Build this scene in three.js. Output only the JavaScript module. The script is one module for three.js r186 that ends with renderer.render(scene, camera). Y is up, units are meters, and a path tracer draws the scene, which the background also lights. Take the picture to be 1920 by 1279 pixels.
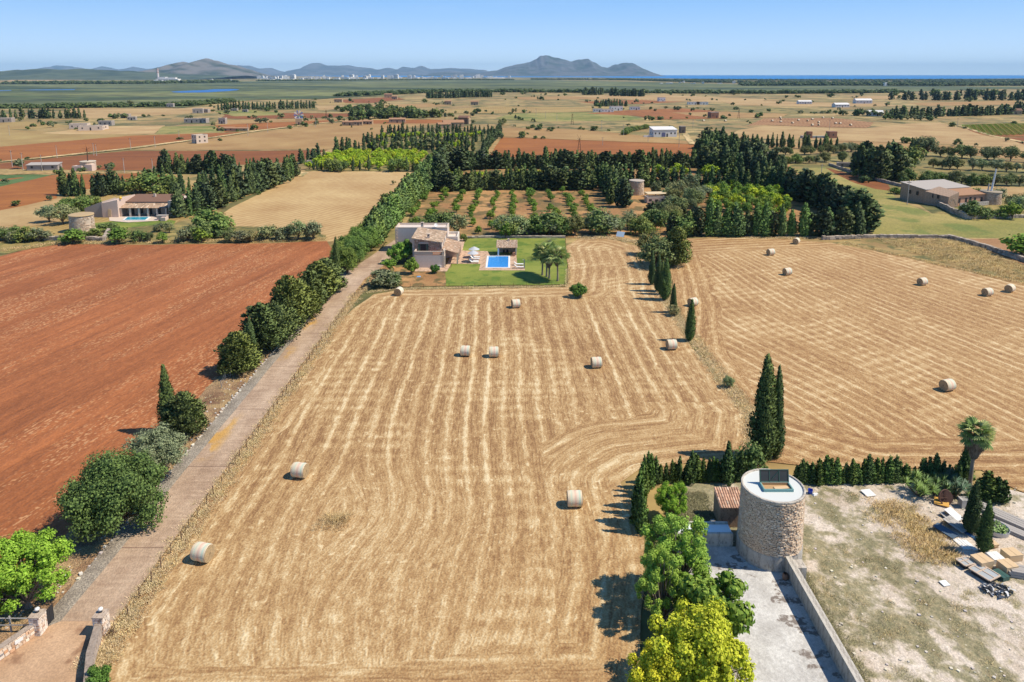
import * as THREE from 'three';
import { mergeGeometries } from 'three/addons/utils/BufferGeometryUtils.js';

// ---------- camera (drone at 36 m, shift lens), sky, sun, exposure ----------
const scene = new THREE.Scene();
const camera = new THREE.PerspectiveCamera(2 * Math.atan(909 / 1330) * 180 / Math.PI, 1920 / 1818, 0.5, 140000);
camera.position.set(0, 36, 0);
camera.rotation.set(-Math.atan(231 / 1330), 0, 0);
camera.setViewOffset(1920, 1818, 0, 539, 1920, 1279);
camera.updateProjectionMatrix();

const renderer = new THREE.WebGLRenderer({ antialias: true });
renderer.setSize(1024, 682);
renderer.toneMapping = THREE.LinearToneMapping;
renderer.toneMappingExposure = 1.18;
renderer.shadowMap.enabled = true;

const sunDir = new THREE.Vector3(0.985, 0, 0.11).normalize().multiplyScalar(Math.cos(0.93)).setY(Math.sin(0.93)).normalize();
const sun = new THREE.DirectionalLight(new THREE.Color(1.0, 0.90, 0.75), 5.0);
sun.position.copy(sunDir).multiplyScalar(300).add(new THREE.Vector3(0, 0, -120));
sun.target.position.set(0, 0, -120);
sun.castShadow = true;
Object.assign(sun.shadow.camera, { left: -250, right: 250, top: 250, bottom: -250, near: 1, far: 900 });
sun.shadow.mapSize.set(4096, 4096);
scene.add(sun, sun.target);

{ // clear summer sky: pale at the horizon, blue overhead, brighter round the sun
  const W = 1024, Hh = 512, d = new Float32Array(W * Hh * 4), v = new THREE.Vector3();
  const zen = [0.04, 0.115, 0.30], mid = [0.07, 0.34, 0.82], hor = [0.80, 0.98, 1.10];
  const sm = (a, b, x) => { x = Math.min(1, Math.max(0, (x - a) / (b - a))); return x * x * (3 - 2 * x); };
  const hs = (a, b) => { const q = Math.sin(a * 127.1 + b * 311.7) * 43758.5453; return q - Math.floor(q); }, no = (x, z) => { const a = Math.floor(x), b = Math.floor(z), f = sm(0, 1, x - a), e = sm(0, 1, z - b); return (hs(a, b) * (1 - f) + hs(a + 1, b) * f) * (1 - e) + (hs(a, b + 1) * (1 - f) + hs(a + 1, b + 1) * f) * e; }; // thin cirrus
  const wisp = (x, z) => sm(0.52, 0.9, 0.55 * no(x * 0.35, z * 0.35) + 0.3 * no(x * 0.9, z * 1.4) + 0.15 * no(x * 2, z * 3.6));
  for (let r = 0; r < Hh; r++) {
    const up = ((r + 0.5) / Hh - 0.5) * Math.PI, y = Math.max(0, Math.sin(up));
    const a = 1 - Math.exp(-y * 13), b = sm(0.10, 0.8, y);
    for (let c = 0; c < W; c++) {
      const t = ((c + 0.5) / W - 0.5) * 2 * Math.PI;
      v.set(Math.cos(t) * Math.cos(up), Math.sin(up), Math.sin(t) * Math.cos(up));
      const hx = v.x / (y + 0.06), hz = v.z / (y + 0.06), ci = wisp(hx * 0.55 + hz * 0.2, hz * 2.1 - hx * 0.6), cirrus = 0.34 * ci * sm(0.05, 0.13, y);
      const g = Math.max(0, v.dot(sunDir)), glow = 0.16 * g ** 3 + 0.6 * g ** 60;
      for (let k = 0; k < 3; k++) {
        let q = hor[k] + (mid[k] - hor[k]) * a; q += (zen[k] - q) * b;
        q += (0.85 - q) * cirrus; d[(r * W + c) * 4 + k] = q * (1 + glow) + glow * 0.12;
      }
      d[(r * W + c) * 4 + 3] = 1;
    }
  }
  const tex = new THREE.DataTexture(d, W, Hh, THREE.RGBAFormat, THREE.FloatType);
  tex.mapping = THREE.EquirectangularReflectionMapping; tex.magFilter = THREE.LinearFilter; tex.needsUpdate = true;
  scene.background = tex; scene.environment = tex;
}
scene.fog = new THREE.FogExp2(new THREE.Color(0.44, 0.72, 1.0), 0.000045);

// ---------- helpers ----------
function RNG(s) { let a = s >>> 0; return () => { a = (a + 0x6D2B79F5) >>> 0; let t = Math.imul(a ^ (a >>> 15), 1 | a); t = (t + Math.imul(t ^ (t >>> 7), 61 | t)) ^ t; return ((t ^ (t >>> 14)) >>> 0) / 4294967296; }; }
const R0 = RNG(12345);
const lerp = (a, b, t) => a + (b - a) * t, clamp = (x, a = 0, b = 1) => Math.min(b, Math.max(a, x));
const smooth = (a, b, x) => { x = clamp((x - a) / (b - a)); return x * x * (3 - 2 * x); };
function hsh(x, y, s) { let h = Math.imul(x, 374761393) + Math.imul(y, 668265263) + Math.imul(s, 974634777); h = Math.imul(h ^ (h >>> 13), 1274126177); return ((h ^ (h >>> 16)) >>> 0) / 4294967296; }
function vn(x, y, s = 0) { const ix = Math.floor(x), iy = Math.floor(y); let fx = x - ix, fy = y - iy; fx = fx * fx * (3 - 2 * fx); fy = fy * fy * (3 - 2 * fy); const a = hsh(ix, iy, s), b = hsh(ix + 1, iy, s), c = hsh(ix, iy + 1, s), d = hsh(ix + 1, iy + 1, s); return a + (b - a) * fx + (c - a) * fy + (a - b - c + d) * fx * fy; }
function fbm(x, y, o = 4, s = 0) { let v = 0, a = 0.5, n = 0; for (let i = 0; i < o; i++) { v += a * vn(x, y, s + i * 17); n += a; x *= 2.03; y *= 2.03; a *= 0.5; } return v / n; }
const mix3 = (a, b, t) => [a[0] + (b[0] - a[0]) * t, a[1] + (b[1] - a[1]) * t, a[2] + (b[2] - a[2]) * t];
// colour map from a function of texel (0..1, 0..1) that returns sRGB 0..255; optional 4th value is relief 0..1
function paint(w, h, fn, relief = false) {
  const c = new Uint8Array(w * h * 4), b = relief ? new Uint8Array(w * h * 4) : null;
  for (let j = 0; j < h; j++) for (let i = 0; i < w; i++) {
    const q = fn((i + 0.5) / w, (j + 0.5) / h), o = (j * w + i) * 4;
    c[o] = clamp(q[0], 0, 255); c[o + 1] = clamp(q[1], 0, 255); c[o + 2] = clamp(q[2], 0, 255); c[o + 3] = 255;
    if (b) { b[o] = b[o + 1] = b[o + 2] = clamp(q[3]) * 255; b[o + 3] = 255; }
  }
  const mk = (d) => { const t = new THREE.DataTexture(d, w, h, THREE.RGBAFormat); t.magFilter = THREE.LinearFilter; t.minFilter = THREE.LinearMipmapLinearFilter; t.generateMipmaps = true; t.wrapS = t.wrapT = THREE.RepeatWrapping; t.anisotropy = 16; t.needsUpdate = true; return t; };
  const map = mk(c); map.colorSpace = THREE.SRGBColorSpace;
  return relief ? { map, bump: mk(b) } : { map };
}
const mat = (color, rough = 0.9, extra = {}) => new THREE.MeshStandardMaterial({ color, roughness: rough, ...extra });
const texMat = (t, bump = 0.02, extra = {}) => new THREE.MeshStandardMaterial({ map: t.map, bumpMap: t.bump ?? null, bumpScale: bump, roughness: 0.95, ...extra });
const lin = (r, g, b) => new THREE.Color().setRGB(r, g, b);

// geometry collector: boxes, leaves, tubes, lathes into one mesh of one part
class GB {
  constructor() { this.p = []; this.n = []; this.c = []; this.uv = []; this.i = []; this.col = [1, 1, 1]; }
  vert(x, y, z, nx, ny, nz, u = 0, v = 0) { this.p.push(x, y, z); this.n.push(nx, ny, nz); this.c.push(...this.col); this.uv.push(u, v); return this.p.length / 3 - 1; }
  quad(a, b, c, d) { // flat quad with its own normal; points [x,y,z]
    const e1 = [b[0] - a[0], b[1] - a[1], b[2] - a[2]], e2 = [d[0] - a[0], d[1] - a[1], d[2] - a[2]];
    let n = [e1[1] * e2[2] - e1[2] * e2[1], e1[2] * e2[0] - e1[0] * e2[2], e1[0] * e2[1] - e1[1] * e2[0]]; const l = Math.hypot(...n) || 1; n = n.map((q) => q / l);
    const l1 = Math.hypot(...e1), l2 = Math.hypot(...e2);
    const i0 = this.vert(...a, ...n, 0, 0); this.vert(...b, ...n, l1, 0); this.vert(...c, ...n, l1, l2); this.vert(...d, ...n, 0, l2);
    this.i.push(i0, i0 + 1, i0 + 2, i0, i0 + 2, i0 + 3); return this;
  }
  tri(a, b, c) { const e1 = [b[0] - a[0], b[1] - a[1], b[2] - a[2]], e2 = [c[0] - a[0], c[1] - a[1], c[2] - a[2]]; let n = [e1[1] * e2[2] - e1[2] * e2[1], e1[2] * e2[0] - e1[0] * e2[2], e1[0] * e2[1] - e1[1] * e2[0]]; const l = Math.hypot(...n) || 1; n = n.map((q) => q / l); const i0 = this.vert(...a, ...n); this.vert(...b, ...n, 1, 0); this.vert(...c, ...n, 0, 1); this.i.push(i0, i0 + 1, i0 + 2); return this; }
  // box with base centre at (x,y,z), turned by t about y; tx,tz widen (>0) or narrow the top
  box(x, y, z, w, h, d, t = 0, taper = 1) {
    const cs = Math.cos(t), sn = Math.sin(t), q = (lx, ly, lz) => [x + lx * cs + lz * sn, y + ly, z - lx * sn + lz * cs], a = w / 2, b = d / 2, A = a * taper, B = b * taper;
    const v = [q(-a, 0, -b), q(a, 0, -b), q(a, 0, b), q(-a, 0, b), q(-A, h, -B), q(A, h, -B), q(A, h, B), q(-A, h, B)];
    return this.quad(v[3], v[2], v[6], v[7]).quad(v[1], v[0], v[4], v[5]).quad(v[0], v[3], v[7], v[4]).quad(v[2], v[1], v[5], v[6]).quad(v[7], v[6], v[5], v[4]).quad(v[0], v[1], v[2], v[3]);
  }
  hexa(v) { return this.quad(v[3], v[2], v[6], v[7]).quad(v[1], v[0], v[4], v[5]).quad(v[0], v[3], v[7], v[4]).quad(v[2], v[1], v[5], v[6]).quad(v[7], v[6], v[5], v[4]).quad(v[0], v[1], v[2], v[3]); }
  // tube through points [x,y,z,r]
  tube(pts, seg = 6, cap = true) {
    let prev = -1; const V = (k) => new THREE.Vector3(pts[k][0], pts[k][1], pts[k][2]);
    for (let k = 0; k < pts.length; k++) {
      const dir = V(Math.min(k + 1, pts.length - 1)).sub(V(Math.max(k - 1, 0))).normalize(), s = Math.abs(dir.y) > 0.9 ? new THREE.Vector3(1, 0, 0) : new THREE.Vector3(0, 1, 0), a = new THREE.Vector3().crossVectors(dir, s).normalize(), b = new THREE.Vector3().crossVectors(dir, a);
      const at = this.p.length / 3;
      for (let j = 0; j < seg; j++) { const t = j / seg * Math.PI * 2, c = Math.cos(t), d = Math.sin(t), nx = a.x * c + b.x * d, ny = a.y * c + b.y * d, nz = a.z * c + b.z * d, r = pts[k][3]; this.vert(pts[k][0] + nx * r, pts[k][1] + ny * r, pts[k][2] + nz * r, nx, ny, nz, j / seg, k); }
      if (prev >= 0) for (let j = 0; j < seg; j++) { const j2 = (j + 1) % seg; this.i.push(prev + j, prev + j2, at + j2, prev + j, at + j2, at + j); }
      prev = at;
    }
    if (cap) for (const [at, k] of [[prev, pts.length - 1], [prev - (pts.length - 1) * seg, 0]]) { const dir = V(pts.length - 1).sub(V(0)).normalize().multiplyScalar(k ? 1 : -1), c0 = this.vert(pts[k][0], pts[k][1], pts[k][2], dir.x, dir.y, dir.z); for (let j = 0; j < seg; j++) this.i.push(c0, at + j, at + (j + 1) % seg); }
    return this;
  }
  // surface of revolution about y; prof [[r,y],...], rf(angle,k) scales the radius
  lathe(x, y, z, prof, seg = 16, rf = null) {
    const base = this.p.length / 3, m = prof.length;
    for (let k = 0; k < m; k++) for (let j = 0; j <= seg; j++) {
      const t = j / seg * Math.PI * 2, r = prof[k][0] * (rf ? rf(t, k) : 1), k0 = Math.max(0, k - 1), k1 = Math.min(m - 1, k + 1), dr = prof[k1][0] - prof[k0][0], dy = prof[k1][1] - prof[k0][1], l = Math.hypot(dr, dy) || 1;
      this.vert(x + Math.cos(t) * r, y + prof[k][1], z + Math.sin(t) * r, Math.cos(t) * dy / l, -dr / l, Math.sin(t) * dy / l, t * prof[k][0], prof[k][1]);
    }
    for (let k = 0; k < m - 1; k++) for (let j = 0; j < seg; j++) { const a = base + k * (seg + 1) + j, b = a + seg + 1; this.i.push(a, b, a + 1, b, b + 1, a + 1); }
    return this;
  }
  disc(x, y, z, r, seg = 24, up = 1) { const c = this.vert(x, y, z, 0, up, 0, 0, 0); for (let j = 0; j <= seg; j++) { const t = j / seg * Math.PI * 2; this.vert(x + Math.cos(t) * r, y, z + Math.sin(t) * r, 0, up, 0, Math.cos(t) * r, Math.sin(t) * r); } for (let j = 0; j < seg; j++) up > 0 ? this.i.push(c, c + j + 2, c + j + 1) : this.i.push(c, c + j + 1, c + j + 2); return this; }
  // a folded leaf spray: 4 points, 2 faces, lying in the plane spanned by a and n x a
  leaf(x, y, z, nx, ny, nz, ax, ay, az, L, W) {
    let bx = ny * az - nz * ay, by = nz * ax - nx * az, bz = nx * ay - ny * ax; const l = Math.hypot(bx, by, bz) || 1; bx *= W / l; by *= W / l; bz *= W / l;
    const i0 = this.p.length / 3, f = W * 0.35;
    const A = [x - ax * L * 0.5, y - ay * L * 0.5, z - az * L * 0.5], C = [x + ax * L * 0.5, y + ay * L * 0.5, z + az * L * 0.5];
    this.p.push(A[0], A[1], A[2], x + bx + nx * f, y + by + ny * f, z + bz + nz * f, C[0], C[1], C[2], x - bx + nx * f, y - by + ny * f, z - bz + nz * f);
    for (let k = 0; k < 4; k++) { this.n.push(nx, ny, nz); this.c.push(this.col[0], this.col[1], this.col[2]); this.uv.push(0, 0); }
    this.i.push(i0, i0 + 2, i0 + 1, i0, i0 + 3, i0 + 2);
  }
  geo() { const g = new THREE.BufferGeometry(); g.setAttribute('position', new THREE.Float32BufferAttribute(this.p, 3)); g.setAttribute('normal', new THREE.Float32BufferAttribute(this.n, 3)); g.setAttribute('color', new THREE.Float32BufferAttribute(this.c, 3)); g.setAttribute('uv', new THREE.Float32BufferAttribute(this.uv, 2)); g.setIndex(this.i); return g; }
}
const taken = {};
function numbered(n) { taken[n] = (taken[n] ?? -1) + 1; return taken[n] ? n + '_' + String(taken[n]).padStart(3, '0') : n; }
function shade(o) { o.castShadow = true; o.receiveShadow = true; return o; }
function part(name, gb, m, parent) { const o = shade(new THREE.Mesh(gb instanceof GB ? gb.geo() : gb, m)); o.name = name; parent.add(o); return o; }
function thing(name, label, category, [x, z] = [0, 0], turn = 0, group = null, y = 0) {
  const o = new THREE.Group(); o.name = numbered(name); o.position.set(x, y, z); o.rotation.y = turn; o.userData = { label, category }; if (group) o.userData.group = group; scene.add(o); return o;
}
function single(name, label, category, gb, m, [x, z] = [0, 0], turn = 0, group = null, y = 0) {
  const o = shade(new THREE.Mesh(gb instanceof GB ? gb.geo() : gb, m)); o.name = numbered(name); o.position.set(x, y, z); o.rotation.y = turn; o.userData = { label, category }; if (group) o.userData.group = group; scene.add(o); return o;
}
function struct(name, gb, m) { const o = shade(new THREE.Mesh(gb instanceof GB ? gb.geo() : gb, m)); o.name = numbered(name); o.userData = { kind: 'structure' }; scene.add(o); return o; }
// distance from a point to a polygon's edge and whether it lies inside
function polyDist(pts, x, z) { let d = 1e9, inside = false; for (let i = 0, j = pts.length - 1; i < pts.length; j = i++) { const ax = pts[j][0], az = pts[j][1], bx = pts[i][0], bz = pts[i][1], ex = bx - ax, ez = bz - az, t = clamp(((x - ax) * ex + (z - az) * ez) / (ex * ex + ez * ez)), q = (x - ax - ex * t) ** 2 + (z - az - ez * t) ** 2; if (q < d) d = q; if ((az > z) !== (bz > z) && x < (bx - ax) * (z - az) / (bz - az) + ax) inside = !inside; } return inside ? Math.sqrt(d) : -Math.sqrt(d); }
// walk along a polyline: fn(x, z, dirx, dirz, s) every step metres
function along(pts, step, fn) { let left = 0, s = 0; for (let i = 0; i < pts.length - 1; i++) { const dx = pts[i + 1][0] - pts[i][0], dz = pts[i + 1][1] - pts[i][1], L = Math.hypot(dx, dz); let t = left; while (t <= L) { fn(pts[i][0] + dx * t / L, pts[i][1] + dz * t / L, dx / L, dz / L, s); t += step; s += step; } left = t - L; } }
// field outline with a natural, slightly wandering edge
function wander(pts, step, amp, seed) { const out = []; for (let i = 0; i < pts.length; i++) { const a = pts[i], b = pts[(i + 1) % pts.length], L = Math.hypot(b[0] - a[0], b[1] - a[1]), n = Math.max(1, Math.min(60, Math.round(L / step))), nx = -(b[1] - a[1]) / L, nz = (b[0] - a[0]) / L; for (let k = 0; k < n; k++) { const t = k / n, x = lerp(a[0], b[0], t), z = lerp(a[1], b[1], t), o = (fbm(x / (step * 1.7), z / (step * 1.7), 2, seed) - 0.5) * 2 * amp; out.push([x + nx * o, z + nz * o]); } } return out; }
function sheet(name, pts, y, m, { step = 4, amp = 0.4, uv = [1, 1], off = [0, 0], rot = 0, seed = 1 } = {}) {
  const P = amp > 0 ? wander(pts, step, amp, seed) : pts, s = new THREE.Shape(P.map(([x, z]) => new THREE.Vector2(x, -z)));
  const g = new THREE.ShapeGeometry(s); g.rotateX(-Math.PI / 2);
  const p = g.attributes.position, u = g.attributes.uv, c = Math.cos(rot), d = Math.sin(rot);
  for (let i = 0; i < p.count; i++) { const x = p.getX(i) - off[0], z = p.getZ(i) - off[1]; u.setXY(i, (x * c + z * d) / uv[0], (z * c - x * d) / uv[1]); }
  g.translate(0, y, 0);
  return struct(name, g, m);
}

// ---------- ground, fields, roads, water, hills ----------
// periodic noise for tiling maps
function pvn(x, y, px, py, s) { const ix = Math.floor(x), iy = Math.floor(y); let fx = x - ix, fy = y - iy; fx = fx * fx * (3 - 2 * fx); fy = fy * fy * (3 - 2 * fy); const m = (a, n) => ((a % n) + n) % n, x0 = m(ix, px), x1 = m(ix + 1, px), y0 = m(iy, py), y1 = m(iy + 1, py), a = hsh(x0, y0, s), b = hsh(x1, y0, s), c = hsh(x0, y1, s), d = hsh(x1, y1, s); return a + (b - a) * fx + (c - a) * fy + (a - b - c + d) * fx * fy; }
function pf(u, v, fx, fy, o, s) { let r = 0, a = 0.5, n = 0; for (let i = 0; i < o; i++) { r += a * pvn(u * fx, v * fy, fx, fy, s + i * 13); n += a; fx *= 2; fy *= 2; a *= 0.55; } return r / n; }
const AL = 0.845; // matt base colours below are noted as seen in full sun; the albedo is this share of the sRGB value
const C3 = (r, g, b) => [r * AL, g * AL, b * AL];
const S3 = (r, g, b) => new THREE.Color().setRGB(r * AL / 255, g * AL / 255, b * AL / 255, THREE.SRGBColorSpace);
const gray = (q, k) => [q[0] * k, q[1] * k, q[2] * k];

// generic countryside maps (tiling)
const tStraw = paint(1024, 1024, (u, v) => { // rows run along v
  const st = 0.5 + 0.5 * Math.sin((u * 36 + (pf(u, v, 3, 3, 2, 5) - 0.5) * 2.2) * Math.PI * 2), pa = pf(u, v, 5, 5, 4, 9), fi = pf(u, v, 256, 64, 2, 21), k = 0.5 + 0.34 * (st - 0.5) + 0.75 * (pa - 0.5) + 0.5 * (fi - 0.5);
  const q = mix3(C3(178, 138, 88), C3(232, 204, 150), clamp(k)); return gray(q, 1);
});
const tRed = paint(1024, 1024, (u, v) => {
  const st = pf(u, v, 90, 4, 2, 3), pa = pf(u, v, 4, 4, 4, 8), fi = pf(u, v, 256, 128, 2, 20), k = clamp(0.5 + 0.7 * (st - 0.5) + 0.5 * (pa - 0.5) + 0.5 * (fi - 0.5));
  return mix3(C3(146, 80, 30), C3(204, 126, 62), k);
});
const tDry = paint(1024, 1024, (u, v) => {
  const a = pf(u, v, 4, 4, 5, 31), b = pf(u, v, 7, 7, 5, 47), f = pf(u, v, 200, 200, 2, 77), g = smooth(0.52, 0.7, pf(u, v, 12, 12, 4, 91));
  let q = mix3(C3(170, 138, 92), C3(214, 184, 128), clamp(0.5 + (a - 0.5) * 2)); q = mix3(q, C3(140, 132, 80), smooth(0.5, 0.68, b) * 0.7); q = mix3(q, C3(92, 98, 56), g * 0.65); return gray(q, 0.85 + 0.3 * f);
});
const tGrass = paint(1024, 1024, (u, v) => {
  const a = pf(u, v, 4, 4, 4, 131), f = pf(u, v, 220, 220, 2, 177), b = pf(u, v, 9, 9, 4, 11), q = mix3(C3(134, 134, 58), C3(172, 158, 88), clamp(0.5 + (a - 0.5) * 2.4)); return gray(mix3(q, C3(106, 124, 48), smooth(0.5, 0.7, b) * 0.7), 0.84 + 0.32 * f);
});
const tMarsh = paint(1024, 1024, (u, v) => {
  const a = pf(u, v, 3, 14, 4, 231), f = pf(u, v, 30, 120, 3, 277), q = mix3(C3(62, 82, 44), C3(140, 144, 92), clamp(0.5 + (a - 0.5) * 2.4)); return gray(q, 0.6 + 0.8 * f);
});
const tForest = paint(512, 512, (u, v) => { const f = pf(u, v, 64, 64, 3, 301), a = pf(u, v, 6, 6, 4, 307); return mix3(C3(34, 44, 26), C3(92, 98, 60), clamp((f - 0.5) * 1.6 + 0.45 + (a - 0.5) * 0.8)); });
const vary = (t, color, extra = {}) => new THREE.MeshStandardMaterial({ map: t.map, color, roughness: 0.96, ...extra });
const M_ = {
  straw: vary(tStraw, lin(0.88, 0.85, 0.76)), strawPale: vary(tStraw, lin(1.0, 0.98, 0.92)), tan: vary(tStraw, lin(0.76, 0.67, 0.5)), brown: vary(tStraw, lin(0.66, 0.5, 0.42)),
  strawOlive: vary(tStraw, lin(0.74, 0.74, 0.52)), red: vary(tRed, lin(0.92, 0.98, 0.72)), redDark: vary(tRed, lin(0.70, 0.70, 0.52)), redBrown: vary(tRed, lin(0.86, 0.98, 0.95)),
  dry: vary(tDry, lin(0.86, 0.86, 0.72)), olive: vary(tDry, lin(0.66, 0.72, 0.5)), orchard: vary(tDry, lin(0.92, 0.72, 0.6)), grass: vary(tGrass, lin(1, 1, 1)), grassPale: vary(tGrass, lin(1.1, 1.06, 1.1)), crop: vary(tGrass, lin(0.32, 0.62, 0.55)), marsh: vary(tMarsh, lin(0.82, 0.80, 0.66)),
  lawn: vary(tGrass, lin(0.74, 1.0, 0.5)), forest: vary(tForest, lin(1, 1, 1)),
};
// base ground to the horizon
{ const g = new THREE.PlaneGeometry(46000, 26000); g.rotateX(-Math.PI / 2); const u = g.attributes.uv; for (let i = 0; i < u.count; i++) u.setXY(i, u.getX(i) * 46000 / 210, u.getY(i) * 26000 / 210); g.translate(0, -0.1, -11500); struct('ground', g, M_.dry); }
let lvl = 0;
const farPolys = [];
function field(name, pts, m, { y = null, step = 6, amp = 0.7, tile = 90, rot = 0, off = [0, 0], tv = null } = {}) { lvl++; let z = 0; for (const q of pts) z += -q[1] / pts.length; if (name === 'field' && z > 200 && z < 1500) farPolys.push(pts); return sheet(name, pts, y ?? (-0.094 + lvl * 0.0006 + (z > 420 ? 0.03 + lvl * 0.003 : 0)), m, { step: Math.max(step, z / 60), amp: Math.max(amp, z / 320), uv: [tile, tv ?? tile], rot, off, seed: lvl }); }

// far: marsh, ponds, sea
field('marsh', [[-784.51,-719.11],[-578.08,-729.93],[-485.28,-764.44],[-430.22,-789.3],[-359.59,-776.67],[-365.39,-874.54],[-365.39,-1021],[-279.87,-1043],[-265.74,-1115],[-213.89,-1197],[-214.94,-1444],[-70.72,-1585],[0,-1488],[146.16,-1403],[354.95,-1403],[474.02,-1327],[649.58,-1364],[819.36,-1488],[1201,-1755],[1813,-1821],[2129,-2138],[1430,-2093],[1229,-2236],[835.18,-2343],[730.78,-2895],[393.5,-3788],[139.2,-4691],[-556.78,-4691],[-1349,-3788],[-1340,-2734],[-1846,-2590],[-2808,-2590]], M_.marsh, { tile: 900, tv: 2600, y: 0.3 });
field('plain', [[-3000,-2590],[-1846,-2590],[-1340,-2734],[-1349,-3788],[-556.78,-4691],[139.2,-4691],[393.5,-3788],[730.78,-2895],[835.18,-2343],[1401,-2049],[2192,-2049],[6577,-6159],[4385,-6159],[1973,-4926],[1412,-5599],[825.07,-7949],[-365.39,-8214],[-3445,-7040],[-7125,-6159]], M_.olive, { tile: 700, y: 0.2 });
{ const water = mat(S3(58, 118, 190), 0.45), sea = new THREE.MeshPhysicalMaterial({ color: S3(52, 140, 214), roughness: 0.7, specularIntensity: 0.15 });
  field('sea', [...[[-1696,-8802],[0,-8354],[825.07,-7949],[1412,-5599],[1973,-4926],[2846,-5186],[4278,-6009],[7490,-6159]], [19000, -9000], [21000, -24400], [-9000, -24400]], sea, { y: 1.2 });
  field('pond', [[-710.85,-1488],[-707.58,-1560],[-694.84,-1611],[-715.45,-1718],[-673.77,-1743],[-627.09,-1660],[-605.18,-1535],[-601.94,-1419],[-643.58,-1395]], water, { y: 0.5, amp: 6, step: 20 });
  field('pond', [[-1099,-1606],[-1111,-1660],[-1045,-1718],[-998.73,-1638],[-1039,-1606]], water, { y: 0.5, amp: 2, step: 20 });
  field('pond', [[-1133,-1555],[-1137,-1627],[-1099,-1575],[-1085,-1488]], water, { y: 0.5, amp: 2, step: 20 });
}
// left and centre farmland
field('field', [[-1553,-2049],[-3577,-5186],[-3739,-5729],[-3110,-5241],[-2580,-4320],[-2436,-3647],[-2570,-3395]], M_.straw, { y: 0.6, tile: 300 });
field('field', [[-487.19,-776.67],[-425.34,-764.44],[-354.15,-752.58],[-335.44,-802.34],[-285.62,-688.46],[-306.93,-651.41],[-331.97,-595.26],[-349.98,-588.02],[-415.44,-669.42]], M_.straw, { tile: 150 });
field('field', [[-385.47,-535.77],[-373.6,-547.95],[-309.64,-502.25],[-319.27,-472.62],[-361.91,-463.5],[-408.61,-524.12]], M_.strawOlive);
field('field', [[-340.56,-472.62],[-300.51,-454.72],[-261.92,-430.25],[-213.41,-430.25],[-184.4,-454.72],[-171.57,-422.65],[-223.64,-418.96],[-247.43,-382.13],[-256.04,-353.78],[-277.8,-331.59],[-365.39,-438.11]], M_.strawOlive, { rot: 1.3 });
field('field', [[-285.23,-497.06],[-247.4,-507.54],[-219.23,-434.14],[-261.92,-430.25],[-291.32,-438.11]], M_.strawPale, { rot: 1.2 });
field('field', [[-244.21,-497.06],[-210.19,-502.25],[-182.36,-446.26],[-218.58,-434.14]], M_.grass);
field('field', [[-270.29,-669.42],[-243.59,-678.81],[-200.21,-669.42],[-128.38,-660.29],[-124.88,-618.11],[-176.09,-588.02],[-213.14,-580.94],[-237.72,-588.02]], M_.redDark);
field('field', [[-292.31,-698.38],[-267.23,-729.93],[-215.23,-669.42],[-208.79,-634.32],[-240.51,-618.11]], M_.grass);
field('field', [[-235.8,-567.29],[-174,-580.94],[-136.47,-588.02],[-130.68,-574.03],[-184.7,-535.77],[-212.38,-507.54]], M_.tan);
field('field', [[-212.38,-507.54],[-190.64,-529.88],[-164.22,-547.95],[-137.24,-572.67],[-128.84,-563.97],[-149.9,-499.64],[-168.64,-468.02],[-181.85,-448.35]], M_.red, { rot: 1.2 });
field('field', [[-274.66,-324.78],[-257.92,-356.43],[-240.62,-394.76],[-225.59,-422.65],[-181.03,-442.15],[-168.11,-456.89],[-171.95,-408.24],[-179.84,-379.09],[-187.91,-346.06],[-202.73,-311.97],[-212.59,-292.68],[-223.63,-263.28]], M_.red, { rot: 1.4 });
field('field', [[-182.69,-341.1],[-177.07,-373.17],[-160.91,-446.26],[-144.67,-494.5],[-126.64,-554.25],[-47.66,-529.88],[-70.13,-491.97],[-79.22,-430.25],[-72.78,-394.76],[-76.35,-361.84],[-90.18,-343.57],[-123.51,-341.1]], M_.tan, { rot: 1.45 });
field('field', [[-182.69,-341.1],[-177.07,-373.17],[-160.91,-446.26],[-146.16,-442.15],[-113.17,-430.25],[-76.2,-415.32],[-72.78,-394.76],[-76.35,-361.84],[-90.18,-343.57],[-123.51,-341.1]], M_.straw, { rot: 1.45 });
field('field', [[-134.4,-560.69],[-68.78,-574.03],[-37.8,-560.69],[-43.69,-529.88],[-102.15,-524.12]], M_.red, { rot: 1.3 });
field('field', [[-221.21,-260.37],[-210.04,-289.1],[-200.15,-307.92],[-183.33,-337.47],[-122.22,-337.47],[-89.09,-342.33],[-89.67,-296.35],[-105.94,-285.61],[-138.6,-277.22],[-141.08,-267.77],[-158.34,-267.77],[-198.18,-272.42],[-207.73,-244.12]], M_.redDark, { rot: 1.4 });
field('field', [[-280.13,-1021],[-259.83,-1090],[-214.94,-960.89],[-191.33,-890.55],[-201.59,-844.17],[-222.95,-829.75],[-258.53,-924.4]], M_.strawOlive);
field('field', [[-225.32,-815.82],[-166.67,-859.09],[-123.86,-829.75],[-137.02,-764.44],[-168.64,-752.58],[-196.33,-729.93]], M_.straw);
field('field', [[-253.54,-1000],[-186.94,-1141],[-155.48,-1043],[-175.93,-907.16],[-209.76,-907.16]], M_.redDark);
field('field', [[-151.2,-844.17],[-106.3,-890.55],[-68.12,-829.75],[-98.6,-776.67],[-131.31,-764.44]], M_.tan);
field('field', [[-102.93,-688.46],[-35.36,-789.3],[35.94,-802.34],[92.8,-776.67],[78.3,-698.38],[0,-669.42],[-49.38,-660.29]], M_.strawOlive);
field('field', [[-108.26,-907.16],[0,-1043],[74.57,-1000],[186.58,-1043],[193.04,-924.4],[86.7,-829.75],[-35.94,-802.34]], M_.dry, { tile: 120 });
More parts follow.
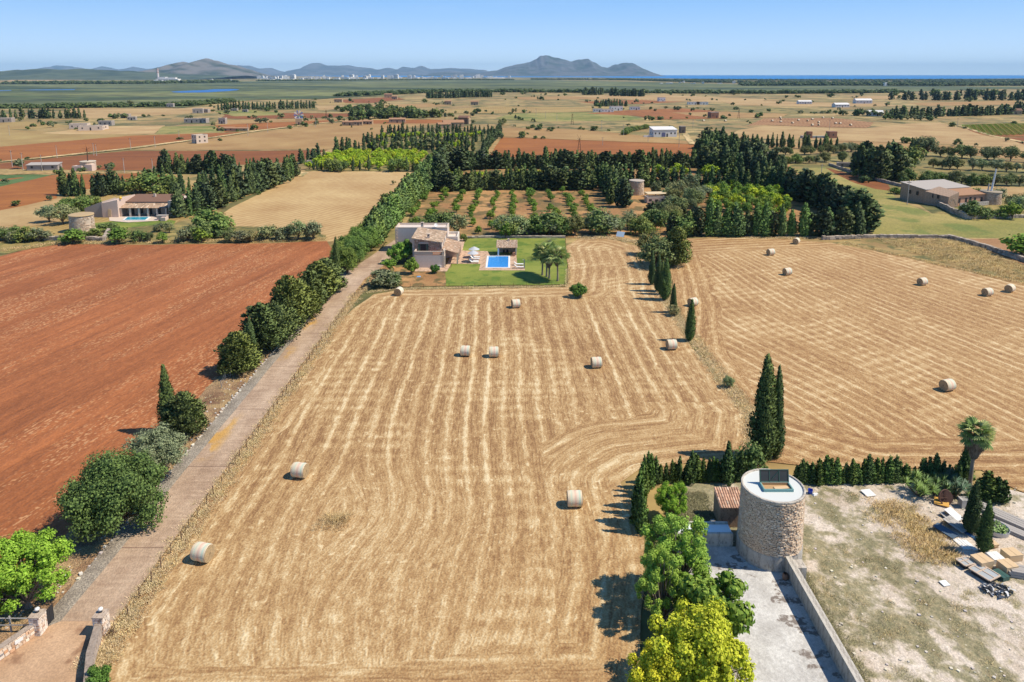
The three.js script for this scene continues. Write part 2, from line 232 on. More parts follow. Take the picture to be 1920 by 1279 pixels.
field('field', [[0,-1141],[124.77,-1197],[217.68,-1043],[108.84,-1043],[15.22,-1021]], M_.tan);
field('field', [[84.32,-942.29],[182.69,-1021],[236.43,-960.89],[156.6,-874.54],[104.4,-874.54]], M_.redBrown);
field('field', [[0,-660.29],[40.6,-678.81],[86.88,-683.6],[103.06,-626.11],[107.69,-570.64],[65.69,-547.95],[20.41,-544.86],[-13.21,-588.02]], M_.grass);
field('field', [[69.13,-660.29],[112.84,-719.11],[188.4,-764.44],[205.22,-669.42],[176.09,-588.02],[115.39,-570.64],[107.74,-626.11]], M_.redBrown);
field('field', [[152.25,-678.81],[229.67,-698.38],[253.34,-651.41],[222.8,-595.26],[164.87,-595.26]], M_.tan);
field('field', [[-7.77,-518.47],[24.63,-547.95],[106.45,-563.97],[175.04,-584.46],[197.39,-560.69],[180.81,-502.25],[143.42,-454.72],[100.7,-382.13],[58.34,-408.24],[14.05,-468.02]], M_.dry, { tile: 110 });
field('field', [[-14.47,-482.11],[18.09,-482.11],[45.67,-468.02],[71.14,-430.25],[99.91,-379.09],[92.04,-370.27],[38.31,-391.52],[-7.81,-415.32]], M_.tan, { rot: 1.5 });
field('field', [[-7.74,-411.75],[35.65,-394.76],[96.88,-367.42],[99.77,-343.57],[81.2,-316.13],[9.31,-307.92],[-12.97,-311.97]], M_.red, { rot: 1.5 });
field('field', [[89.12,-1197],[262.33,-1258],[373.16,-1043],[317.13,-924.4],[207.77,-960.89]], M_.straw, { tile: 200 });
field('field', [[279.42,-960.89],[350.77,-980.23],[398.61,-890.55],[460.12,-907.16],[450.65,-815.82],[323.46,-802.34],[264.59,-844.17]], M_.straw, { tile: 200 });
field('field', [[556.78,-1168],[675.97,-1227],[559.75,-1043],[497.55,-1043]], M_.straw, { tile: 200 });
field('field', [[500.72,-907.16],[686.93,-980.23],[674.57,-942.29],[602.57,-859.09],[475.01,-815.82]], M_.tan, { tile: 200 });
field('field', [[174,-776.67],[275.54,-802.34],[328.32,-708.59],[296.26,-660.29],[220.23,-669.42]], M_.olive);
field('field', [[206.91,-588.02],[267.36,-595.26],[273.04,-535.77],[240.58,-482.11],[212.99,-489.47],[183.65,-510.23],[165.74,-502.25]], M_.brown, { rot: 0.4 });
field('field', [[119.75,-408.24],[151.07,-468.02],[182.69,-507.54],[211.93,-486.99],[239.39,-479.7],[290.74,-524.12],[324.79,-541.8],[306.34,-491.97],[294.25,-430.25],[263.74,-364.61],[263.76,-320.4],[239.92,-290.88],[241.91,-333.92],[230.77,-364.61],[209.6,-376.11],[175.39,-388.34]], M_.straw, { rot: 1.2, tile: 70 });
field('field', [[178.24,-394.76],[209.6,-376.11],[233.74,-356.43],[241.11,-329.29],[238.49,-289.1],[222.5,-269.3],[217.87,-300.11],[200.21,-331.59],[165.85,-343.57],[115.66,-348.6]], M_.tan, { rot: 1.2 });
field('field', [[281.75,-588.02],[352.18,-588.02],[352.79,-560.69],[424.03,-602.69],[453.44,-588.02],[404.68,-524.12],[369.36,-529.88],[316.42,-502.25],[325.24,-535.77],[293.9,-529.88]], M_.dry, { tile: 80 });
field('vineyard_soil', [[316.42,-502.25],[365.39,-524.12],[387.99,-502.25],[305.98,-394.76],[301.37,-415.32],[278.69,-411.75],[286.39,-438.11]], M_.redBrown, { tile: 60 });
field('field', [[276.96,-408.24],[298.81,-411.75],[303.51,-391.52],[266.92,-343.57],[267.77,-370.27]], M_.redDark);
field('field', [[95.53,-316.13],[143.29,-316.13],[198.85,-329.29],[218.09,-251.99],[143.14,-163.25],[129.44,-175.76],[110.6,-182.73],[119.04,-216.93],[122.48,-269.3],[103.22,-272.42],[84.79,-266.26]], M_.olive, { tile: 70 });
field('meadow', [[101.83,-263.28],[111.47,-272.42],[123.48,-277.22],[122.43,-251.99],[120.42,-225.32],[111.6,-200.13],[109.9,-182.73],[131.08,-177.11],[150.92,-172.46],[134.8,-153.37],[114.26,-154.41],[97.76,-154.68],[81.6,-155.73],[86.47,-169.28],[99.2,-216.93]], M_.grassPale, { tile: 60 });
field('ploughed_strip', [[122.77,-275.6],[124.86,-241.61],[124.62,-232.03],[118.79,-218.97],[115.57,-223.16],[115.68,-241.61]], M_.redDark, { tile: 40 });
field('field', [[138.95,-225.32],[153.12,-228.63],[176.69,-225.32],[159.47,-202.75],[141.14,-205.44]], M_.straw, { tile: 40 });
// left, towards the red field
field('field', [[-198.99,-225.32],[-166.24,-227.51],[-167.23,-254.72],[-135.29,-260.37],[-120.52,-251.99],[-124.16,-233.19],[-140.53,-216.93],[-131.82,-201.87],[-137.56,-187.18],[-148.2,-166.21]], M_.red, { rot: 1.2, tile: 60 });
field('vegetable_plot', [[-206.61,-251.99],[-185.59,-254.72],[-175,-256.81],[-167.09,-255.42],[-166.93,-244.12],[-167.04,-228.63],[-169.37,-205.44]], M_.crop, { tile: 30 });
field('ploughed_strip', [[-185.42,-239.14],[-178.06,-244.12],[-174.18,-249.31],[-172.15,-248],[-174.95,-239.75],[-180.05,-232.03]], M_.red, { tile: 60 });
field('field', [[-148.2,-166.21],[-137.56,-187.18],[-133.87,-206.35],[-130.38,-211.04],[-109.79,-225.32],[-93.74,-251.99],[-79.39,-251.99],[-79.22,-212],[-82.31,-174.42],[-82.87,-163.25],[-92.26,-157.62],[-97.36,-148.37],[-102.18,-143.67],[-103.47,-139.25],[-111.25,-123.21]], M_.strawOlive, { tile: 50 });
field('field', [[-148.2,-166.21],[-137.56,-187.18],[-133.87,-206.35],[-128.59,-205.44],[-111.18,-169.28],[-119.23,-166.82],[-128.05,-142.76]], M_.straw, { tile: 50, rot: 0.7 });
field('field', [[-77.48,-251.99],[-75.29,-264.76],[-52.2,-264.76],[-36.14,-261.81],[-35.24,-244.12],[-35.65,-194.25],[-35.74,-172.46],[-37.36,-151.33],[-51.36,-151.33],[-66.87,-154.94],[-74.14,-172.46],[-77.15,-190.26],[-77.01,-214.93]], M_.strawPale, { rot: 0.55, tile: 70 });
field('lawn', [[-102.81,-170.54],[-96.37,-174.42],[-89.65,-177.11],[-83.71,-173.11],[-81.41,-166.82],[-82.87,-163.25],[-89.79,-162.09],[-96.61,-160.95]], M_.lawn, { tile: 20, amp: 0.3 });
field('citrus_grove_soil', [[-78.33,-266.26],[-85.11,-300.11],[-78.12,-333.92],[-39.5,-327.02],[-32.66,-269.3],[-52.49,-266.26]], M_.olive, { tile: 50 });
field('citrus_grove_soil', [[-79.54,-329.29],[-79.31,-376.11],[-83.52,-463.5],[-6.83,-454.72],[-10.89,-320.4],[-38.21,-316.13]], M_.olive, { tile: 50 });
field('grove_soil', [[-38.21,-316.13],[-10.82,-318.25],[9.25,-305.93],[80.67,-314.04],[99.07,-341.1],[115.74,-300.11],[103.3,-251.99],[80.19,-156.53],[39.53,-155.47],[32.69,-151.33],[11.94,-154.94],[-9.46,-153.37],[-26.01,-169.28],[-26.45,-216.93],[-25.52,-269.3]], M_.orchard, { tile: 45, rot: 0.2 });

// country tracks: pale compacted limestone
function track(name, pts, w, y, m) { const L = [], R = []; const P = []; along(pts, 6, (x, z, dx, dz) => P.push([x, z, dx, dz])); P.forEach(([x, z, dx, dz], i) => { const k = w / 2 * (0.85 + 0.3 * vn(i * 0.7, 3, 9)); L.push([x - dz * k, z + dx * k]); R.push([x + dz * k, z - dx * k]); }); return sheet(name, [...L, ...R.reverse()], y, m, { amp: 0, uv: [20, 20] }); }
{ const pale = vary(tDry, lin(1.5, 1.5, 1.6)), tanM = vary(tDry, lin(1.2, 1.05, 0.95));
  track('white_track', [[-221.63,-263.28],[-212.59,-292.68],[-202.73,-311.97],[-187.91,-346.06],[-179.84,-379.09],[-171.95,-408.24],[-163.91,-454.72],[-150.68,-502.25],[-133.17,-555.53],[-114.46,-588.02]], 4.4, 0.24, pale);
  track('farm_track', [[-207.99,-246.69],[-187.08,-256.81],[-169.86,-260.37],[-137.39,-262.54]], 4.2, 0.02, tanM); track('farm_track', [[-76.88,-250.65],[-77.47,-263.28],[-74.28,-264.76]], 4, 0.02, pale); track('farm_track', [[106.65,-438.11],[99.65,-401.39],[93.41,-364.61]], 3.4, 0.2, pale); track('farm_track', [[-10.82,-318.25],[-9.4,-356.43],[-6.81,-411.75]], 2.4, 0.2, tanM); track('farm_track', [[316.42,-502.25],[283.49,-418.96],[273.33,-376.11],[263.76,-320.4]], 3.4, 0.2, pale); }

// ---------- near fields ----------
const mainField = [[-24.03,-35.87],[-26.76,-41.59],[-26.7,-53.83],[-26.1,-72.92],[-24.97,-106.1],[-23.06,-113.47],[-19.45,-115.84],[-5.45,-116.44],[9.34,-117.37],[10.73,-130.38],[11.09,-146.45],[14.83,-153.89],[21.42,-154.41],[27.15,-146.45],[26.76,-128.51],[24.66,-115.24],[24.21,-92.2],[24.57,-78.35],[25.51,-71.3],[22.3,-62.16],[17.04,-61.41],[11.83,-60.31],[9.78,-58.14],[10.15,-53.83],[10.28,-50.38],[9.58,-45.07],[7.49,-35.87]];
const eastField = [[37.01,-153.89],[52.37,-154.41],[61.29,-152.86],[69.38,-149.84],[75.06,-142.76],[82.11,-132.3],[89.71,-119.9],[99.73,-106.88],[49.92,-50.38],[45.62,-55.33],[43.88,-58.14],[43.39,-60.31],[26.92,-61.04],[22.74,-61.97],[25.51,-71.3],[25,-79.83],[25.16,-92.2],[26.21,-110.91],[30.16,-130.38]];
function stubble(x, z, u, v, seed, amp = 1) { // u across the rows, v along them, metres
  const w = u + (fbm(x / 12, z / 12, 2, seed) - 0.5) * 0.9 + (fbm(x / 1.2, z / 1.2, 2, seed + 2) - 0.5) * 0.3, ph = ((w / 1.95) % 1 + 1) % 1, row = Math.floor(w / 1.95), rw = hsh(row, 7, seed);
  const swath = smooth(0.19, 0.04, Math.abs(ph - 0.42)) * (0.35 + 0.9 * rw), track = smooth(0.16, 0.04, Math.abs(ph - 0.88));
  const broken = fbm(u / 0.8, v / 2.4, 3, seed + 3), patch = fbm(x / 9, z / 9, 4, seed + 5), straw = fbm(u * 4.5, v * 1.5, 2, seed + 8), fine = vn(x * 12, z * 12, seed + 9), bits = fbm(x * 2.6, z * 2.6, 3, seed + 12), fleck = vn(u * 3.1, v * 2.2, seed + 14);
  const grit = hsh(Math.floor(x * 17), Math.floor(z * 17), seed), line = vn(u * 9, v * 1.1, seed + 21);
  const rip = (0.5 + 0.5 * Math.sin(v * 3.1 + 2 * vn(u / 2, v / 3, seed + 4))) * smooth(0.54, 0.68, fbm(x / 6, z / 6, 2, seed + 31)), rut = smooth(0.05, 0.015, Math.abs(ph - 0.72)) + smooth(0.05, 0.015, Math.abs(ph - 0.05));
  let k = 0.43 + 0.2 * rip - 0.2 * amp * rut + (1 - amp) * 0.12 + 0.4 * amp * swath * smooth(0.1, 0.6, broken) - 0.2 * amp * track * smooth(0.3, 0.6, broken) + 0.3 * (patch - 0.5) + 0.3 * (straw - 0.5) + 0.3 * (line - 0.5) + 0.34 * (grit - 0.5) + 0.3 * (fine - 0.5) + 0.32 * (bits - 0.5) + 0.35 * smooth(0.86, 0.97, fleck);
  let q = k < 0.5 ? mix3(C3(150, 108, 66), C3(203, 164, 110), clamp(k * 2)) : mix3(C3(203, 164, 110), C3(250, 227, 180), clamp(k * 2 - 1));
  return [q[0], q[1], q[2], clamp(0.35 + 0.4 * (k - 0.4) + 0.4 * (fine - 0.5))];
}
{ const X0 = -32, X1 = 30, Z0 = -160, Z1 = -34, HX = -14.6, HZ = -52.6; // the tractor went round a heap of brush
  const t = paint(1024, 2048, (a, b) => {
    const x = X0 + a * (X1 - X0), z = Z0 + b * (Z1 - Z0), d = polyDist(mainField, x, z), j = (fbm(x / 3, z / 3, 2, 71) - 0.5) * 2.2, he = Math.hypot((x - HX) / 0.8, (z - HZ) / 1.25);
    const hd = x > 3 && z > -74 ? 10 : z < -112 ? 8.5 : 2.6;
    if (d + j < hd) return stubble(x, z, d, x * 0.5 + z, 101, 0.8);
        const round = (x > HX ? 4.4 : -1.2) * Math.exp(-(((z - HZ + 1) / 5.5) ** 2)) * Math.exp(-Math.abs(x - HX) / 7);
    return stubble(x, z, x - round + 0.5 * Math.sin(z / 21 + 1) + (z > -47 ? ((z + 47) / 10) ** 2 * 2.2 * (x < -10 ? -1 : x > -2 ? 1 : (x + 6) / 4) : 0), z, 103, (0.5 + 0.5 * smooth(-46, -68, z)) * (0.55 + 0.8 * fbm(x / 11, z / 16, 2, 83)));
  }, true);
  sheet('stubble_field', mainField, -0.032, texMat(t, 0.09), { step: 2.5, amp: 0.35, uv: [X1 - X0, Z1 - Z0], off: [X0, Z0], seed: 4 });
}
const eastCore = [[38, -140], [46, -142], [90, -150], [130, -140], [130, -66], [36, -66], [29, -72], [28, -88], [33, -110], [36, -126]];
{ const X0 = 6, X1 = 112, Z0 = -156, Z1 = -48;
  const t = paint(2048, 2048, (a, b) => {
    const x = X0 + a * (X1 - X0), z = Z0 + b * (Z1 - Z0), d = -polyDist(eastCore, x, z), j = (fbm(x / 3, z / 3, 2, 72) - 0.5) * 2.4;
    if (d + j > 0) return stubble(x, z, -d, x * 0.6 + z, 201);
    const an = 0.26 + 0.10 * smooth(28, 80, x), u = x * Math.cos(an) - z * Math.sin(an) + 2.2 * smooth(34, 8, x - 26) * Math.sin((z + 120) / 12);
    return stubble(x, z, u, z * Math.cos(an) + x * Math.sin(an), 203, 0.7);
  }, true);
  sheet('stubble_field', eastField, -0.028, texMat(t, 0.09, { color: lin(0.96, 0.92, 0.88) }), { step: 2.5, amp: 0.35, uv: [X1 - X0, Z1 - Z0], off: [X0, Z0], seed: 5 });
}
// red ploughed field left of the drive
const redField = [...[[-32.3,-25.35],[-91.89,-92.2],[-105.58,-133.48],[-102.87,-138.39],[-101.62,-143.67],[-97.13,-148.37],[-87.05,-148.37],[-75.48,-148.13],[-62.05,-148.86],[-48.56,-149.84],[-40.62,-151.33],[-34.33,-135.89]], [-35.2, -120], [-35.4, -90], [-35.6, -62], [-35.2, -50], [-35.5, -30]];
{ const X0 = -160, X1 = -30, Z0 = -152, Z1 = -34, an = -0.22, c = Math.cos(an), s = Math.sin(an);
  const t = paint(2048, 2048, (a, b) => {
    const x = X0 + a * (X1 - X0), z = Z0 + b * (Z1 - Z0), u = x * c - z * s, v = z * c + x * s;
    const fur = fbm(u * 1.5, v * 0.12, 2, 11), line = fbm(u * 0.42, v * 0.02, 3, 15), clod = fbm(u * 4.2, v * 1.5, 2, 21), fine = vn(x * 9, z * 9, 31), pa = fbm(x / 14, z / 14, 4, 41);
    const k = clamp(0.45 + 0.5 * (fur - 0.5) + 0.55 * (line - 0.5) + 0.6 * (clod - 0.5) + 0.45 * (pa - 0.5) + 0.4 * (fine - 0.5));
    let q = mix3(C3(146, 83, 40), C3(200, 121, 67), k);
    const fl = vn(u * 7.5, v * 3.4, 51), den = smooth(0.40, 0.66, fbm(u * 0.32, v * 0.035, 3, 61) * 0.7 + pa * 0.3); // straw and pale stones left lying in the lines
    if (fl > 0.80 - 0.2 * den) q = mix3(q, C3(230, 178, 128), clamp((fl - (0.80 - 0.2 * den)) * 6) * (0.2 + 0.5 * den));
    return [q[0], q[1], q[2], clamp(0.4 + 0.6 * (fur - 0.5) + 0.5 * (clod - 0.5) + 0.3 * (fine - 0.5))];
  }, true);
  sheet('ploughed_field', redField, -0.036, texMat(t, 0.12), { step: 3, amp: 0.4, uv: [X1 - X0, Z1 - Z0], off: [X0, Z0], seed: 6 });
}
// earth verge, gravel shoulder, concrete drive, dry verge
{ const tVerge = paint(512, 1024, (a, b) => { const x = a * 12, z = b * 24, g = smooth(0.45, 0.66, fbm(x, z, 4, 5)), f = vn(x * 14, z * 14, 6), p = pf(a, b, 6, 12, 4, 7); let q = mix3(C3(128, 92, 64), C3(190, 158, 116), clamp(p * 1.5 - 0.2)); q = mix3(q, C3(204, 174, 118), g * 0.55); return [...gray(q, 0.8 + 0.4 * f), f]; }, true);
  sheet('verge', [[-36.2, -30], [-36.2, -150], [-31, -150], [-31, -30]], -0.044, texMat(tVerge, 0.08), { amp: 0, uv: [12, 24] });
  const tGr = paint(512, 512, (a, b) => { const f = pf(a, b, 90, 90, 2, 15), p = pf(a, b, 5, 5, 3, 3); return [...gray(mix3(C3(136, 124, 108), C3(194, 182, 164), clamp(0.5 + (p - 0.5))), 0.7 + 0.6 * f), f]; }, true);
  sheet('gravel_shoulder', [[-31.45, -30], [-31.45, -126], [-31.0, -132], [-30.05, -132], [-30.1, -30]], -0.02, texMat(tGr, 0.05), { step: 1.5, amp: 0.15, uv: [6, 6], seed: 3 });
  const X0 = -30.6, Z0 = -152, Z1 = -30;
  const tRoad = paint(256, 4096 / 2, (a, b) => {
    const x = X0 + a * 4.8, z = Z0 + b * (Z1 - Z0), st = fbm(x * 0.8, z * 4.5, 3, 5), pa = fbm(x / 2, z / 5, 4, 9), f = vn(x * 16, z * 12, 2), wear = fbm(x * 1.6, z * 0.5, 3, 44);
    let q = mix3(C3(172, 142, 116), C3(222, 194, 164), clamp(0.5 + 0.7 * (st - 0.5) + 1.0 * (pa - 0.5) + 0.5 * (wear - 0.5)));
    const ye = smooth(1.5, 0.2, Math.abs(x + 29.7)) * (smooth(5.5, 2, Math.abs(z + 66.5)) + smooth(4, 1.5, Math.abs(z + 100)) + smooth(3, 1, Math.abs(z + 88)) * 0.6) * smooth(0.36, 0.62, fbm(x * 1.1, z / 1.4, 4, 37)) ; // ochre lichen and pigment stain along the edge
    q = mix3(q, C3(222, 166, 72), ye * 0.75);
    const joint = Math.abs(((z + 400) % 11.5) - 5.7) < 0.07; if (joint) q = mix3(q, C3(120, 92, 76), 0.6);
    return [...gray(q, 0.9 + 0.2 * f), f];
  }, true);
  sheet('drive', [[-30.15, -30], [-30.12, -90], [-30.1, -128], [-28.8, -136], [-26, -152], [-22.5, -152], [-22.2, -148], [-22.6, -140], [-24.5, -131], [-26.3, -122], [-26.45, -90], [-26.6, -30]], -0.008, texMat(tRoad, 0.02), { step: 2, amp: 0.07, uv: [4.8, Z1 - Z0], off: [X0, Z0], seed: 8 });
  sheet('verge', [[-26.8, -30], [-26.6, -122], [-24.9, -131.5], [-22.8, -131], [-23.5, -124], [-25.2, -118], [-25.2, -30]], -0.024, texMat(tVerge, 0.08, { color: lin(1.25, 1.15, 0.9) }), { step: 2, amp: 0.25, uv: [12, 24], seed: 9 });
  // forecourt in front of the gate
  const tFore = paint(512, 512, (a, b) => { const p = pf(a, b, 4, 4, 5, 3), f = pf(a, b, 120, 120, 2, 8), d = smooth(0.55, 0.7, pf(a, b, 7, 7, 4, 88)); let q = mix3(C3(184, 146, 110), C3(224, 186, 148), clamp(0.5 + 1.4 * (p - 0.5))); q = mix3(q, C3(132, 92, 66), d * 0.5); return gray(q, 0.88 + 0.24 * f); });
  sheet('forecourt', [[-40, -28], [-36, -37], [-30.2, -41.8], [-26.6, -41.9], [-25.8, -38], [-25.3, -28]], -0.003, texMat(tFore), { amp: 0, uv: [9, 9] });
}
// yard by the mill tower: pale limestone dust, weeds
const yard = [[15.74,-58.14],[12.91,-53.83],[12.49,-48.49],[10.12,-35.16],[36.51,-35.16],[51.4,-52.05],[45.9,-55.71],[43.32,-57.31],[35.3,-58.14],[25.76,-58.14]];
{ const X0 = 6, X1 = 50, Z0 = -66, Z1 = -34;
  const t = paint(1408, 1024, (a, b) => {
    const x = X0 + a * (X1 - X0), z = Z0 + b * (Z1 - Z0), f = vn(x * 16, z * 16, 3), f2 = fbm(x * 4, z * 4, 3, 6), p = fbm(x / 3.5, z / 3.5, 4, 9), p2 = fbm(x / 1.4, z / 1.4, 4, 19);
    let q = mix3(C3(204, 185, 162), C3(244, 230, 213), clamp(0.5 + 1.3 * (p - 0.5) + 0.8 * (f2 - 0.5)));
    const t1 = Math.abs((x - 23.5) - (-z - 55) * -0.25), lane = smooth(2.2, 0.2, Math.abs(x - (20.4 + (z + 62) * 0.27))) ; // weedy wheel lanes
    const lane2 = smooth(2.6, 0.3, Math.abs(x - (25.6 + (z + 60) * 0.17)));
    const w = smooth(0.42, 0.68, p2 * 0.6 + 0.4 * fbm(x * 2, z * 2, 3, 23) + 0.16 * Math.max(lane, lane2) + 0.14 * smooth(25.5, 18, x) - 0.10 * smooth(30, 36, x));
    q = mix3(q, mix3(C3(112, 114, 78), C3(176, 158, 114), f2), w * 0.8);
    if (f > 0.93) q = mix3(q, C3(238, 228, 214), 0.7);
    return [...gray(q, 0.88 + 0.24 * f), clamp(0.3 + 0.5 * f2 + 0.2 * f)];
  }, true);
  sheet('yard', yard, -0.02, texMat(t, 0.1), { step: 2, amp: 0.3, uv: [X1 - X0, Z1 - Z0], off: [X0, Z0], seed: 12 });
}
// dry strips beyond the fields
field('dry_grass_strip', [[69.38,-149.84],[80.67,-153.89],[98.47,-153.89],[98.25,-142.76],[97.67,-130.38],[106.31,-114.34],[99.73,-106.88],[89.71,-119.9],[82.11,-132.3],[75.06,-142.76]], M_.dry, { tile: 24, y: -0.04, amp: 0.5, step: 3 });
field('dry_grass_strip', [[98.47,-153.89],[114.85,-154.41],[139.81,-152.35],[107.1,-115.24],[98.22,-131.14],[98.84,-143.67]], M_.brown, { tile: 30, y: -0.042 });
field('bank', [[-111.25,-123.21],[-103.47,-139.25],[-97.74,-149.34],[-76.07,-149.34],[-55.86,-150.83],[-40.89,-152.35],[-42.24,-157.62],[-61.32,-166.21],[-85.82,-169.28],[-103.18,-157.62],[-124.3,-138.39]], M_.olive, { tile: 26, y: -0.046 });
// field margin between the two stubble fields
field('verge', [[26.76,-128.51],[24.66,-115.24],[24.21,-92.2],[24.57,-78.35],[25.51,-71.3],[22.44,-61.97],[22.84,-61.97],[25.97,-71.3],[25.38,-79.83],[25.38,-92.2],[26.38,-110.91],[30.16,-130.38],[37.13,-154.41],[28.56,-154.41],[28.15,-142.76]], M_.dry, { tile: 18, y: -0.036, amp: 0.4, step: 2 });
// ---------- hills and mountains: ridges with gullies ----------
function ridge(name, Z, prof, depth, m, seed, colA, colB, { px = 14, rough = 1 } = {}) {
  // prof: [x metres, height metres]; the massif rises from its foot nearer the viewer to the crest at Z and falls behind
  const g = new GB(), nx = Math.round(320 * rough), nz = 54, x0 = prof[0][0], x1 = prof[prof.length - 1][0], W = x1 - x0;
  const hAt = (x) => { for (let i = 0; i < prof.length - 1; i++) if (x <= prof[i + 1][0]) { const t = (x - prof[i][0]) / (prof[i + 1][0] - prof[i][0]); return lerp(prof[i][1], prof[i + 1][1], t * t * (3 - 2 * t) * 0.6 + t * 0.4); } return 0; };
  const hmax = Math.max(...prof.map((q) => q[1]));
  for (let j = 0; j <= nz; j++) for (let i = 0; i <= nx; i++) {
    const a = i / nx, b = j / nz, x = x0 + a * W, cz = b < 0.62 ? b / 0.62 : 1 - (b - 0.62) / 0.38, h0 = hAt(x) * (1 + 0.16 * (fbm(x / (depth * 0.05), 7, 3, seed + 40) - 0.5));
    const sc = depth * 0.2, n1 = 1 - Math.abs(2 * fbm(x / sc, (b * depth) / (sc * 1.7), 4, seed) - 1), n2 = fbm(x / (sc * 0.18), b * depth / (sc * 0.25), 3, seed + 9) - 0.5;
    const p = Math.pow(Math.max(0, cz), 1.25), y = h0 * (p * (0.86 + 0.14 * cz) + (n1 - 0.62) * 0.8 * p * (1.02 - cz) * 2) + n2 * h0 * 0.2 * p * (1.05 - cz) - 3;
    const k = clamp(0.5 + (fbm(x / (sc * 0.3), b * depth / (sc * 0.3), 4, seed + 20) - 0.5) * 3.4 + (n1 - 0.6) * 0.6); g.col = mix3(colA, colB, k);
    g.vert(x, y, Z + depth * 0.62 - b * depth, 0, 1, 0, x / 60, b * depth / 60);
  }
  for (let j = 0; j < nz; j++) for (let i = 0; i < nx; i++) { const A = j * (nx + 1) + i, B = A + nx + 1; g.i.push(A, A + 1, B, B, A + 1, B + 1); }
  const geo = g.geo(); geo.computeVertexNormals(); return struct(name, geo, m);
}
{ const hillM = new THREE.MeshStandardMaterial({ color: 0xffffff, vertexColors: true, roughness: 0.95 });
  const green = [0.022, 0.042, 0.016], green2 = [0.075, 0.095, 0.042], rock = [0.15, 0.14, 0.125], scrub = [0.026, 0.044, 0.024];
  ridge('hill', -5600, [[-6989,28.0],[-5811,57.5],[-4884,49.1],[-4295,28.0],[-4042,42.7],[-3916,63.8],[-3823,74.3],[-3621,78.5],[-3495,72.2],[-3368,80.6],[-3179,70.1],[-2989,65.9],[-2821,55.4],[-2653,44.8],[-2442,36.4],[-2232,29.7],[-2063,28.0]], 1900, hillM, 3, green, green2);
  ridge('hill', -7000, [[-3842,23.9],[-3474,52.3],[-3358,78.6],[-3274,126.0],[-3184,157.6],[-3116,144.4],[-3042,160.2],[-2947,183.9],[-2884,165.5],[-2789,147.1],[-2695,126.0],[-2579,89.2],[-2474,52.3],[-2379,20.7],[-2263,15.5]], 2200, hillM, 5, scrub, rock);
  ridge('mountain', -21500, [[-14872,37.6],[-13902,247.8],[-13498,312.4],[-13094,263.9],[-12609,183.1],[-12205,255.8],[-12043,231.6],[-11704,183.1],[-11283,255.8],[-10831,199.3],[-10427,247.8],[-10023,118.4],[-9053,37.6]], 2600, hillM, 7, scrub, rock);
  ridge('mountain', -18500, [[-7511,23.5],[-7011,273.9],[-6746,246.0],[-6468,176.5],[-6190,190.4],[-6009,134.8],[-5814,37.4],[-5703,79.1],[-5536,162.6],[-5286,204.3],[-5119,301.7],[-4952,308.6],[-4702,246.0],[-4312,266.9],[-3950,218.2],[-3617,190.4],[-3450,162.6],[-3130,204.3],[-2949,162.6],[-2782,239.1],[-2504,204.3],[-2337,246.0],[-2059,176.5],[-1725,190.4],[-1530,211.3],[-1113,176.5],[-765,148.7],[-417,65.2],[0,16.5]], 4600, hillM, 9, [0.045, 0.06, 0.06], [0.12, 0.125, 0.13], { rough: 1.6 });
  ridge('mountain', -13500, [[-1726,6.6],[-1320,77.6],[-1117,87.8],[-893,72.5],[-609,62.4],[-305,108.1],[-20,189.3],[122,229.9],[325,265.4],[447,331.4],[528,382.1],[619,406.5],[711,382.1],[832,336.5],[974,300.9],[1096,275.5],[1259,306.0],[1421,316.2],[1543,250.2],[1685,169.0],[1786,158.8],[1929,219.7],[2071,252.2],[2233,245.1],[2375,189.3],[2477,128.4],[2558,47.2],[2619,12.7]], 3000, hillM, 13, scrub, [0.10, 0.098, 0.098], { rough: 1.4 });
}

// ---------- plants: prototypes ----------
const leafM = new THREE.MeshPhysicalMaterial({ color: 0xffffff, vertexColors: true, roughness: 0.75, transmission: 0.22, thickness: 0, side: THREE.DoubleSide, specularIntensity: 0.2 });
const needleM = new THREE.MeshStandardMaterial({ color: 0xffffff, vertexColors: true, roughness: 0.85, side: THREE.DoubleSide });
const needleTints = [[1, 1, 1], [1.25, 1.15, 0.9], [0.8, 0.88, 0.9], [1.1, 1.22, 0.95]].map((c) => { const m = needleM.clone(); m.color.setRGB(...c); return m; }), leafTints = [[1, 1, 1], [1.2, 1.08, 0.9], [0.85, 0.92, 0.9], [1.08, 1.15, 0.95]].map((c) => { const m = leafM.clone(); m.color.setRGB(...c); return m; });
const barkM = mat(lin(0.14, 0.105, 0.075), 0.95), barkPale = mat(lin(0.26, 0.21, 0.16), 0.95);
const nrm = (x, y, z) => { const l = Math.hypot(x, y, z) || 1; return [x / l, y / l, z / l]; };
function tint(r, a, b) { const k = r(), v = (0.78 + 0.44 * r()) * 1.95; return [lerp(a[0], b[0], k) * v * 1.08, lerp(a[1], b[1], k) * v, lerp(a[2], b[2], k) * v]; }
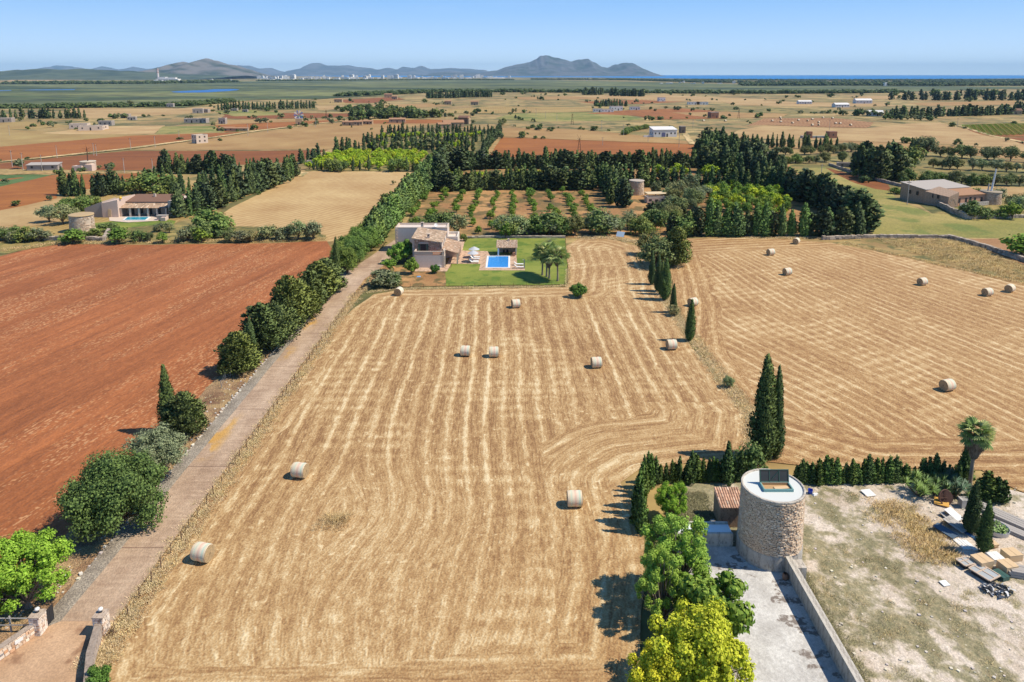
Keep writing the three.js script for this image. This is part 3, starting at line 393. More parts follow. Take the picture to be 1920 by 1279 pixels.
// conifer: columns of sprays round one or more leaders over a solid, lumpy core
function conifer(seed, { H = 8, R = 0.9, n = 900, L = 0.42, W = 0.13, form = 'column', cA = [0.022, 0.042, 0.014], cB = [0.05, 0.085, 0.026], leaders = 1, low = 0.04, loose = 0.12, core = 0.8 }) {
  const r = RNG(seed), g = new GB();
  const heads = []; for (let k = 0; k < leaders; k++) heads.push(k ? { x: (r() - 0.5) * R * 1.1, z: (r() - 0.5) * R * 1.1, h: H * (0.72 + 0.22 * r()), R: R * (0.5 + 0.2 * r()), s: seed + k * 9 } : { x: 0, z: 0, h: H, R, s: seed });
  const prof = (t, hd, an) => {
    let q = form === 'column' ? Math.min(1, Math.pow(t / 0.14 + 0.05, 0.6)) * Math.pow(Math.max(0, 1 - t ** 1.9), 0.85)
      : form === 'cone' ? Math.min(1, Math.pow(t / 0.1 + 0.05, 0.6)) * Math.pow(Math.max(0, 1 - t), 0.72)
      : Math.min(1, Math.pow(t / 0.16 + 0.1, 0.5)) * Math.pow(Math.max(0, 1 - t ** 2.6), 0.6);
    return hd.R * q * (form === 'shag' ? 0.42 + 1.05 * vn(Math.cos(an) * 1.4 + hd.s, Math.sin(an) * 1.4 + t * H * 0.5, seed) : 0.66 + 0.68 * vn(Math.cos(an) * 1.6 + hd.s, Math.sin(an) * 1.6 + t * H * 0.75, seed));
  };
  for (const hd of heads) {
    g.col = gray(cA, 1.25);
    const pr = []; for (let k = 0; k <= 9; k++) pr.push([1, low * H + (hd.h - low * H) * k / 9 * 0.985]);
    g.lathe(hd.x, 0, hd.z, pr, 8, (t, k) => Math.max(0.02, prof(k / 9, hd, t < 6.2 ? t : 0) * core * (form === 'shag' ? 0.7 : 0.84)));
    const m = Math.round(n * (hd.R * hd.h) / heads.reduce((a, q) => a + q.R * q.h, 0)), shag = form === 'shag', tn = Math.max(10, Math.round((shag ? 34 : 30) * hd.h / H * Math.sqrt(n / 1200))), tufts = [];
    for (let k = 0; k < tn; k++) { const t = clamp(1 - Math.pow((k + r()) / tn, 0.78), 0, 0.985), an = k * 2.39996 + r() * 1.2, pr = prof(t, hd, an), e = hd.R * (shag ? 0.2 + 0.34 * r() : 0.34 * (0.65 + 0.7 * r())) * (1 - 0.45 * t); tufts.push({ t, an, rr: shag ? Math.max(0, pr * (0.7 + 0.55 * r()) - e * 0.2) : Math.max(0, pr - e * 0.45), e, ey: e * (shag ? 0.6 : 1.9) }); }
    for (let k = 0; k < m; k++) {
      g.col = tint(r, cA, cB);
      if (r() < (shag ? 0.84 : 0.74)) { // leaf on a tuft
        const q = tufts[Math.floor(r() * tn)], u = 2 * r() - 1, b = r() * 6.283, w = Math.sqrt(1 - u * u), c = Math.cos(q.an), s = Math.sin(q.an), o1 = w * Math.cos(b), o2 = w * Math.sin(b), rad = 0.7 + 0.45 * r();
        const dx = c * o1 - s * o2, dz = s * o1 + c * o2, cy = low * H + (hd.h - low * H) * q.t, up = shag ? 0.15 + 0.5 * r() : 0.9 + 0.6 * r(), [ax, ay, az] = nrm(c * 0.55 + dx * 0.5 + (r() - 0.5) * 0.6, up + u * 0.3, s * 0.55 + dz * 0.5 + (r() - 0.5) * 0.6), [nx, ny, nz] = nrm(dx + c * 0.4 + (r() - 0.5) * 0.9, u + 0.3 + (r() - 0.5) * 0.9, dz + s * 0.4 + (r() - 0.5) * 0.9);
        g.leaf(hd.x + c * q.rr + dx * q.e * rad, Math.max(0.05, cy + u * q.ey * rad), hd.z + s * q.rr + dz * q.e * rad, nx, ny, nz, ax, ay, az, L * (0.65 + 0.7 * r()), W * (0.7 + 0.6 * r())); continue;
      }
      const t = 1 - Math.pow(r(), 0.72), an = r() * 6.283, rr = prof(t, hd, an) * (0.8 + 0.22 * r()) + (r() < loose ? 0.2 * hd.R * r() : 0), y = low * H + (hd.h - low * H) * t, c = Math.cos(an), s = Math.sin(an);
      const up = shag ? 0.3 + 0.5 * r() : 0.9 + 0.7 * r(), [ax, ay, az] = nrm(c * (1.1 - up * 0.45) + (r() - 0.5) * 0.7, up, s * (1.1 - up * 0.45) + (r() - 0.5) * 0.7), [nx, ny, nz] = nrm(c + (r() - 0.5) * 1.2, 0.25 + (r() - 0.5) * 1.2, s + (r() - 0.5) * 1.2);
      g.leaf(hd.x + c * rr, y, hd.z + s * rr, nx, ny, nz, ax, ay, az, L * (0.65 + 0.7 * r()), W * (0.7 + 0.6 * r()));
    }
  }
  const tr = new GB(); for (const hd of heads) tr.tube([[0, -0.2, 0, 0.05 + R * 0.14], [hd.x * 0.5, low * H + 0.6, hd.z * 0.5, 0.04 + R * 0.11], [hd.x, hd.h * 0.6, hd.z, 0.04]], 5);
  return { crown: g.geo(), trunk: tr.geo(), cm: needleM, tm: barkM, H };
}
// broadleaf: lobes of leaves on limbs; gaps stay between the lobes
function broadleaf(seed, { H = 4, R = 1.8, n = 2500, L = 0.16, W = 0.07, lobes = 9, cA = [0.05, 0.09, 0.02], cB = [0.11, 0.17, 0.04], trunkH = 0.3, squash = 0.8, core = 0.0, fill = 0.4, droop = 0, tm = barkM, m = leafM, lob = 0.46 }) {
  const r = RNG(seed), g = new GB(), tr = new GB(), bot = trunkH * H, cy = (H + bot) / 2, ry = (H - bot) / 2, L0 = [];
  for (let k = 0; k < lobes; k++) { // spread over the crown's ellipsoid
    const v = lobes === 1 ? 0 : 1 - 1.7 * (k + r()) / lobes, an = k * 2.39996 + r() * 0.9, q = Math.sqrt(Math.max(0, 1 - v * v)), e = lobes === 1 ? 0 : 0.44 + (lobes > 20 ? 0.46 : 0.32) * r(), lr = R * lob * (0.55 + 0.75 * r());
    L0.push({ x: Math.cos(an) * q * R * e, y: cy + v * ry * e * (1 + 0.2 * r()), z: Math.sin(an) * q * R * e, r: lobes === 1 ? R * 0.9 : lr, ry: (lobes === 1 ? ry : lr * squash) });
  }
  const tot = L0.reduce((a, q) => a + q.r * q.r, 0);
  tr.tube([[0, -0.2, 0, 0.07 * R + 0.03], [(r() - 0.5) * 0.1 * R, bot * 0.9, (r() - 0.5) * 0.1 * R, 0.05 * R + 0.02], [0, cy, 0, 0.03 * R + 0.01]], 6);
  for (const q of L0) {
    tr.tube([[0, bot * 0.75, 0, 0.03 * R + 0.015], [q.x * 0.45, lerp(bot, q.y, 0.5), q.z * 0.45, 0.02 * R + 0.012], [q.x, q.y, q.z, 0.012]], 4, false);
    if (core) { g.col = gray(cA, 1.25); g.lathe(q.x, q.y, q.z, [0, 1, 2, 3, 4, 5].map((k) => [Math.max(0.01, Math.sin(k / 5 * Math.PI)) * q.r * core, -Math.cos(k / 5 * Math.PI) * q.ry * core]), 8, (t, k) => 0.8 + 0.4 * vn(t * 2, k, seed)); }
    const m2 = Math.round(n * q.r * q.r / tot);
    for (let k = 0; k < m2; k++) {
      const u = 2 * r() - 1, an = r() * 6.283, s = Math.sqrt(1 - u * u), dx = s * Math.cos(an), dy = u, dz = s * Math.sin(an), clump = vn(dx * 2.6 + q.x * 3, dz * 2.6 + dy * 2.6 + q.z * 3, seed + 3), rad = (r() < fill ? Math.pow(r(), 0.5) * 0.9 : 0.82 + 0.3 * r()) * (0.62 + 0.72 * clump);
      g.col = tint(r, cA, cB);
      const [nx, ny, nz] = nrm(dx + (r() - 0.5) * 1.5, dy + 0.45 + (r() - 0.5) * 1.5, dz + (r() - 0.5) * 1.5); let [ax, ay, az] = nrm((r() - 0.5) * 2 + dx * 0.5, (r() - 0.5) * 2 - droop, (r() - 0.5) * 2 + dz * 0.5); const d = ax * nx + ay * ny + az * nz;[ax, ay, az] = nrm(ax - nx * d, ay - ny * d, az - nz * d);
      const py = Math.max(0.06, q.y + dy * q.ry * rad);
      g.leaf(q.x + dx * q.r * rad, py, q.z + dz * q.r * rad, nx, ny, nz, ax, ay, az, L * (0.6 + 0.8 * r()), W * (0.7 + 0.6 * r()));
    }
  }
  return { crown: g.geo(), trunk: tr.geo(), cm: m, tm, H };
}
function set(n, seed, make, o, o2 = () => ({})) { const a = []; for (let k = 0; k < n; k++) a.push(make(seed + k * 31, { ...o, ...o2(k) })); return a; }
const PROTO = {
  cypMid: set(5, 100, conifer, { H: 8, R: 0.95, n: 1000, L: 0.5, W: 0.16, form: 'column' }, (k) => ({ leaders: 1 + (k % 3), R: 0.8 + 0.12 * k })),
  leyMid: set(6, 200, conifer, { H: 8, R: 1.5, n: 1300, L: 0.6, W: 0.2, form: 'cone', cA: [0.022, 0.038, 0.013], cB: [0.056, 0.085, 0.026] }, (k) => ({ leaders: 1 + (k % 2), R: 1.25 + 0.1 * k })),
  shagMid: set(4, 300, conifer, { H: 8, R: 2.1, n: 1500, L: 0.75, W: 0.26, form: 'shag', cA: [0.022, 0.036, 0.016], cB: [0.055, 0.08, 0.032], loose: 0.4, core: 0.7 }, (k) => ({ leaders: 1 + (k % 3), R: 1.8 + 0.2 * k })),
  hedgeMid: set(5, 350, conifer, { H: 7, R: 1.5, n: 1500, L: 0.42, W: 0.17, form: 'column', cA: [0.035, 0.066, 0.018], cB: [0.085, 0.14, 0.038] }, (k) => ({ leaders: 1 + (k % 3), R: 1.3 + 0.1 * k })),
  cypFar: set(4, 400, conifer, { H: 7, R: 1.0, n: 260, L: 0.95, W: 0.34, form: 'column', cA: [0.020, 0.036, 0.014], cB: [0.046, 0.07, 0.026], core: 0.9 }, (k) => ({ leaders: 1 + (k % 2) })),
  dumpFar: set(4, 450, conifer, { H: 7, R: 1.9, n: 260, L: 1.1, W: 0.42, form: 'shag', cA: [0.024, 0.04, 0.018], cB: [0.055, 0.08, 0.034], core: 0.85 }),
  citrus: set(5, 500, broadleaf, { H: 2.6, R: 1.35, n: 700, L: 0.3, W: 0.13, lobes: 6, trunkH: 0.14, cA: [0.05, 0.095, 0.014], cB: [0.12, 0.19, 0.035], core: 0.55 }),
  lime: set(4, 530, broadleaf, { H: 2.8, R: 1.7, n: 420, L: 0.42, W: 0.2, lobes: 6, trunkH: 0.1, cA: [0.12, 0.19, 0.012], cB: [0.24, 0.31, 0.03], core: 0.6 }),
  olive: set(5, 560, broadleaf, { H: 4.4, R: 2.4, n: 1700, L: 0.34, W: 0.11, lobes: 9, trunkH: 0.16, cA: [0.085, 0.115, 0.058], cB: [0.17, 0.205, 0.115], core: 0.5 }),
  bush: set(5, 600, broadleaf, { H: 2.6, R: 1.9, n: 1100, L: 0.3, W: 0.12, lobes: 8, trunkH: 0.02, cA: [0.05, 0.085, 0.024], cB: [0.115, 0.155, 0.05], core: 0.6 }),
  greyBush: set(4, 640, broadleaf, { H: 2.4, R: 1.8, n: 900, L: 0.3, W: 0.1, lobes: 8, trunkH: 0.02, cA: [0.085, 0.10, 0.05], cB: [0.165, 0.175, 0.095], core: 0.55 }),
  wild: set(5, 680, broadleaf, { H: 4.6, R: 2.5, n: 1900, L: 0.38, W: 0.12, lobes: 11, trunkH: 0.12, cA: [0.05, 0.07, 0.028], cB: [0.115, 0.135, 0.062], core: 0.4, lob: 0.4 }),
  bushFar: set(4, 720, broadleaf, { H: 3.2, R: 2.6, n: 170, L: 0.85, W: 0.38, lobes: 5, trunkH: 0.02, cA: [0.04, 0.066, 0.022], cB: [0.09, 0.12, 0.042], core: 0.75 }),
  oliveFar: set(3, 760, broadleaf, { H: 3.6, R: 2.4, n: 170, L: 0.8, W: 0.34, lobes: 5, trunkH: 0.05, cA: [0.06, 0.08, 0.038], cB: [0.115, 0.135, 0.07], core: 0.7 }),
};
const rp = RNG(777), KIND = { cypSmall: 'cypress_tree', leafHedge: 'hedge_shrub', glossy: 'bush', weed: 'weed', cypMid: 'cypress_tree', leyMid: 'conifer_tree', shagMid: 'broad_conifer', hedgeMid: 'hedge_conifer', cypFar: 'distant_cypress', dumpFar: 'distant_conifer', citrus: 'citrus_tree', lime: 'lime_tree', olive: 'olive_tree', bush: 'bush', greyBush: 'bush', wild: 'wild_tree', bushFar: 'distant_bush', oliveFar: 'distant_olive' };
const CAT = { broad_conifer: 'conifer', distant_cypress: 'cypress', distant_conifer: 'conifer', distant_bush: 'bush', distant_olive: 'olive tree', hedge_shrub: 'shrub', cypress_tree: 'cypress', conifer_tree: 'conifer', hedge_conifer: 'conifer', citrus_tree: 'citrus tree', lime_tree: 'citrus tree', olive_tree: 'olive tree', bush: 'bush', wild_tree: 'tree' };
// one plant: a far one is a single crown, a near one has a trunk and a crown
function plant(kind, [x, z], h, label, group = null, { wide = 1, lean = null, variant = null, name = null, cat = null, far = null } = {}) {
  const set = PROTO[kind], p = set[variant ?? Math.floor(rp() * set.length)], s = h / p.H, nm = name ?? KIND[kind], single1 = far ?? /Far$/.test(kind);
  let o;
  if (single1) { o = shade(new THREE.Mesh(p.crown, p.cm)); o.name = numbered(nm); scene.add(o); } else { o = new THREE.Group(); o.name = numbered(nm); const t = shade(new THREE.Mesh(p.trunk, p.tm)), c = shade(new THREE.Mesh(p.crown, p.cm)); t.name = 'trunk'; c.name = 'crown'; o.add(t, c); scene.add(o); }
  const w = s * wide * (0.9 + 0.2 * rp()); o.scale.set(w, s, w); o.position.set(x, -0.03, z); o.rotation.set((rp() - 0.5) * 0.09, rp() * 6.283, (rp() - 0.5) * 0.09); { const tints = p.cm === needleM ? needleTints : p.cm === leafM ? leafTints : null, k = Math.floor(rp() * 4); if (tints) (single1 ? o : o.children[1]).material = tints[k]; }
  if (lean) { o.rotation.order = 'XYZ'; o.rotation.z = lean; }
  o.userData = { label, category: cat ?? CAT[nm] ?? 'tree' }; if (group) o.userData.group = group; return o;
}
function rowOf(kinds, pts, step, h0, h1, label, group, { jit = 0.25, wide = 1, skip = 0 } = {}) { along(pts, step, (x, z) => { const j = step * jit; if (rp() < skip) return; plant(kinds[Math.floor(rp() * kinds.length)], [x + (rp() - 0.5) * 2 * j, z + (rp() - 0.5) * 2 * j], lerp(h0, h1, rp()) * (0.86 + 0.26 * rp()), label, group, { wide: wide * (0.8 + 0.45 * rp()) }); }); }
function fillOf(kinds, poly, step, h0, h1, label, group, { jit = 0.35, wide = 1, skip = 0, rot = 0, stepz = null } = {}) {
  let cx = 0, cz = 0; for (const q of poly) { cx += q[0] / poly.length; cz += q[1] / poly.length; } let rad = 0; for (const q of poly) rad = Math.max(rad, Math.hypot(q[0] - cx, q[1] - cz)); const c = Math.cos(rot), s = Math.sin(rot), sz = stepz ?? step;
  for (let a = -rad; a <= rad; a += step) for (let b = -rad; b <= rad; b += sz) { const x = cx + a * c + b * s + (rp() - 0.5) * 2 * jit * step, z = cz - a * s + b * c + (rp() - 0.5) * 2 * jit * sz; if (rp() < skip || polyDist(poly, x, z) < 0) continue; plant(kinds[Math.floor(rp() * kinds.length)], [x, z], lerp(h0, h1, rp()), label, group, { wide: wide * (0.85 + 0.3 * rp()) }); }
}

// ---------- tree rows, groves and hedges of the middle and far distance ----------
// behind the citrus orchard
rowOf(['leyMid', 'shagMid', 'leyMid', 'cypMid'], [[-25.81,-220.01],[0,-222.1],[25.83,-223.16]], 1.6, 5.6, 7.8, 'dark cypress in the windbreak along the back of the citrus orchard', 'windbreak behind the orchard', { wide: 1.35 });
rowOf(['leyMid', 'shagMid', 'cypMid'], [[-23.95,-267.77],[-6.19,-272.42],[29.07,-274],[73.08,-275.6]], 1.8, 5.6, 8.0, 'dark cypress in the windbreak at the foot of the bare red field', 'windbreak below the red field', { wide: 1.4 });
rowOf(['lime'], [[-22.14,-242.86],[7.46,-245.4],[29.68,-244.12]], 5.2, 2.6, 3.6, 'yellow-green citrus tree between two dark windbreaks', 'citrus between the windbreaks', { jit: 0.4 });
rowOf(['lime'], [[51.65,-251.99],[74.04,-253.35]], 4.2, 2.6, 4.2, 'yellow-green citrus tree among dark trees behind the stone mill stump', 'citrus behind the mill stump', { jit: 0.4 });
rowOf(['cypMid', 'leyMid'], [[27.45,-225.32],[43.29,-227.51],[58.33,-225.32],[81.01,-216.93]], 2.3, 6, 8.4, 'dark cypress in the row behind the grove with the stone mill stump', 'cypresses behind the mill stump grove', { wide: 1.35 });
fillOf(['leyMid', 'cypMid', 'shagMid'], [[88.15,-338.67],[107.14,-364.61],[102.84,-320.4],[97.98,-269.3],[92.23,-233.19],[82.34,-225.32],[78.3,-245.4],[70.72,-258.93]], 5.2, 7, 10.5, 'tall dark conifer in the dense stand between the red field and the grove', 'dense conifer stand', { wide: 1.2 });
rowOf(['leyMid', 'shagMid'], [[80.63,-225.32],[83.7,-211.04],[83.77,-188.71],[82.51,-170.54],[81.44,-159.82]], 2.3, 7, 9.6, 'dark conifer in the slanting windbreak beside the green meadow', 'windbreak beside the meadow', { wide: 1.1 });
rowOf(['leyMid', 'shagMid', 'hedgeMid'], [[40.17,-157.07],[53.15,-156.8],[65.01,-156.27],[79.81,-156]], 2.1, 5.8, 8.2, 'dark conifer in the windbreak along the top of the eastern stubble field', 'windbreak above the eastern stubble field', { wide: 1.0 });
fillOf(['citrus', 'lime', 'citrus'], [[62.61,-225.32],[83.27,-223.16],[74.2,-182.73],[64.72,-175.76],[52.79,-181.29],[56.14,-205.44]], 3.7, 2.2, 3.4, 'round citrus tree in the grove enclosed by dark windbreaks', 'citrus grove inside the windbreaks', { jit: 0.3 });
fillOf(['olive', 'wild'], [[39.99,-205.44],[58.88,-227.51],[57.73,-207.27],[49.96,-186.42],[40.6,-182.73]], 5.5, 3.4, 5.2, 'soft grey-green tree beside the sun canopy of the mill stump grove', 'trees by the sun canopy');
fillOf(['shagMid', 'leyMid'], [[28.36,-239.14],[33.7,-233.19],[30.26,-186.42],[28.81,-170.54],[25.43,-174.42],[25.55,-202.75]], 4.8, 7, 9.5, 'broad dark conifer at the corner of the orchard by the stone mill stump', 'conifers at the orchard corner', { wide: 1.15 });
fillOf(['wild', 'shagMid', 'bush'], [[33.65,-179.18],[46.2,-182.73],[40.06,-157.62],[32.9,-152.35],[28.53,-157.62]], 4.6, 3.2, 5.4, 'grey-green wild tree in the thicket where windbreak and field margin meet', 'thicket at the field corner');
rowOf(['wild', 'olive', 'bush'], [[-3.06,-158.71],[6.07,-157.62],[15.89,-158.71],[27.07,-159.82]], 2.6, 3.2, 5.6, 'olive-green tree in the thicket between the villa lawn and the orchard', 'thicket behind the villa lawn', { jit: 0.5 });
rowOf(['wild', 'bush', 'olive'], [[12.56,-163.25],[21.72,-166.21],[30.14,-163.25]], 3.6, 3, 4.6, 'low scrubby tree between orchard and stubble field corner', 'scrub below the orchard', { jit: 0.6 });
// citrus orchard in rows
{ const poly = [[-27.04,-214.93],[24.47,-216.93],[23.08,-179.18],[23.69,-162.09],[4.92,-159.82],[-6.91,-163.25],[-25.15,-172.46],[-26.79,-179.18]], lab = 'small green citrus tree on bare brown soil of the orchard behind the villa', r = RNG(41);
  for (let c = 0; c < 14; c++) for (let k = 0; k < 24; k++) { const x = -36 + c * 5.2 + (r() - 0.5) * 1.6, z = -222 + k * 3.1 + (r() - 0.5) * 1.8, keep = r(); if (polyDist(poly, x, z) < 0.6 || keep < 0.2) continue; plant('citrus', [x, z], 1.0 + 1.3 * r(), lab, 'citrus orchard behind the villa', { wide: 0.85 + 0.35 * r() }); } }
// clipped conifer hedge along the drive, and its leafy lower end
rowOf(['hedgeMid'], [[-29.41,-146.45],[-29.62,-157.62],[-29.12,-182.73],[-27.78,-221.05],[-29.55,-263.28],[-28.14,-300.11]], 1.5, 5.6, 7.2, 'dense mid green conifer in the tall hedge climbing past the villa', 'tall hedge past the villa', { jit: 0.3, wide: 1.25 });
rowOf(['hedgeMid', 'leyMid'], [[-31.05,-151.33],[-30.33,-184.19],[-29.57,-223.16],[-31.09,-266.26]], 2.0, 5.6, 7.0, 'dense mid green conifer on the straw field side of the tall hedge', 'straw field side of the tall hedge', { jit: 0.3, wide: 1.2 });
rowOf(['leyMid', 'shagMid'], [[-24.48,-233.19],[-26.36,-263.28],[-26.74,-294.51]], 3.2, 7, 9, 'dark tall conifer where hedge and orchard windbreak meet', 'conifers at the hedge corner');
// far rectangle of groves with windbreaks
rowOf(['cypFar'], [[-78.95,-434.14],[-42.6,-436.12],[-7.11,-430.25]], 2.5, 5, 6.6, 'dark cypress in the farthest windbreak of the walled citrus groves', 'farthest grove windbreak', { wide: 1.1 });
rowOf(['cypFar'], [[-78.42,-373.17],[-45.32,-376.11],[-15.76,-380.61]], 2.5, 5, 6.6, 'dark cypress in the middle windbreak of the citrus groves', 'middle grove windbreak', { wide: 1.1 });
rowOf(['cypFar'], [[-73.83,-331.59],[-45.36,-333.92],[-17.76,-336.28]], 2.4, 5, 6.6, 'dark cypress in the nearest windbreak of the citrus groves', 'nearest grove windbreak', { wide: 1.1 });
rowOf(['cypFar'], [[-7.31,-442.15],[-10.23,-388.34],[-13.24,-324.78]], 3.0, 5, 6.6, 'dark cypress in the windbreak along the left edge of the bare red field', 'windbreak beside the red field', { wide: 1.1 });
fillOf(['lime'], [[-76.51,-415.32],[-18.9,-418.96],[-19.47,-398.05],[-77.24,-394.76]], 6.2, 2.4, 3.2, 'yellow-green citrus tree in the farthest narrow grove', 'citrus of the farthest grove');
fillOf(['lime', 'citrus'], [[-73.08,-359.11],[-19.23,-364.61],[-21.03,-348.6],[-73.08,-346.06]], 6.2, 2.4, 3.2, 'yellow-green citrus tree in the middle narrow grove', 'citrus of the middle grove');
rowOf(['oliveFar'], [[-53.9,-343.57],[-36.8,-348.6]], 6, 4.5, 6, 'pale grey-green olive tree rising between the citrus groves', 'olives between the groves', { jit: 0.5 });
fillOf(['lime'], [[-77.98,-269.3],[-82.94,-296.35],[-76.02,-324.78],[-38.72,-320.4],[-34.85,-278.86],[-55.11,-269.3]], 4.4, 2.2, 3.0, 'bright yellow-green citrus tree in the grove above the straw field', 'bright citrus grove above the straw field', { jit: 0.3 });
rowOf(['cypMid'], [[-76.14,-269.3],[-70.45,-267.01]], 2.2, 2.6, 4.6, 'small dark cypress at the fence of the bright citrus grove', 'small cypresses before the bright grove');
rowOf(['cypMid'], [[-60.56,-266.26],[-50.06,-266.26]], 3.6, 4, 6, 'slim dark cypress standing alone before the bright citrus grove', 'lone cypresses before the bright grove', { jit: 0.5 });
rowOf(['leyMid', 'bush'], [[-69.04,-266.26],[-62.24,-264.76]], 2.6, 3.6, 4.8, 'bushy dark conifer before the bright citrus grove', 'bushy conifers before the bright grove');
rowOf(['leyMid', 'bush'], [[-45.17,-264.76],[-34.13,-264.76]], 2.6, 3.2, 4.8, 'bushy dark conifer by the end of the tall hedge', 'bushy conifers by the hedge end');
rowOf(['cypFar'], [[-86.56,-287.34],[-82.44,-294.51],[-78.98,-300.11]], 2.2, 5, 6.5, 'cypress in the row between red soil and bright citrus grove', 'row by the bright grove', { wide: 1.1 });
rowOf(['cypFar'], [[-80.58,-320.4],[-74.59,-333.92]], 3.0, 6, 8.5, 'cypress in the short row at the corner of the tan field', 'row at the tan field corner', { wide: 1.1 });
// left villa's trees
rowOf(['shagMid', 'leyMid', 'cypMid'], [[-130.05,-258.93],[-119.83,-258.93],[-101.72,-260.37]], 2.1, 5.6, 8.4, 'dark cypress in the row behind the low villa beside the red ploughed land', 'row behind the low villa', { wide: 0.95 });
rowOf(['leyMid', 'cypMid', 'shagMid'], [[-84.49,-177.11],[-81.9,-182.73],[-81.57,-198.41],[-79.69,-216.93],[-78.17,-230.88],[-78.68,-254.72]], 2.7, 6.5, 9.2, 'dark green conifer in the slanting windbreak beside the straw field', 'slanting windbreak by the low villa', { wide: 1.1 });
rowOf(['leyMid', 'cypMid'], [[-97.9,-201.87],[-94.14,-209.14],[-91.78,-227.51],[-86.64,-248]], 3.0, 6.5, 9.6, 'dark slender conifer behind the slanting windbreak of the low villa', 'second rank of the slanting windbreak', { wide: 0.95 });
rowOf(['shagMid', 'leyMid'], [[-135.53,-211.04],[-129.24,-209.14],[-123.66,-209.14],[-120.92,-214.93]], 2.6, 6, 8.6, 'dark broad conifer in the group between red field and low villa', 'conifers left of the low villa', { wide: 0.9 });
rowOf(['leyMid', 'cypMid'], [[-121.13,-218.97],[-118.37,-225.32],[-111.02,-229.75]], 2.4, 5, 7.6, 'dark cypress directly behind the low villa', 'cypresses directly behind the low villa', { wide: 0.9 });
for (const [p, h, w] of [[[-114.37,-214.93], 5, 1.1], [[-109.78,-216.93], 6, 1.3], [[-103.34,-211.04], 5, 1]]) plant('bush', p, h, 'big rounded green tree behind the roof of the low villa', 'rounded trees behind the low villa', { wide: w * 1.2, name: 'round_tree', cat: 'tree' });
for (const [p, h, w] of [[[-120.16,-188.71], 3.2, 1.2], [[-116.06,-187.18], 3.6, 1.2], [[-116.13,-193.44], 3, 1]]) plant('bush', p, h, 'leafy bright green tree left of the low villa', 'leafy trees left of the low villa', { wide: w, name: 'leafy_tree', cat: 'tree' });
for (const [p, h, w] of [[[-114.5,-171.81], 4.2, 1.1], [[-109.49,-169.28], 4.6, 1.2], [[-108.04,-171.17], 4, 1]]) plant('olive', p, h, 'grey-green olive tree beside the round stone mill of the low villa', 'olives beside the low villa mill', { wide: w });
// scrub bank along the far edge of the red field
rowOf(['bush', 'greyBush'], [[-119.07,-151.33],[-111.61,-152.35],[-105.06,-151.33],[-101.37,-152.86]], 2.3, 2.2, 3.4, 'shaggy green bush on the scrub bank left of the stone mill', 'bushes left of the mill', { jit: 0.4 });
for (const [k, p, h, w] of [['citrus', [-94.75,-149.34], 3.0, 1.6], ['bush', [-93.07,-154.41], 2.2, 1.2], ['citrus', [-85.33,-149.84], 3.2, 1.5], ['bush', [-93.71,-161.52], 2.0, 1.5], ['citrus', [-75.74,-149.84], 2.2, 1.2], ['bush', [-81.22,-150.83], 2.2, 1.3], ['wild', [-78.9,-150.83], 2.2, 0.8], ['greyBush', [-82,-160.95], 2, 1], ['olive', [-78.98,-159.82], 2.6, 1], ['bush', [-69.05,-158.71], 5.4, 1.35], ['greyBush', [-70.98,-151.33], 3.2, 1.2], ['citrus', [-67.73,-150.83], 2.8, 1.2], ['bush', [-68.73,-152.35], 3.6, 1], ['wild', [-61.67,-150.83], 2.8, 1.2], ['greyBush', [-59.11,-150.83], 2.6, 1.1], ['greyBush', [-57.25,-150.83], 2.4, 1], ['greyBush', [-54.45,-152.86], 3.2, 1.1], ['greyBush', [-50.68,-152.86], 2.6, 1.0], ['olive', [-47.15,-152.86], 4.2, 1.1], ['olive', [-43.85,-152.86], 4.0, 1.1]]) plant(k, p, h, { citrus: 'glossy rounded bush on the scrub bank above the red field', bush: 'dense green bush on the scrub bank above the red field', wild: 'brownish wild shrub on the scrub bank above the red field', greyBush: 'grey-green mastic bush on the scrub bank above the red field', olive: 'silvery olive on the scrub bank above the red field' }[k], 'scrub bank above the red field, ' + k, { wide: w, name: k === 'citrus' ? 'glossy_bush' : null, cat: k === 'citrus' ? 'bush' : null });
// right: big dark group, umbrella pine, hedgerows
fillOf(['shagMid', 'leyMid'], [[128.59,-263.28],[140.45,-278.86],[142.64,-257.51],[131.04,-236.72],[125.43,-239.14],[122.73,-246.69]], 4.2, 8, 12, 'tall black-green conifer in the clump behind the old farmhouse', 'clump behind the old farmhouse', { wide: 1.15 });
rowOf(['leyMid', 'cypMid'], [[165.98,-316.13],[176.65,-320.4]], 4, 6, 8, 'dark tree standing behind the umbrella pine', 'trees behind the umbrella pine', { jit: 0.5 });
plant('bush', [149.42,-269.3], 9, 'umbrella pine with a domed bright green crown beside the dark clump', null, { wide: 0.95, name: 'umbrella_pine', cat: 'pine' });
rowOf(['leyMid', 'wild'], [[179.79,-320.4],[183.18,-318.25],[186.75,-316.13]], 3.4, 6, 8.6, 'dark tree in the broken row past the umbrella pine', 'broken row past the pine', { jit: 0.5, wide: 0.9 });
rowOf(['wild'], [[189.06,-311.97],[203.25,-302.02],[218.8,-289.1],[232.33,-278.86]], 4.4, 4.4, 6, 'wispy olive-green tree in the upper hedgerow by the tan field', 'upper hedgerow', { jit: 0.4 });
rowOf(['wild', 'olive'], [[160.52,-278.86],[171.47,-269.3],[187.69,-263.28],[210.43,-251.99]], 3.6, 3.6, 5, 'grey-green tree in the middle hedgerow behind the old farmhouse', 'middle hedgerow', { jit: 0.4 });
rowOf(['bush', 'wild'], [[132.7,-239.14],[145.45,-233.19],[164.34,-229.75],[186.94,-223.16]], 3.0, 3.2, 4.6, 'dense green shrub in the lower hedgerow behind the old farmhouse', 'lower hedgerow', { jit: 0.4 });
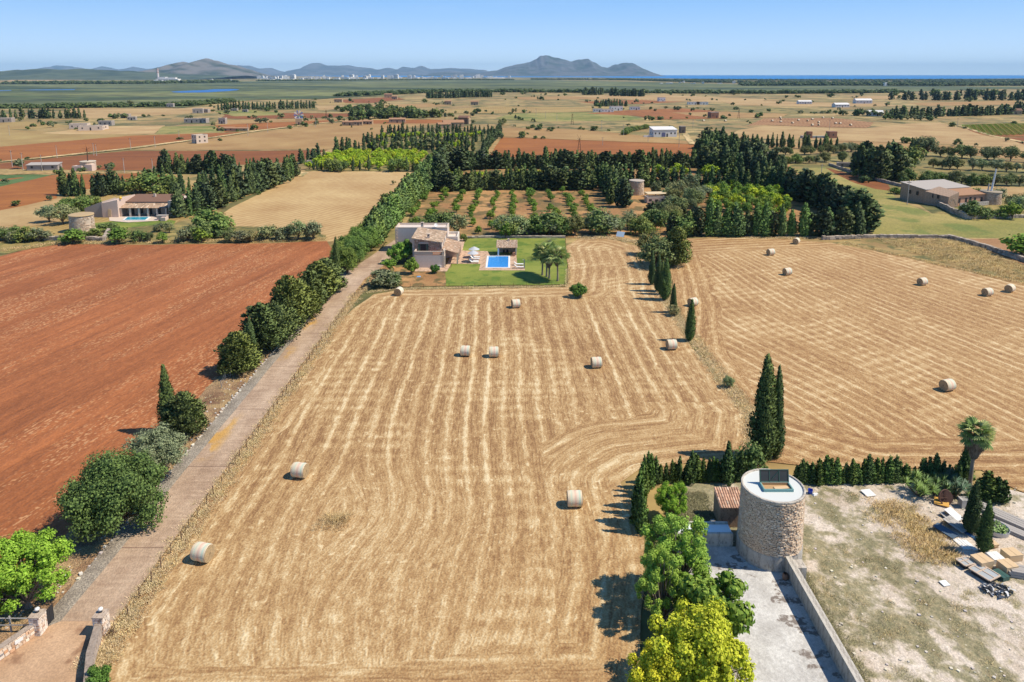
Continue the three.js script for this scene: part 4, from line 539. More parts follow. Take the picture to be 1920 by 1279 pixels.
rowOf(['olive', 'wild'], [[116.15,-320.4],[129.81,-318.25],[148.13,-327.02],[163.8,-333.92]], 3.8, 3.4, 5, 'grey-green tree in the overgrown strip below the cypress row', 'overgrown strip below the cypress row', { jit: 0.5 });
rowOf(['wild', 'bush'], [[110.27,-285.61],[128.44,-292.68],[142.59,-294.51]], 3.4, 3, 4.6, 'scrubby olive-green tree in the strip above the meadow', 'strip above the meadow', { jit: 0.5 });
rowOf(['cypMid', 'leyMid'], [[106.91,-359.11],[128.02,-353.78],[158.25,-341.1]], 2.4, 5.6, 7.6, 'dark cypress in the row above the overgrown strip', 'cypress row above the overgrown strip');
for (const [k, p, h, w] of [['bush', [117.5,-177.11], 4.2, 1.15], ['citrus', [126.47,-175.76], 4, 1.1], ['wild', [137.64,-191.84], 3.6, 1.2], ['olive', [135.07,-185.67], 4, 1.2], ['wild', [141.21,-190.26], 4, 1.2], ['olive', [137.97,-198.41], 4.2, 1], ['bush', [121.57,-177.11], 2.2, 1], ['bush', [123.83,-176.43], 2.2, 1.2], ['bush', [136.75,-205.44], 3, 1], ['bush', [117.45,-213.95], 2, 1.5], ['citrus', [102.33,-138.39], 4.2, 1.7]]) plant(k, p, h, { bush: 'dense green bush by the walls of the old farmhouse', citrus: 'glossy green bush near the old farmhouse walls', wild: 'scrubby tree beside the windmill stump with a white mast', olive: 'grey-green olive beside the windmill stump with a white mast' }[k], 'plants by the old farmhouse, ' + k, { wide: w, name: k === 'citrus' ? 'glossy_bush' : null, cat: k === 'citrus' ? 'bush' : null });
// far windbreaks and clumps
rowOf(['cypFar'], [[-297.72,-724.48],[-254.67,-741.09],[-210.1,-764.44]], 2.9, 7, 9.5, 'dark cypress in the long windbreak at the edge of the marsh', 'long windbreak at the marsh', { wide: 1.15 });
rowOf(['cypFar', 'dumpFar'], [[-438.47,-574.03],[-417.59,-580.94],[-387.4,-588.02],[-351.3,-588.02]], 4.2, 7, 10, 'dark tree in the palm and cypress line at the marsh edge', 'tree line at the marsh edge');
rowOf(['dumpFar', 'bushFar'], [[-132.24,-580.94],[-96.85,-588.02],[-63.15,-602.69]], 3.4, 6, 8, 'dark tree in the windbreak of the far dense grove', 'far dense grove windbreak');
fillOf(['bushFar'], [[-179.97,-729.93],[-148.44,-764.44],[-98.16,-729.93],[-92.57,-651.41],[-131.17,-626.11],[-151.03,-651.41]], 15, 4, 6, 'green tree in the far dense grove', 'far dense grove', { jit: 0.4 });
rowOf(['cypFar', 'dumpFar'], [[310.36,-588.02],[356.25,-610.3],[407.55,-626.11],[476.49,-660.29],[513.52,-660.29]], 2.9, 7, 10, 'dark conifer in the long windbreak beyond the bale field', 'long windbreak beyond the bale field', { jit: 0.5, wide: 1.1 });
rowOf(['oliveFar', 'bushFar'], [[303.06,-574.03],[319.19,-560.69],[332.17,-554.25]], 6, 4, 6, 'olive tree before the long windbreak beyond the bale field', 'olives before the long windbreak', { jit: 0.5 });
rowOf(['bushFar', 'oliveFar'], [[291.84,-634.32],[309.18,-626.11],[323.76,-618.11]], 6, 4, 6.5, 'grey-green tree beside the far white bungalow', 'trees beside the far white bungalow', { jit: 0.5 });
rowOf(['dumpFar'], [[544.28,-1021],[596.55,-1000],[663.67,-1000],[760.01,-980.23]], 8, 10, 15, 'dark tree in the band of woodland beyond the dry fields', 'woodland band beyond the dry fields', { jit: 0.6 });
rowOf(['bushFar', 'dumpFar'], [[657.7,-1227],[730.78,-1197],[815.75,-1141],[885.05,-1090]], 17, 9, 13, 'tree in the farther woodland band', 'farther woodland band', { jit: 0.6 });
for (const [a, n, s] of [[[[-126.08,-1078],[-93.38,-1090],[-59.48,-1141],[-32.29,-1141]], 34, 10], [[[126.48,-1258],[161.34,-1275]], 9, 12], [[[167.54,-1197],[213.14,-1168]], 14, 12], [[[94.39,-815.82],[130.93,-815.82]], 18, 7]]) { along(a, Math.hypot(a[a.length - 1][0] - a[0][0], a[a.length - 1][1] - a[0][1]) / n, (x, z) => plant(rp() < 0.5 ? 'cypFar' : 'dumpFar', [x, z + (rp() - 0.5) * 14], s * (0.8 + 0.4 * rp()), 'dark tree in a far windbreak on the plain', 'far windbreaks on the plain', { wide: 1.15 })); }
// scattered far trees and thickets
{ const r = RNG(91), spots = [[-438.47, -815.82, 8.4, 4], [-421.38, -789.3, 2.9, 1], [-401.93, -815.82, 5.4, 2], [-387.44, -844.17, 7.4, 3], [-462.27, -741.09, 4.4, 2], [-324.89, -588.02, 6.1, 4], [-311.66, -574.03, 3.0, 2], [-316.12, -547.95, 3.6, 2], [-334.25, -554.25, 3.3, 2], [-330.44, -529.88, 3.1, 2], [-332.35, -518.47, 3.8, 2], [-336.54, -512.95, 3.8, 2], [-333.7, -497.06, 3.3, 2], [-312.86, -610.3, 3.6, 2], [-304.34, -618.11, 2.7, 2], [-270.74, -588.02, 2.6, 2], [-264.14, -588.02, 3.9, 2], [-235.84, -554.25, 2.5, 2], [-184.18, -394.76, 2.0, 2], [-160.77, -388.34, 1.2, 1], [-293.88, -698.38, 3.1, 2], [-265.55, -688.46, 2.0, 1], [-230.06, -907.16, 3.3, 1], [-186.14, -924.4, 2.0, 1], [-160.65, -844.17, 6.2, 2], [-159.86, -874.54, 5.8, 2], [-117.2, -924.4, 6.1, 2], [-243.59, -1258, 8.3, 2], [-243.59, -1364, 8.0, 2], [-234.89, -1403, 9.3, 2], [-214.94, -1444, 7.4, 2], [-162.4, -1364, 7.0, 2], [-43.85, -651.41, 4.3, 2], [-37.48, -626.11, 4.2, 2], [-28.3, -688.46, 5.1, 2], [-17.05, -651.41, 3.8, 2], [-54.81, -610.3, 5.0, 3], [-45.14, -574.03, 3.4, 2], [-27.8, -529.88, 3.5, 2], [-6.16, -547.95, 3.2, 2], [0, -588.02, 4.3, 2], [6.37, -567.29, 3.8, 2], [16.42, -547.95, 3.2, 2], [-88.2, -844.17, 5.0, 2], [-66.99, -815.82, 3.0, 1], [-11.42, -1021, 3.0, 1], [33.99, -1141, 5.0, 2], [56.21, -1258, 6.5, 2], [91.35, -1227, 5.4, 2], [127.09, -1066, 3.9, 1], [82.87, -502.25, 2.6, 2], [93.21, -497.06, 2.2, 2], [140.33, -708.59, 3.1, 2], [191.39, -776.67, 2.9, 1], [92.45, -588.02, 1.7, 1], [281.07, -1258, 7.4, 2], [335.76, -1327, 9.7, 2], [375.26, -1327, 8.8, 2], [393.5, -1258, 6.5, 2], [169.06, -729.93, 6.4, 3], [180.05, -708.59, 5.2, 2], [204.19, -719.11, 5.3, 2], [229.05, -729.93, 4.8, 2], [228.37, -678.81, 4.5, 2], [250.55, -698.38, 4.1, 2], [328.1, -1000, 3.7, 1], [326.24, -874.54, 5.1, 2], [180.66, -541.8, 2.0, 1], [175.23, -524.12, 1.5, 1], [243.59, -776.67, 2.3, 1], [288.86, -660.29, 3.9, 2], [266.64, -660.29, 4.4, 2], [277.7, -651.41, 3.4, 2], [380.12, -789.3, 2.9, 1], [448.43, -1115, 7.4, 2], [509.85, -1141, 7.5, 2], [618.35, -1258, 8.3, 2], [241.16, -980.23, 4.3, 2], [277.7, -980.23, 5.0, 2], [107.47, -477.32, 2.8, 2], [131.26, -472.62, 2.1, 2], [61.47, -454.72, 0.7, 1], [365.39, -518.47, 3.4, 2], [619.86, -874.54, 5.8, 2], [427.67, -1115, 5.7, 2], [145.28, -588.02, 2.2, 1], [162.88, -588.02, 1.7, 1], [-18.74, -1258, 7.4, 2], [19.23, -1292, 7.6, 2], [-109.62, -486.99, 1.8, 1], [-120.54, -502.25, 1.5, 1], [-92.22, -463.5, 1.4, 1], [-94.29, -524.12, 1.5, 1], [-211.31, -588.02, 3.9, 2], [-218.34, -595.26, 2.6, 2], [-176.09, -588.02, 3.9, 2], [-160.95, -580.94, 3.4, 2], [-154.08, -588.02, 3.5, 2], [-161.61, -264.76, 1.8, 2], [-156.89, -272.42, 2.8, 4], [-135.55, -258.93, 2.1, 3], [-134.44, -201.87, 0.5, 1], [-138.14, -194.25, 0.4, 1]];
  for (const [sx, sz, w, n] of spots) for (let k = 0; k < n; k++) { const x = sx + (r() - 0.5) * w * 1.6, z = sz + (r() - 0.5) * w * 1.5; plant(['bushFar', 'oliveFar', 'dumpFar'][Math.floor(r() * 2.5)], [x, z], clamp(w * (0.45 + 0.35 * r()), 1.5, 9), 'tree or bush scattered over the far dry farmland', 'scattered trees of the far farmland', { wide: 1.05, name: 'scattered_tree', cat: 'tree' }); } }
// bushes and small trees along the edges of the far fields
{ const r = RNG(57), all = []; for (const P of farPolys) { for (let i = 0; i < P.length; i++) { const a = P[i], b = P[(i + 1) % P.length], dz = -(a[1] + b[1]) / 2; along([a, b], 6 + dz * 0.018, (x, z) => { if (vn(x / 60, z / 60, 5) > 0.6 && r() < 0.6) all.push([x + (r() - 0.5) * 8, z + (r() - 0.5) * 6, (0.9 + 1.9 * r() ** 2) * (1 + dz / 900)]); }); } }
  all.sort((p, q) => q[1] - p[1]); all.slice(0, 240).forEach(([x, z, h]) => plant(r() < 0.6 ? 'bushFar' : 'oliveFar', [x, z], h, 'small bush on a field boundary of the far farmland', 'bushes on far field boundaries', { name: 'boundary_bush', cat: 'bush' }));
  const rest = all.slice(240), P = PROTO.bushFar[1], im = new THREE.InstancedMesh(P.crown, leafM, rest.length); rest.forEach(([x, z, h], i) => { const k = h / P.H; im.setMatrixAt(i, new THREE.Matrix4().compose(new THREE.Vector3(x, -0.1, z), new THREE.Quaternion().setFromAxisAngle(new THREE.Vector3(0, 1, 0), r() * 6.28), new THREE.Vector3(k * 1.2, k, k * 1.2))); }); im.name = 'far_hedgerows'; im.userData = { kind: 'stuff', label: 'far hedgerow bushes between the farthest fields', category: 'hedgerow' }; shade(im); scene.add(im); }
// far woodland that reads as one mass
{ const r = RNG(17), P = PROTO.bushFar[0], strips = [[[[139.2,-4691],[664.34,-4478],[822.13,-3077],[1096,-2734],[1591,-2895],[2192,-3077],[2603,-3077]], 300, 9, 1.8], [[[603.69,-4283],[1035,-4104],[1578,-3940],[2163,-3940],[3014,-4104],[3776,-4104]], 420, 8, 2.6], [[[730.78,-2236],[1020,-2288],[1299,-2186],[1661,-2236]], 90, 9, 1.4], [[[-1299,-3647],[-993.86,-3940],[-508.37,-4283],[0,-4283]], 160, 7, 2], [[[-1866,-2617],[-1615,-2590],[-1383,-2660],[-1249,-3116]], 90, 10, 2.2], [[[-586.84,-741.09],[-490.99,-764.44],[-444.31,-782.94],[-377.37,-802.34],[-372.28,-924.4]], 60, 4.5, 1.2], [[[-278.39,-1168],[-224.86,-1258],[-169.46,-1423],[0,-1444],[243.59,-1364],[483.89,-1327],[772.54,-1403]], 170, 6, 1.3]], M = [];
  for (const [line, n, h, dz] of strips) { let L = 0; for (let i = 0; i < line.length - 1; i++) L += Math.hypot(line[i + 1][0] - line[i][0], line[i + 1][1] - line[i][1]); for (let b = 0; b < 5; b++) along(line, L / n * (0.7 + 0.6 * r()), (x, z) => { if (r() < 0.25) return; const k = h * (0.6 + 0.7 * r()) / P.H; M.push(new THREE.Matrix4().compose(new THREE.Vector3(x + (r() - 0.5) * 20, -0.5, z - (r() * dz * -z * 0.02)), new THREE.Quaternion().setFromAxisAngle(new THREE.Vector3(0, 1, 0), r() * 6.28), new THREE.Vector3(k * 1.5, k, k * 1.5))); }); }
  const im = new THREE.InstancedMesh(P.crown, leafM, M.length); M.forEach((m, i) => im.setMatrixAt(i, m)); im.name = 'far_woodland'; im.userData = { kind: 'stuff', label: 'dark far woodland along the marsh and the coast', category: 'woodland' }; shade(im); scene.add(im); }

// ---------- mill tower, shed, basin, walls, gate ----------
const tPlaster = paint(512, 512, (a, b) => { const p = pf(a, b, 5, 5, 5, 3), f = pf(a, b, 120, 120, 2, 8), d = smooth(0.55, 0.72, pf(a, b, 9, 4, 4, 28)); return [...gray(mix3(mix3(C3(196, 176, 160), C3(228, 212, 196), p), C3(140, 124, 112), d * 0.5), 0.92 + 0.16 * f), f]; }, true);
const tOld = paint(512, 512, (a, b) => { const p = pf(a, b, 5, 5, 5, 63), f = pf(a, b, 110, 110, 2, 68), d = smooth(0.52, 0.7, pf(a, b, 7, 3, 4, 78)); return [...gray(mix3(mix3(C3(196, 190, 182), C3(234, 229, 220), p), C3(138, 130, 122), d * 0.5), 0.9 + 0.2 * f), f]; }, true);
const tConc = paint(1024, 1024, (a, b) => { const x = a * 8, z = b * 17, p = fbm(x / 2.2, z / 2.2, 5, 3), f = vn(x * 22, z * 22, 8), f2 = fbm(x * 5, z * 5, 3, 18), d = smooth(0.565, 0.63, fbm(x / 1.5 + 4, z / 0.9, 5, 28)), cr = smooth(0.012, 0.0, Math.abs(fbm(x / 2.5, z / 2.5, 4, 57) - 0.5)); let q = mix3(C3(196, 192, 186), C3(240, 238, 232), clamp(0.5 + 1.6 * (p - 0.5) + 0.9 * (f2 - 0.5))); q = mix3(q, C3(116, 102, 92), d * 0.75 * smooth(0.3, 0.6, f2)); return [...gray(q, 0.93 + 0.14 * f), f2]; }, true);
const M = { plaster: texMat(tPlaster, 0.01), conc: texMat(tConc, 0.03), oldConc: texMat(tOld, 0.02), stone: mat(lin(0.42, 0.32, 0.23), 0.95), mortar: mat(lin(0.52, 0.42, 0.32), 0.97), glassDark: new THREE.MeshPhysicalMaterial({ color: lin(0.03, 0.045, 0.06), roughness: 0.12, metalness: 0.0, clearcoat: 0.6 }), white: mat(lin(0.72, 0.72, 0.70), 0.6), dark: mat(lin(0.02, 0.02, 0.022), 0.8), green: mat(lin(0.03, 0.09, 0.075), 0.55), wood: mat(lin(0.42, 0.27, 0.13), 0.8), woodPale: mat(lin(0.6, 0.43, 0.25), 0.8), metal: mat(lin(0.42, 0.43, 0.44), 0.45, { metalness: 0.6 }), rust: mat(lin(0.10, 0.05, 0.035), 0.9), blue: mat(lin(0.05, 0.13, 0.28), 0.5) };
const vcM = new THREE.MeshStandardMaterial({ color: 0xffffff, vertexColors: true, roughness: 0.93 });
// rough stone: a box with jittered corners
function stoneAt(g, r, x, y, z, w, h, d, t, col) { g.col = col; const j = () => (r() - 0.5) * 0.22, cs = Math.cos(t), sn = Math.sin(t), q = (a, b, c) => { const lx = a * w / 2 * (1 + j() * 0.5), lz = c * d / 2, ly = b * h * (1 + j() * 0.3); return [x + lx * cs + lz * sn, y + ly, z - lx * sn + lz * cs]; }; g.hexa([q(-1, 0, -1), q(1, 0, -1), q(0.92, 0.06, 1), q(-0.92, 0.06, 1), q(-1, 1, -1), q(1, 1, -1), q(0.9, 0.94, 1), q(-0.9, 0.94, 1)]); }
const stoneCol = (r) => { const a = r(), v = 0.86 + 0.28 * r(); return gray(mix3([0.60, 0.47, 0.34], a < 0.3 ? [0.68, 0.58, 0.46] : [0.50, 0.36, 0.25], r()), v); };
function stoneWallFace(g, r, x0, z0, x1, z1, y0, y1, sz = 0.2, out = 0.03, cf = stoneCol) { const L = Math.hypot(x1 - x0, z1 - z0), t = Math.atan2(-(z1 - z0), x1 - x0); let y = y0; while (y < y1 - 0.03) { const h = Math.min(sz * (0.55 + 0.6 * r()), y1 - y); let s = 0; while (s < L - 0.03) { const w = Math.min(sz * (0.7 + 1.1 * r()), L - s), k = (s + w / 2) / L; stoneAt(g, r, lerp(x0, x1, k), y, lerp(z0, z1, k), w * 0.94, h * 0.92, 0.08 + out * 2 * r(), t, cf(r)); s += w; } y += h; } }
{ // tower
  const [tx, tz] = [19.66,-48.92], H = 5.45, rb = 2.3, rt = 2.2, r = RNG(5);
  const o = thing('mill_tower', 'round rubble-stone mill tower with pale green flat roof and open hatch', 'tower', [tx, tz]);
  const body = new GB(); body.lathe(0, 0, 0, [[rb, -0.3], [rb, 1], [lerp(rb, rt, 0.5), H * 0.5], [rt, H - 0.06]], 64); part('wall', body, M.mortar, o);
  const pl = new GB(); pl.lathe(0, 0, 0, [[rb + 0.1, -0.3], [rb + 0.09, 0.4], [rb + 0.08, 1.12], [rb + 0.02, 1.2], [rb - 0.05, 1.22]], 64, (t, k) => 1 + (k > 2 ? 0.004 * Math.sin(t * 9) : 0)); part('plinth', pl, M.oldConc, o);
  const st = new GB(); let y = 1.2; while (y < H - 0.12) { const h = Math.min(0.075 + 0.055 * r(), H - 0.09 - y), rr = lerp(rb, rt, y / H); let a = r() * 0.1; const a0 = a; while (a < a0 + 6.283) { const worn = smooth(0.5, 1.1, a) * smooth(2.2, 1.5, a), w = 0.13 + 0.15 * r(), d = 0.05 + (0.025 + 0.11 * worn) * r(); if (!(worn > 0.5 && r() < 0.05)) stoneAt(st, r, Math.cos(a) * (rr + d * 0.3), y + (r() - 0.5) * 0.02, Math.sin(a) * (rr + d * 0.3), w * 0.94, h * 0.92, d + 0.04, Math.PI / 2 - a, stoneCol(r)); a += w / rr; } y += h; }
  const so = part('rubble_stone', st, vcM, o); so.userData.kind = 'stuff';
  const nic = new GB(); nic.box(0, 0, 0, 0.24, 0.2, 0.12); const nm = part('niche', nic, M.dark, o); nm.position.set(Math.cos(1.16) * (rb + 0.03), 1.5, Math.sin(1.16) * (rb + 0.03)); nm.rotation.y = Math.PI / 2 - 1.16;
  const roof = new GB(); roof.lathe(0, 0, 0, [[0.01, H - 0.02], [rt - 0.02, H - 0.02], [rt, H]], 64); part('roof', roof, mat(S3(236, 240, 236), 0.9), o);
  const rim = new GB(); rim.lathe(0, 0, 0, [[rt - 0.06, H - 0.02], [rt - 0.06, H + 0.07], [rt + 0.07, H + 0.07], [rt + 0.1, H + 0.03], [rt + 0.09, H - 0.12], [rt, H - 0.14]], 72); part('rim', rim, texMat(tOld, 0.01, { color: lin(1.08, 1.04, 0.98) }), o);
  // open hatch: kerb, hole with wooden lining, lid standing up behind
  const hx = 0.15, hz = 0.3, hw = 2.2, hd = 1.0, k = new GB(); k.box(hx, H - 0.02, hz - hd / 2 + 0.04, hw, 0.22, 0.08).box(hx, H - 0.02, hz + hd / 2 - 0.04, hw, 0.22, 0.08).box(hx - hw / 2 + 0.04, H - 0.02, hz, 0.08, 0.22, hd - 0.17).box(hx + hw / 2 - 0.04, H - 0.02, hz, 0.08, 0.22, hd - 0.17); const hk = part('hatch_kerb', k, mat(lin(0.17, 0.34, 0.32), 0.6), o);
  const ln = new GB(); ln.box(hx, H - 0.015, hz, hw - 0.17, 0.03, hd - 0.17).box(hx - hw / 2 + 0.1, H + 0.02, hz, 0.03, 0.16, hd - 0.2).box(hx, H + 0.02, hz - hd / 2 + 0.1, hw - 0.25, 0.16, 0.03); part('lining', ln, M.wood, hk);
  const bd = new GB(); bd.box(hx + 0.35, H + 0.05, hz + 0.05, 1.1, 0.03, 0.34, 0.12); part('board', bd, M.woodPale, hk);
  const lid = new GB(), ly = H + 0.2, lh = 0.92, tilt = -0.25; const lq = (a, b) => [hx + a * hw / 2, ly + b * lh * Math.cos(tilt), hz - hd / 2 + b * lh * Math.sin(tilt)];
  const lf = new GB(); for (const [a, b] of [[-0.97, 0.03], [-0.33, 0.02], [0.33, 0.02], [0.97, 0.03]]) { const p0 = lq(a, 0), p1 = lq(a, 1); lf.tube([[p0[0], p0[1], p0[2] + 0.02, b + 0.02], [p1[0], p1[1], p1[2] + 0.02, b + 0.02]], 4); } for (const b of [0.02, 0.98]) { const p0 = lq(-1, b), p1 = lq(1, b); lf.tube([[p0[0], p0[1], p0[2] + 0.02, 0.045], [p1[0], p1[1], p1[2] + 0.02, 0.045]], 4); } { const p0 = lq(-0.2, 0.2), p1 = lq(0.3, 0.85); lf.tube([[p0[0], p0[1], p0[2] + 0.05, 0.025], [p1[0], p1[1], p1[2] + 0.05, 0.025]], 4); }
  lid.hexa([lq(-1, 0), lq(1, 0), lq(1, 0), lq(-1, 0), lq(-1, 1), lq(1, 1), lq(1, 1), lq(-1, 1)].map((p, i) => [p[0], p[1], p[2] + ([2, 3, 6, 7].includes(i) ? 0.02 : -0.02)])); const lo = part('hatch_lid', lid, M.glassDark, o); part('frame', lf, M.green, lo);
}
// clay barrel tiles on a sloping rectangle: A eave-left, B eave-right, C ridge-right, D ridge-left
function tiles(gb, A, B, C, D, w = 0.22, r = RNG(1), base = [0.46, 0.33, 0.21], len = 0.4) {
  const V = (p) => new THREE.Vector3(...p), a = V(A), b = V(B), c = V(C), d = V(D), n = Math.max(2, Math.round(a.distanceTo(b) / w)), up = new THREE.Vector3().crossVectors(b.clone().sub(a), d.clone().sub(a)).normalize();
  gb.col = gray(base, 0.7); gb.quad(A, B, C, D);
  for (let i = 0; i < n; i++) { const t = (i + 0.5) / n, e = a.clone().lerp(b, t), f = d.clone().lerp(c, t), L = e.distanceTo(f), m = Math.max(1, Math.round(L / len)), side = b.clone().sub(a).normalize().multiplyScalar(w * 0.36);
    for (let k = 0; k < m; k++) { const p = e.clone().lerp(f, k / m), q = e.clone().lerp(f, Math.min(1, (k + 1.12) / m)), h0 = 0.075, h1 = 0.05, v = 0.68 + 0.6 * r(), cc = r() < 0.3 ? mix3(base, [0.62, 0.5, 0.38], r()) : mix3(base, [0.36, 0.22, 0.14], r() * 0.7); gb.col = gray(cc, v);
      const P = (o, s, h) => { const z = o.clone().addScaledVector(side, s).addScaledVector(up, h); return [z.x, z.y, z.z]; };
      gb.quad(P(p, -1, 0.01), P(p, -0.5, h0), P(q, -0.5, h1), P(q, -1, 0.01)).quad(P(p, -0.5, h0), P(p, 0.5, h0), P(q, 0.5, h1), P(q, -0.5, h1)).quad(P(p, 0.5, h0), P(p, 1, 0.01), P(q, 1, 0.01), P(q, 0.5, h1)); } }
}
{ // tiled shed against the tower
  const o = thing('tool_shed', 'small plastered shed with clay tile roof leaning on the mill tower', 'shed', [0, 0]), g = new GB(), x0 = 16.75, x1 = 18.7, z0 = -51.8, z1 = -53.7, hf = 1.75, hb = 2.25;
  g.hexa([[x0, 0, z1], [x1, 0, z1], [x1, 0, z0], [x0, 0, z0], [x0, hb, z1], [x1, hb, z1], [x1, hf, z0], [x0, hf, z0]]); part('wall', g, texMat(tPlaster, 0.01, { color: lin(0.82, 0.68, 0.58) }), o);
  const t = new GB(); tiles(t, [x0 - 0.06, hf + 0.02, z0 + 0.14], [x1 + 0.02, hf + 0.02, z0 + 0.14], [x1 + 0.02, hb + 0.05, z1 - 0.05], [x0 - 0.06, hb + 0.05, z1 - 0.05], 0.2, RNG(8), [0.60, 0.36, 0.24], 0.36); const tr = part('roof_tiles', t, vcM, o); tr.userData.kind = 'stuff';
}
{ // water trough behind the basin, basin slab, basin walls
  const o = thing('water_trough', 'white rendered water trough between the shed and the concrete basin', 'trough'), g = new GB(), xa = 12.7, xb = 17.05, za = -49.4, zb = -50.95, h = 1.12;
  g.box((xa + xb) / 2, 0, za - 0.1, xb - xa, h, 0.2).box((xa + xb) / 2, 0, zb + 0.1, xb - xa, h, 0.2).box(xa + 0.1, 0, (za + zb) / 2, 0.2, h, za - zb - 0.4).box((xa + xb) / 2, 0, (za + zb) / 2, xb - xa - 0.2, 0.78, za - zb - 0.4); part('basin', g, texMat(tOld, 0.01, { color: lin(1.1, 1.1, 1.08) }), o);
  const w = new GB(); w.quad([xa + 0.2, 0.98, za - 0.2], [xb, 0.98, za - 0.2], [xb, 0.98, zb + 0.2], [xa + 0.2, 0.98, zb + 0.2]); part('water', w, new THREE.MeshPhysicalMaterial({ color: lin(0.8, 0.84, 0.86), roughness: 0.4 }), o);
  sheet('basin_floor', [[12.9, -49.42], [20.0, -49.42], [20.0, -32], [12.9, -32]], 0.0, M.conc, { amp: 0, uv: [8, 17], off: [12.5, -50] });
  const wr = thing('basin_wall', 'long rendered basin wall from the mill tower along the weedy yard', 'wall'), wg = new GB(), r = RNG(3);
  for (let z = -47.2; z < -31.9; z += 1.7) wg.box(20.2, -0.05, z + 0.85, 0.4, 1.25 + 0.02 * r(), 1.702); part('wall', wg, M.oldConc, wr);
  const cap = new GB(); cap.box(20.2, 1.23, -39.6, 0.46, 0.07, 15.3); part('coping', cap, texMat(tOld, 0.01, { color: lin(1.1, 1.08, 1.02) }), wr);
  const bt = new GB(); bt.box(20.75, 0, -45.9, 0.7, 1.2, 0.9); part('buttress', bt, texMat(tOld, 0.01, { color: lin(1.1, 1.06, 1.0) }), wr);
  const pot = new GB(); pot.lathe(0, 0, 0, [[0.01, 0], [0.16, 0], [0.22, 0.2], [0.19, 0.42], [0.14, 0.46], [0.16, 0.5]], 14); single('clay_jar', 'brown clay jar in the corner of the basin beside the wall', 'jar', pot, mat(lin(0.22, 0.13, 0.09), 0.8), [19.75, -45.8]);
  const wl = thing('basin_wall', 'low rendered wall on the side of the basin under the green trees', 'wall'), lg = new GB(); lg.box(12.75, -0.05, -41, 0.36, 1.15, 16.6); part('wall', lg, M.oldConc, wl);
  // air unit beside the shed
  const ac = thing('water_pump_box', 'grey pump housing between shed and trough', 'pump box', [16.2, -51.6], 0.2), ag = new GB(); ag.box(0, 0, 0, 0.35, 0.62, 0.7); part('casing', ag, M.oldConc, ac); const gr = new GB(); gr.lathe(0, 0, 0, [[0.26, 0], [0.26, 0.03], [0.2, 0.04], [0.05, 0.04]], 14); const gm = part('fan_grille', gr, M.metal, ac); gm.rotation.z = Math.PI / 2; gm.position.set(-0.17, 0.33, 0);
}
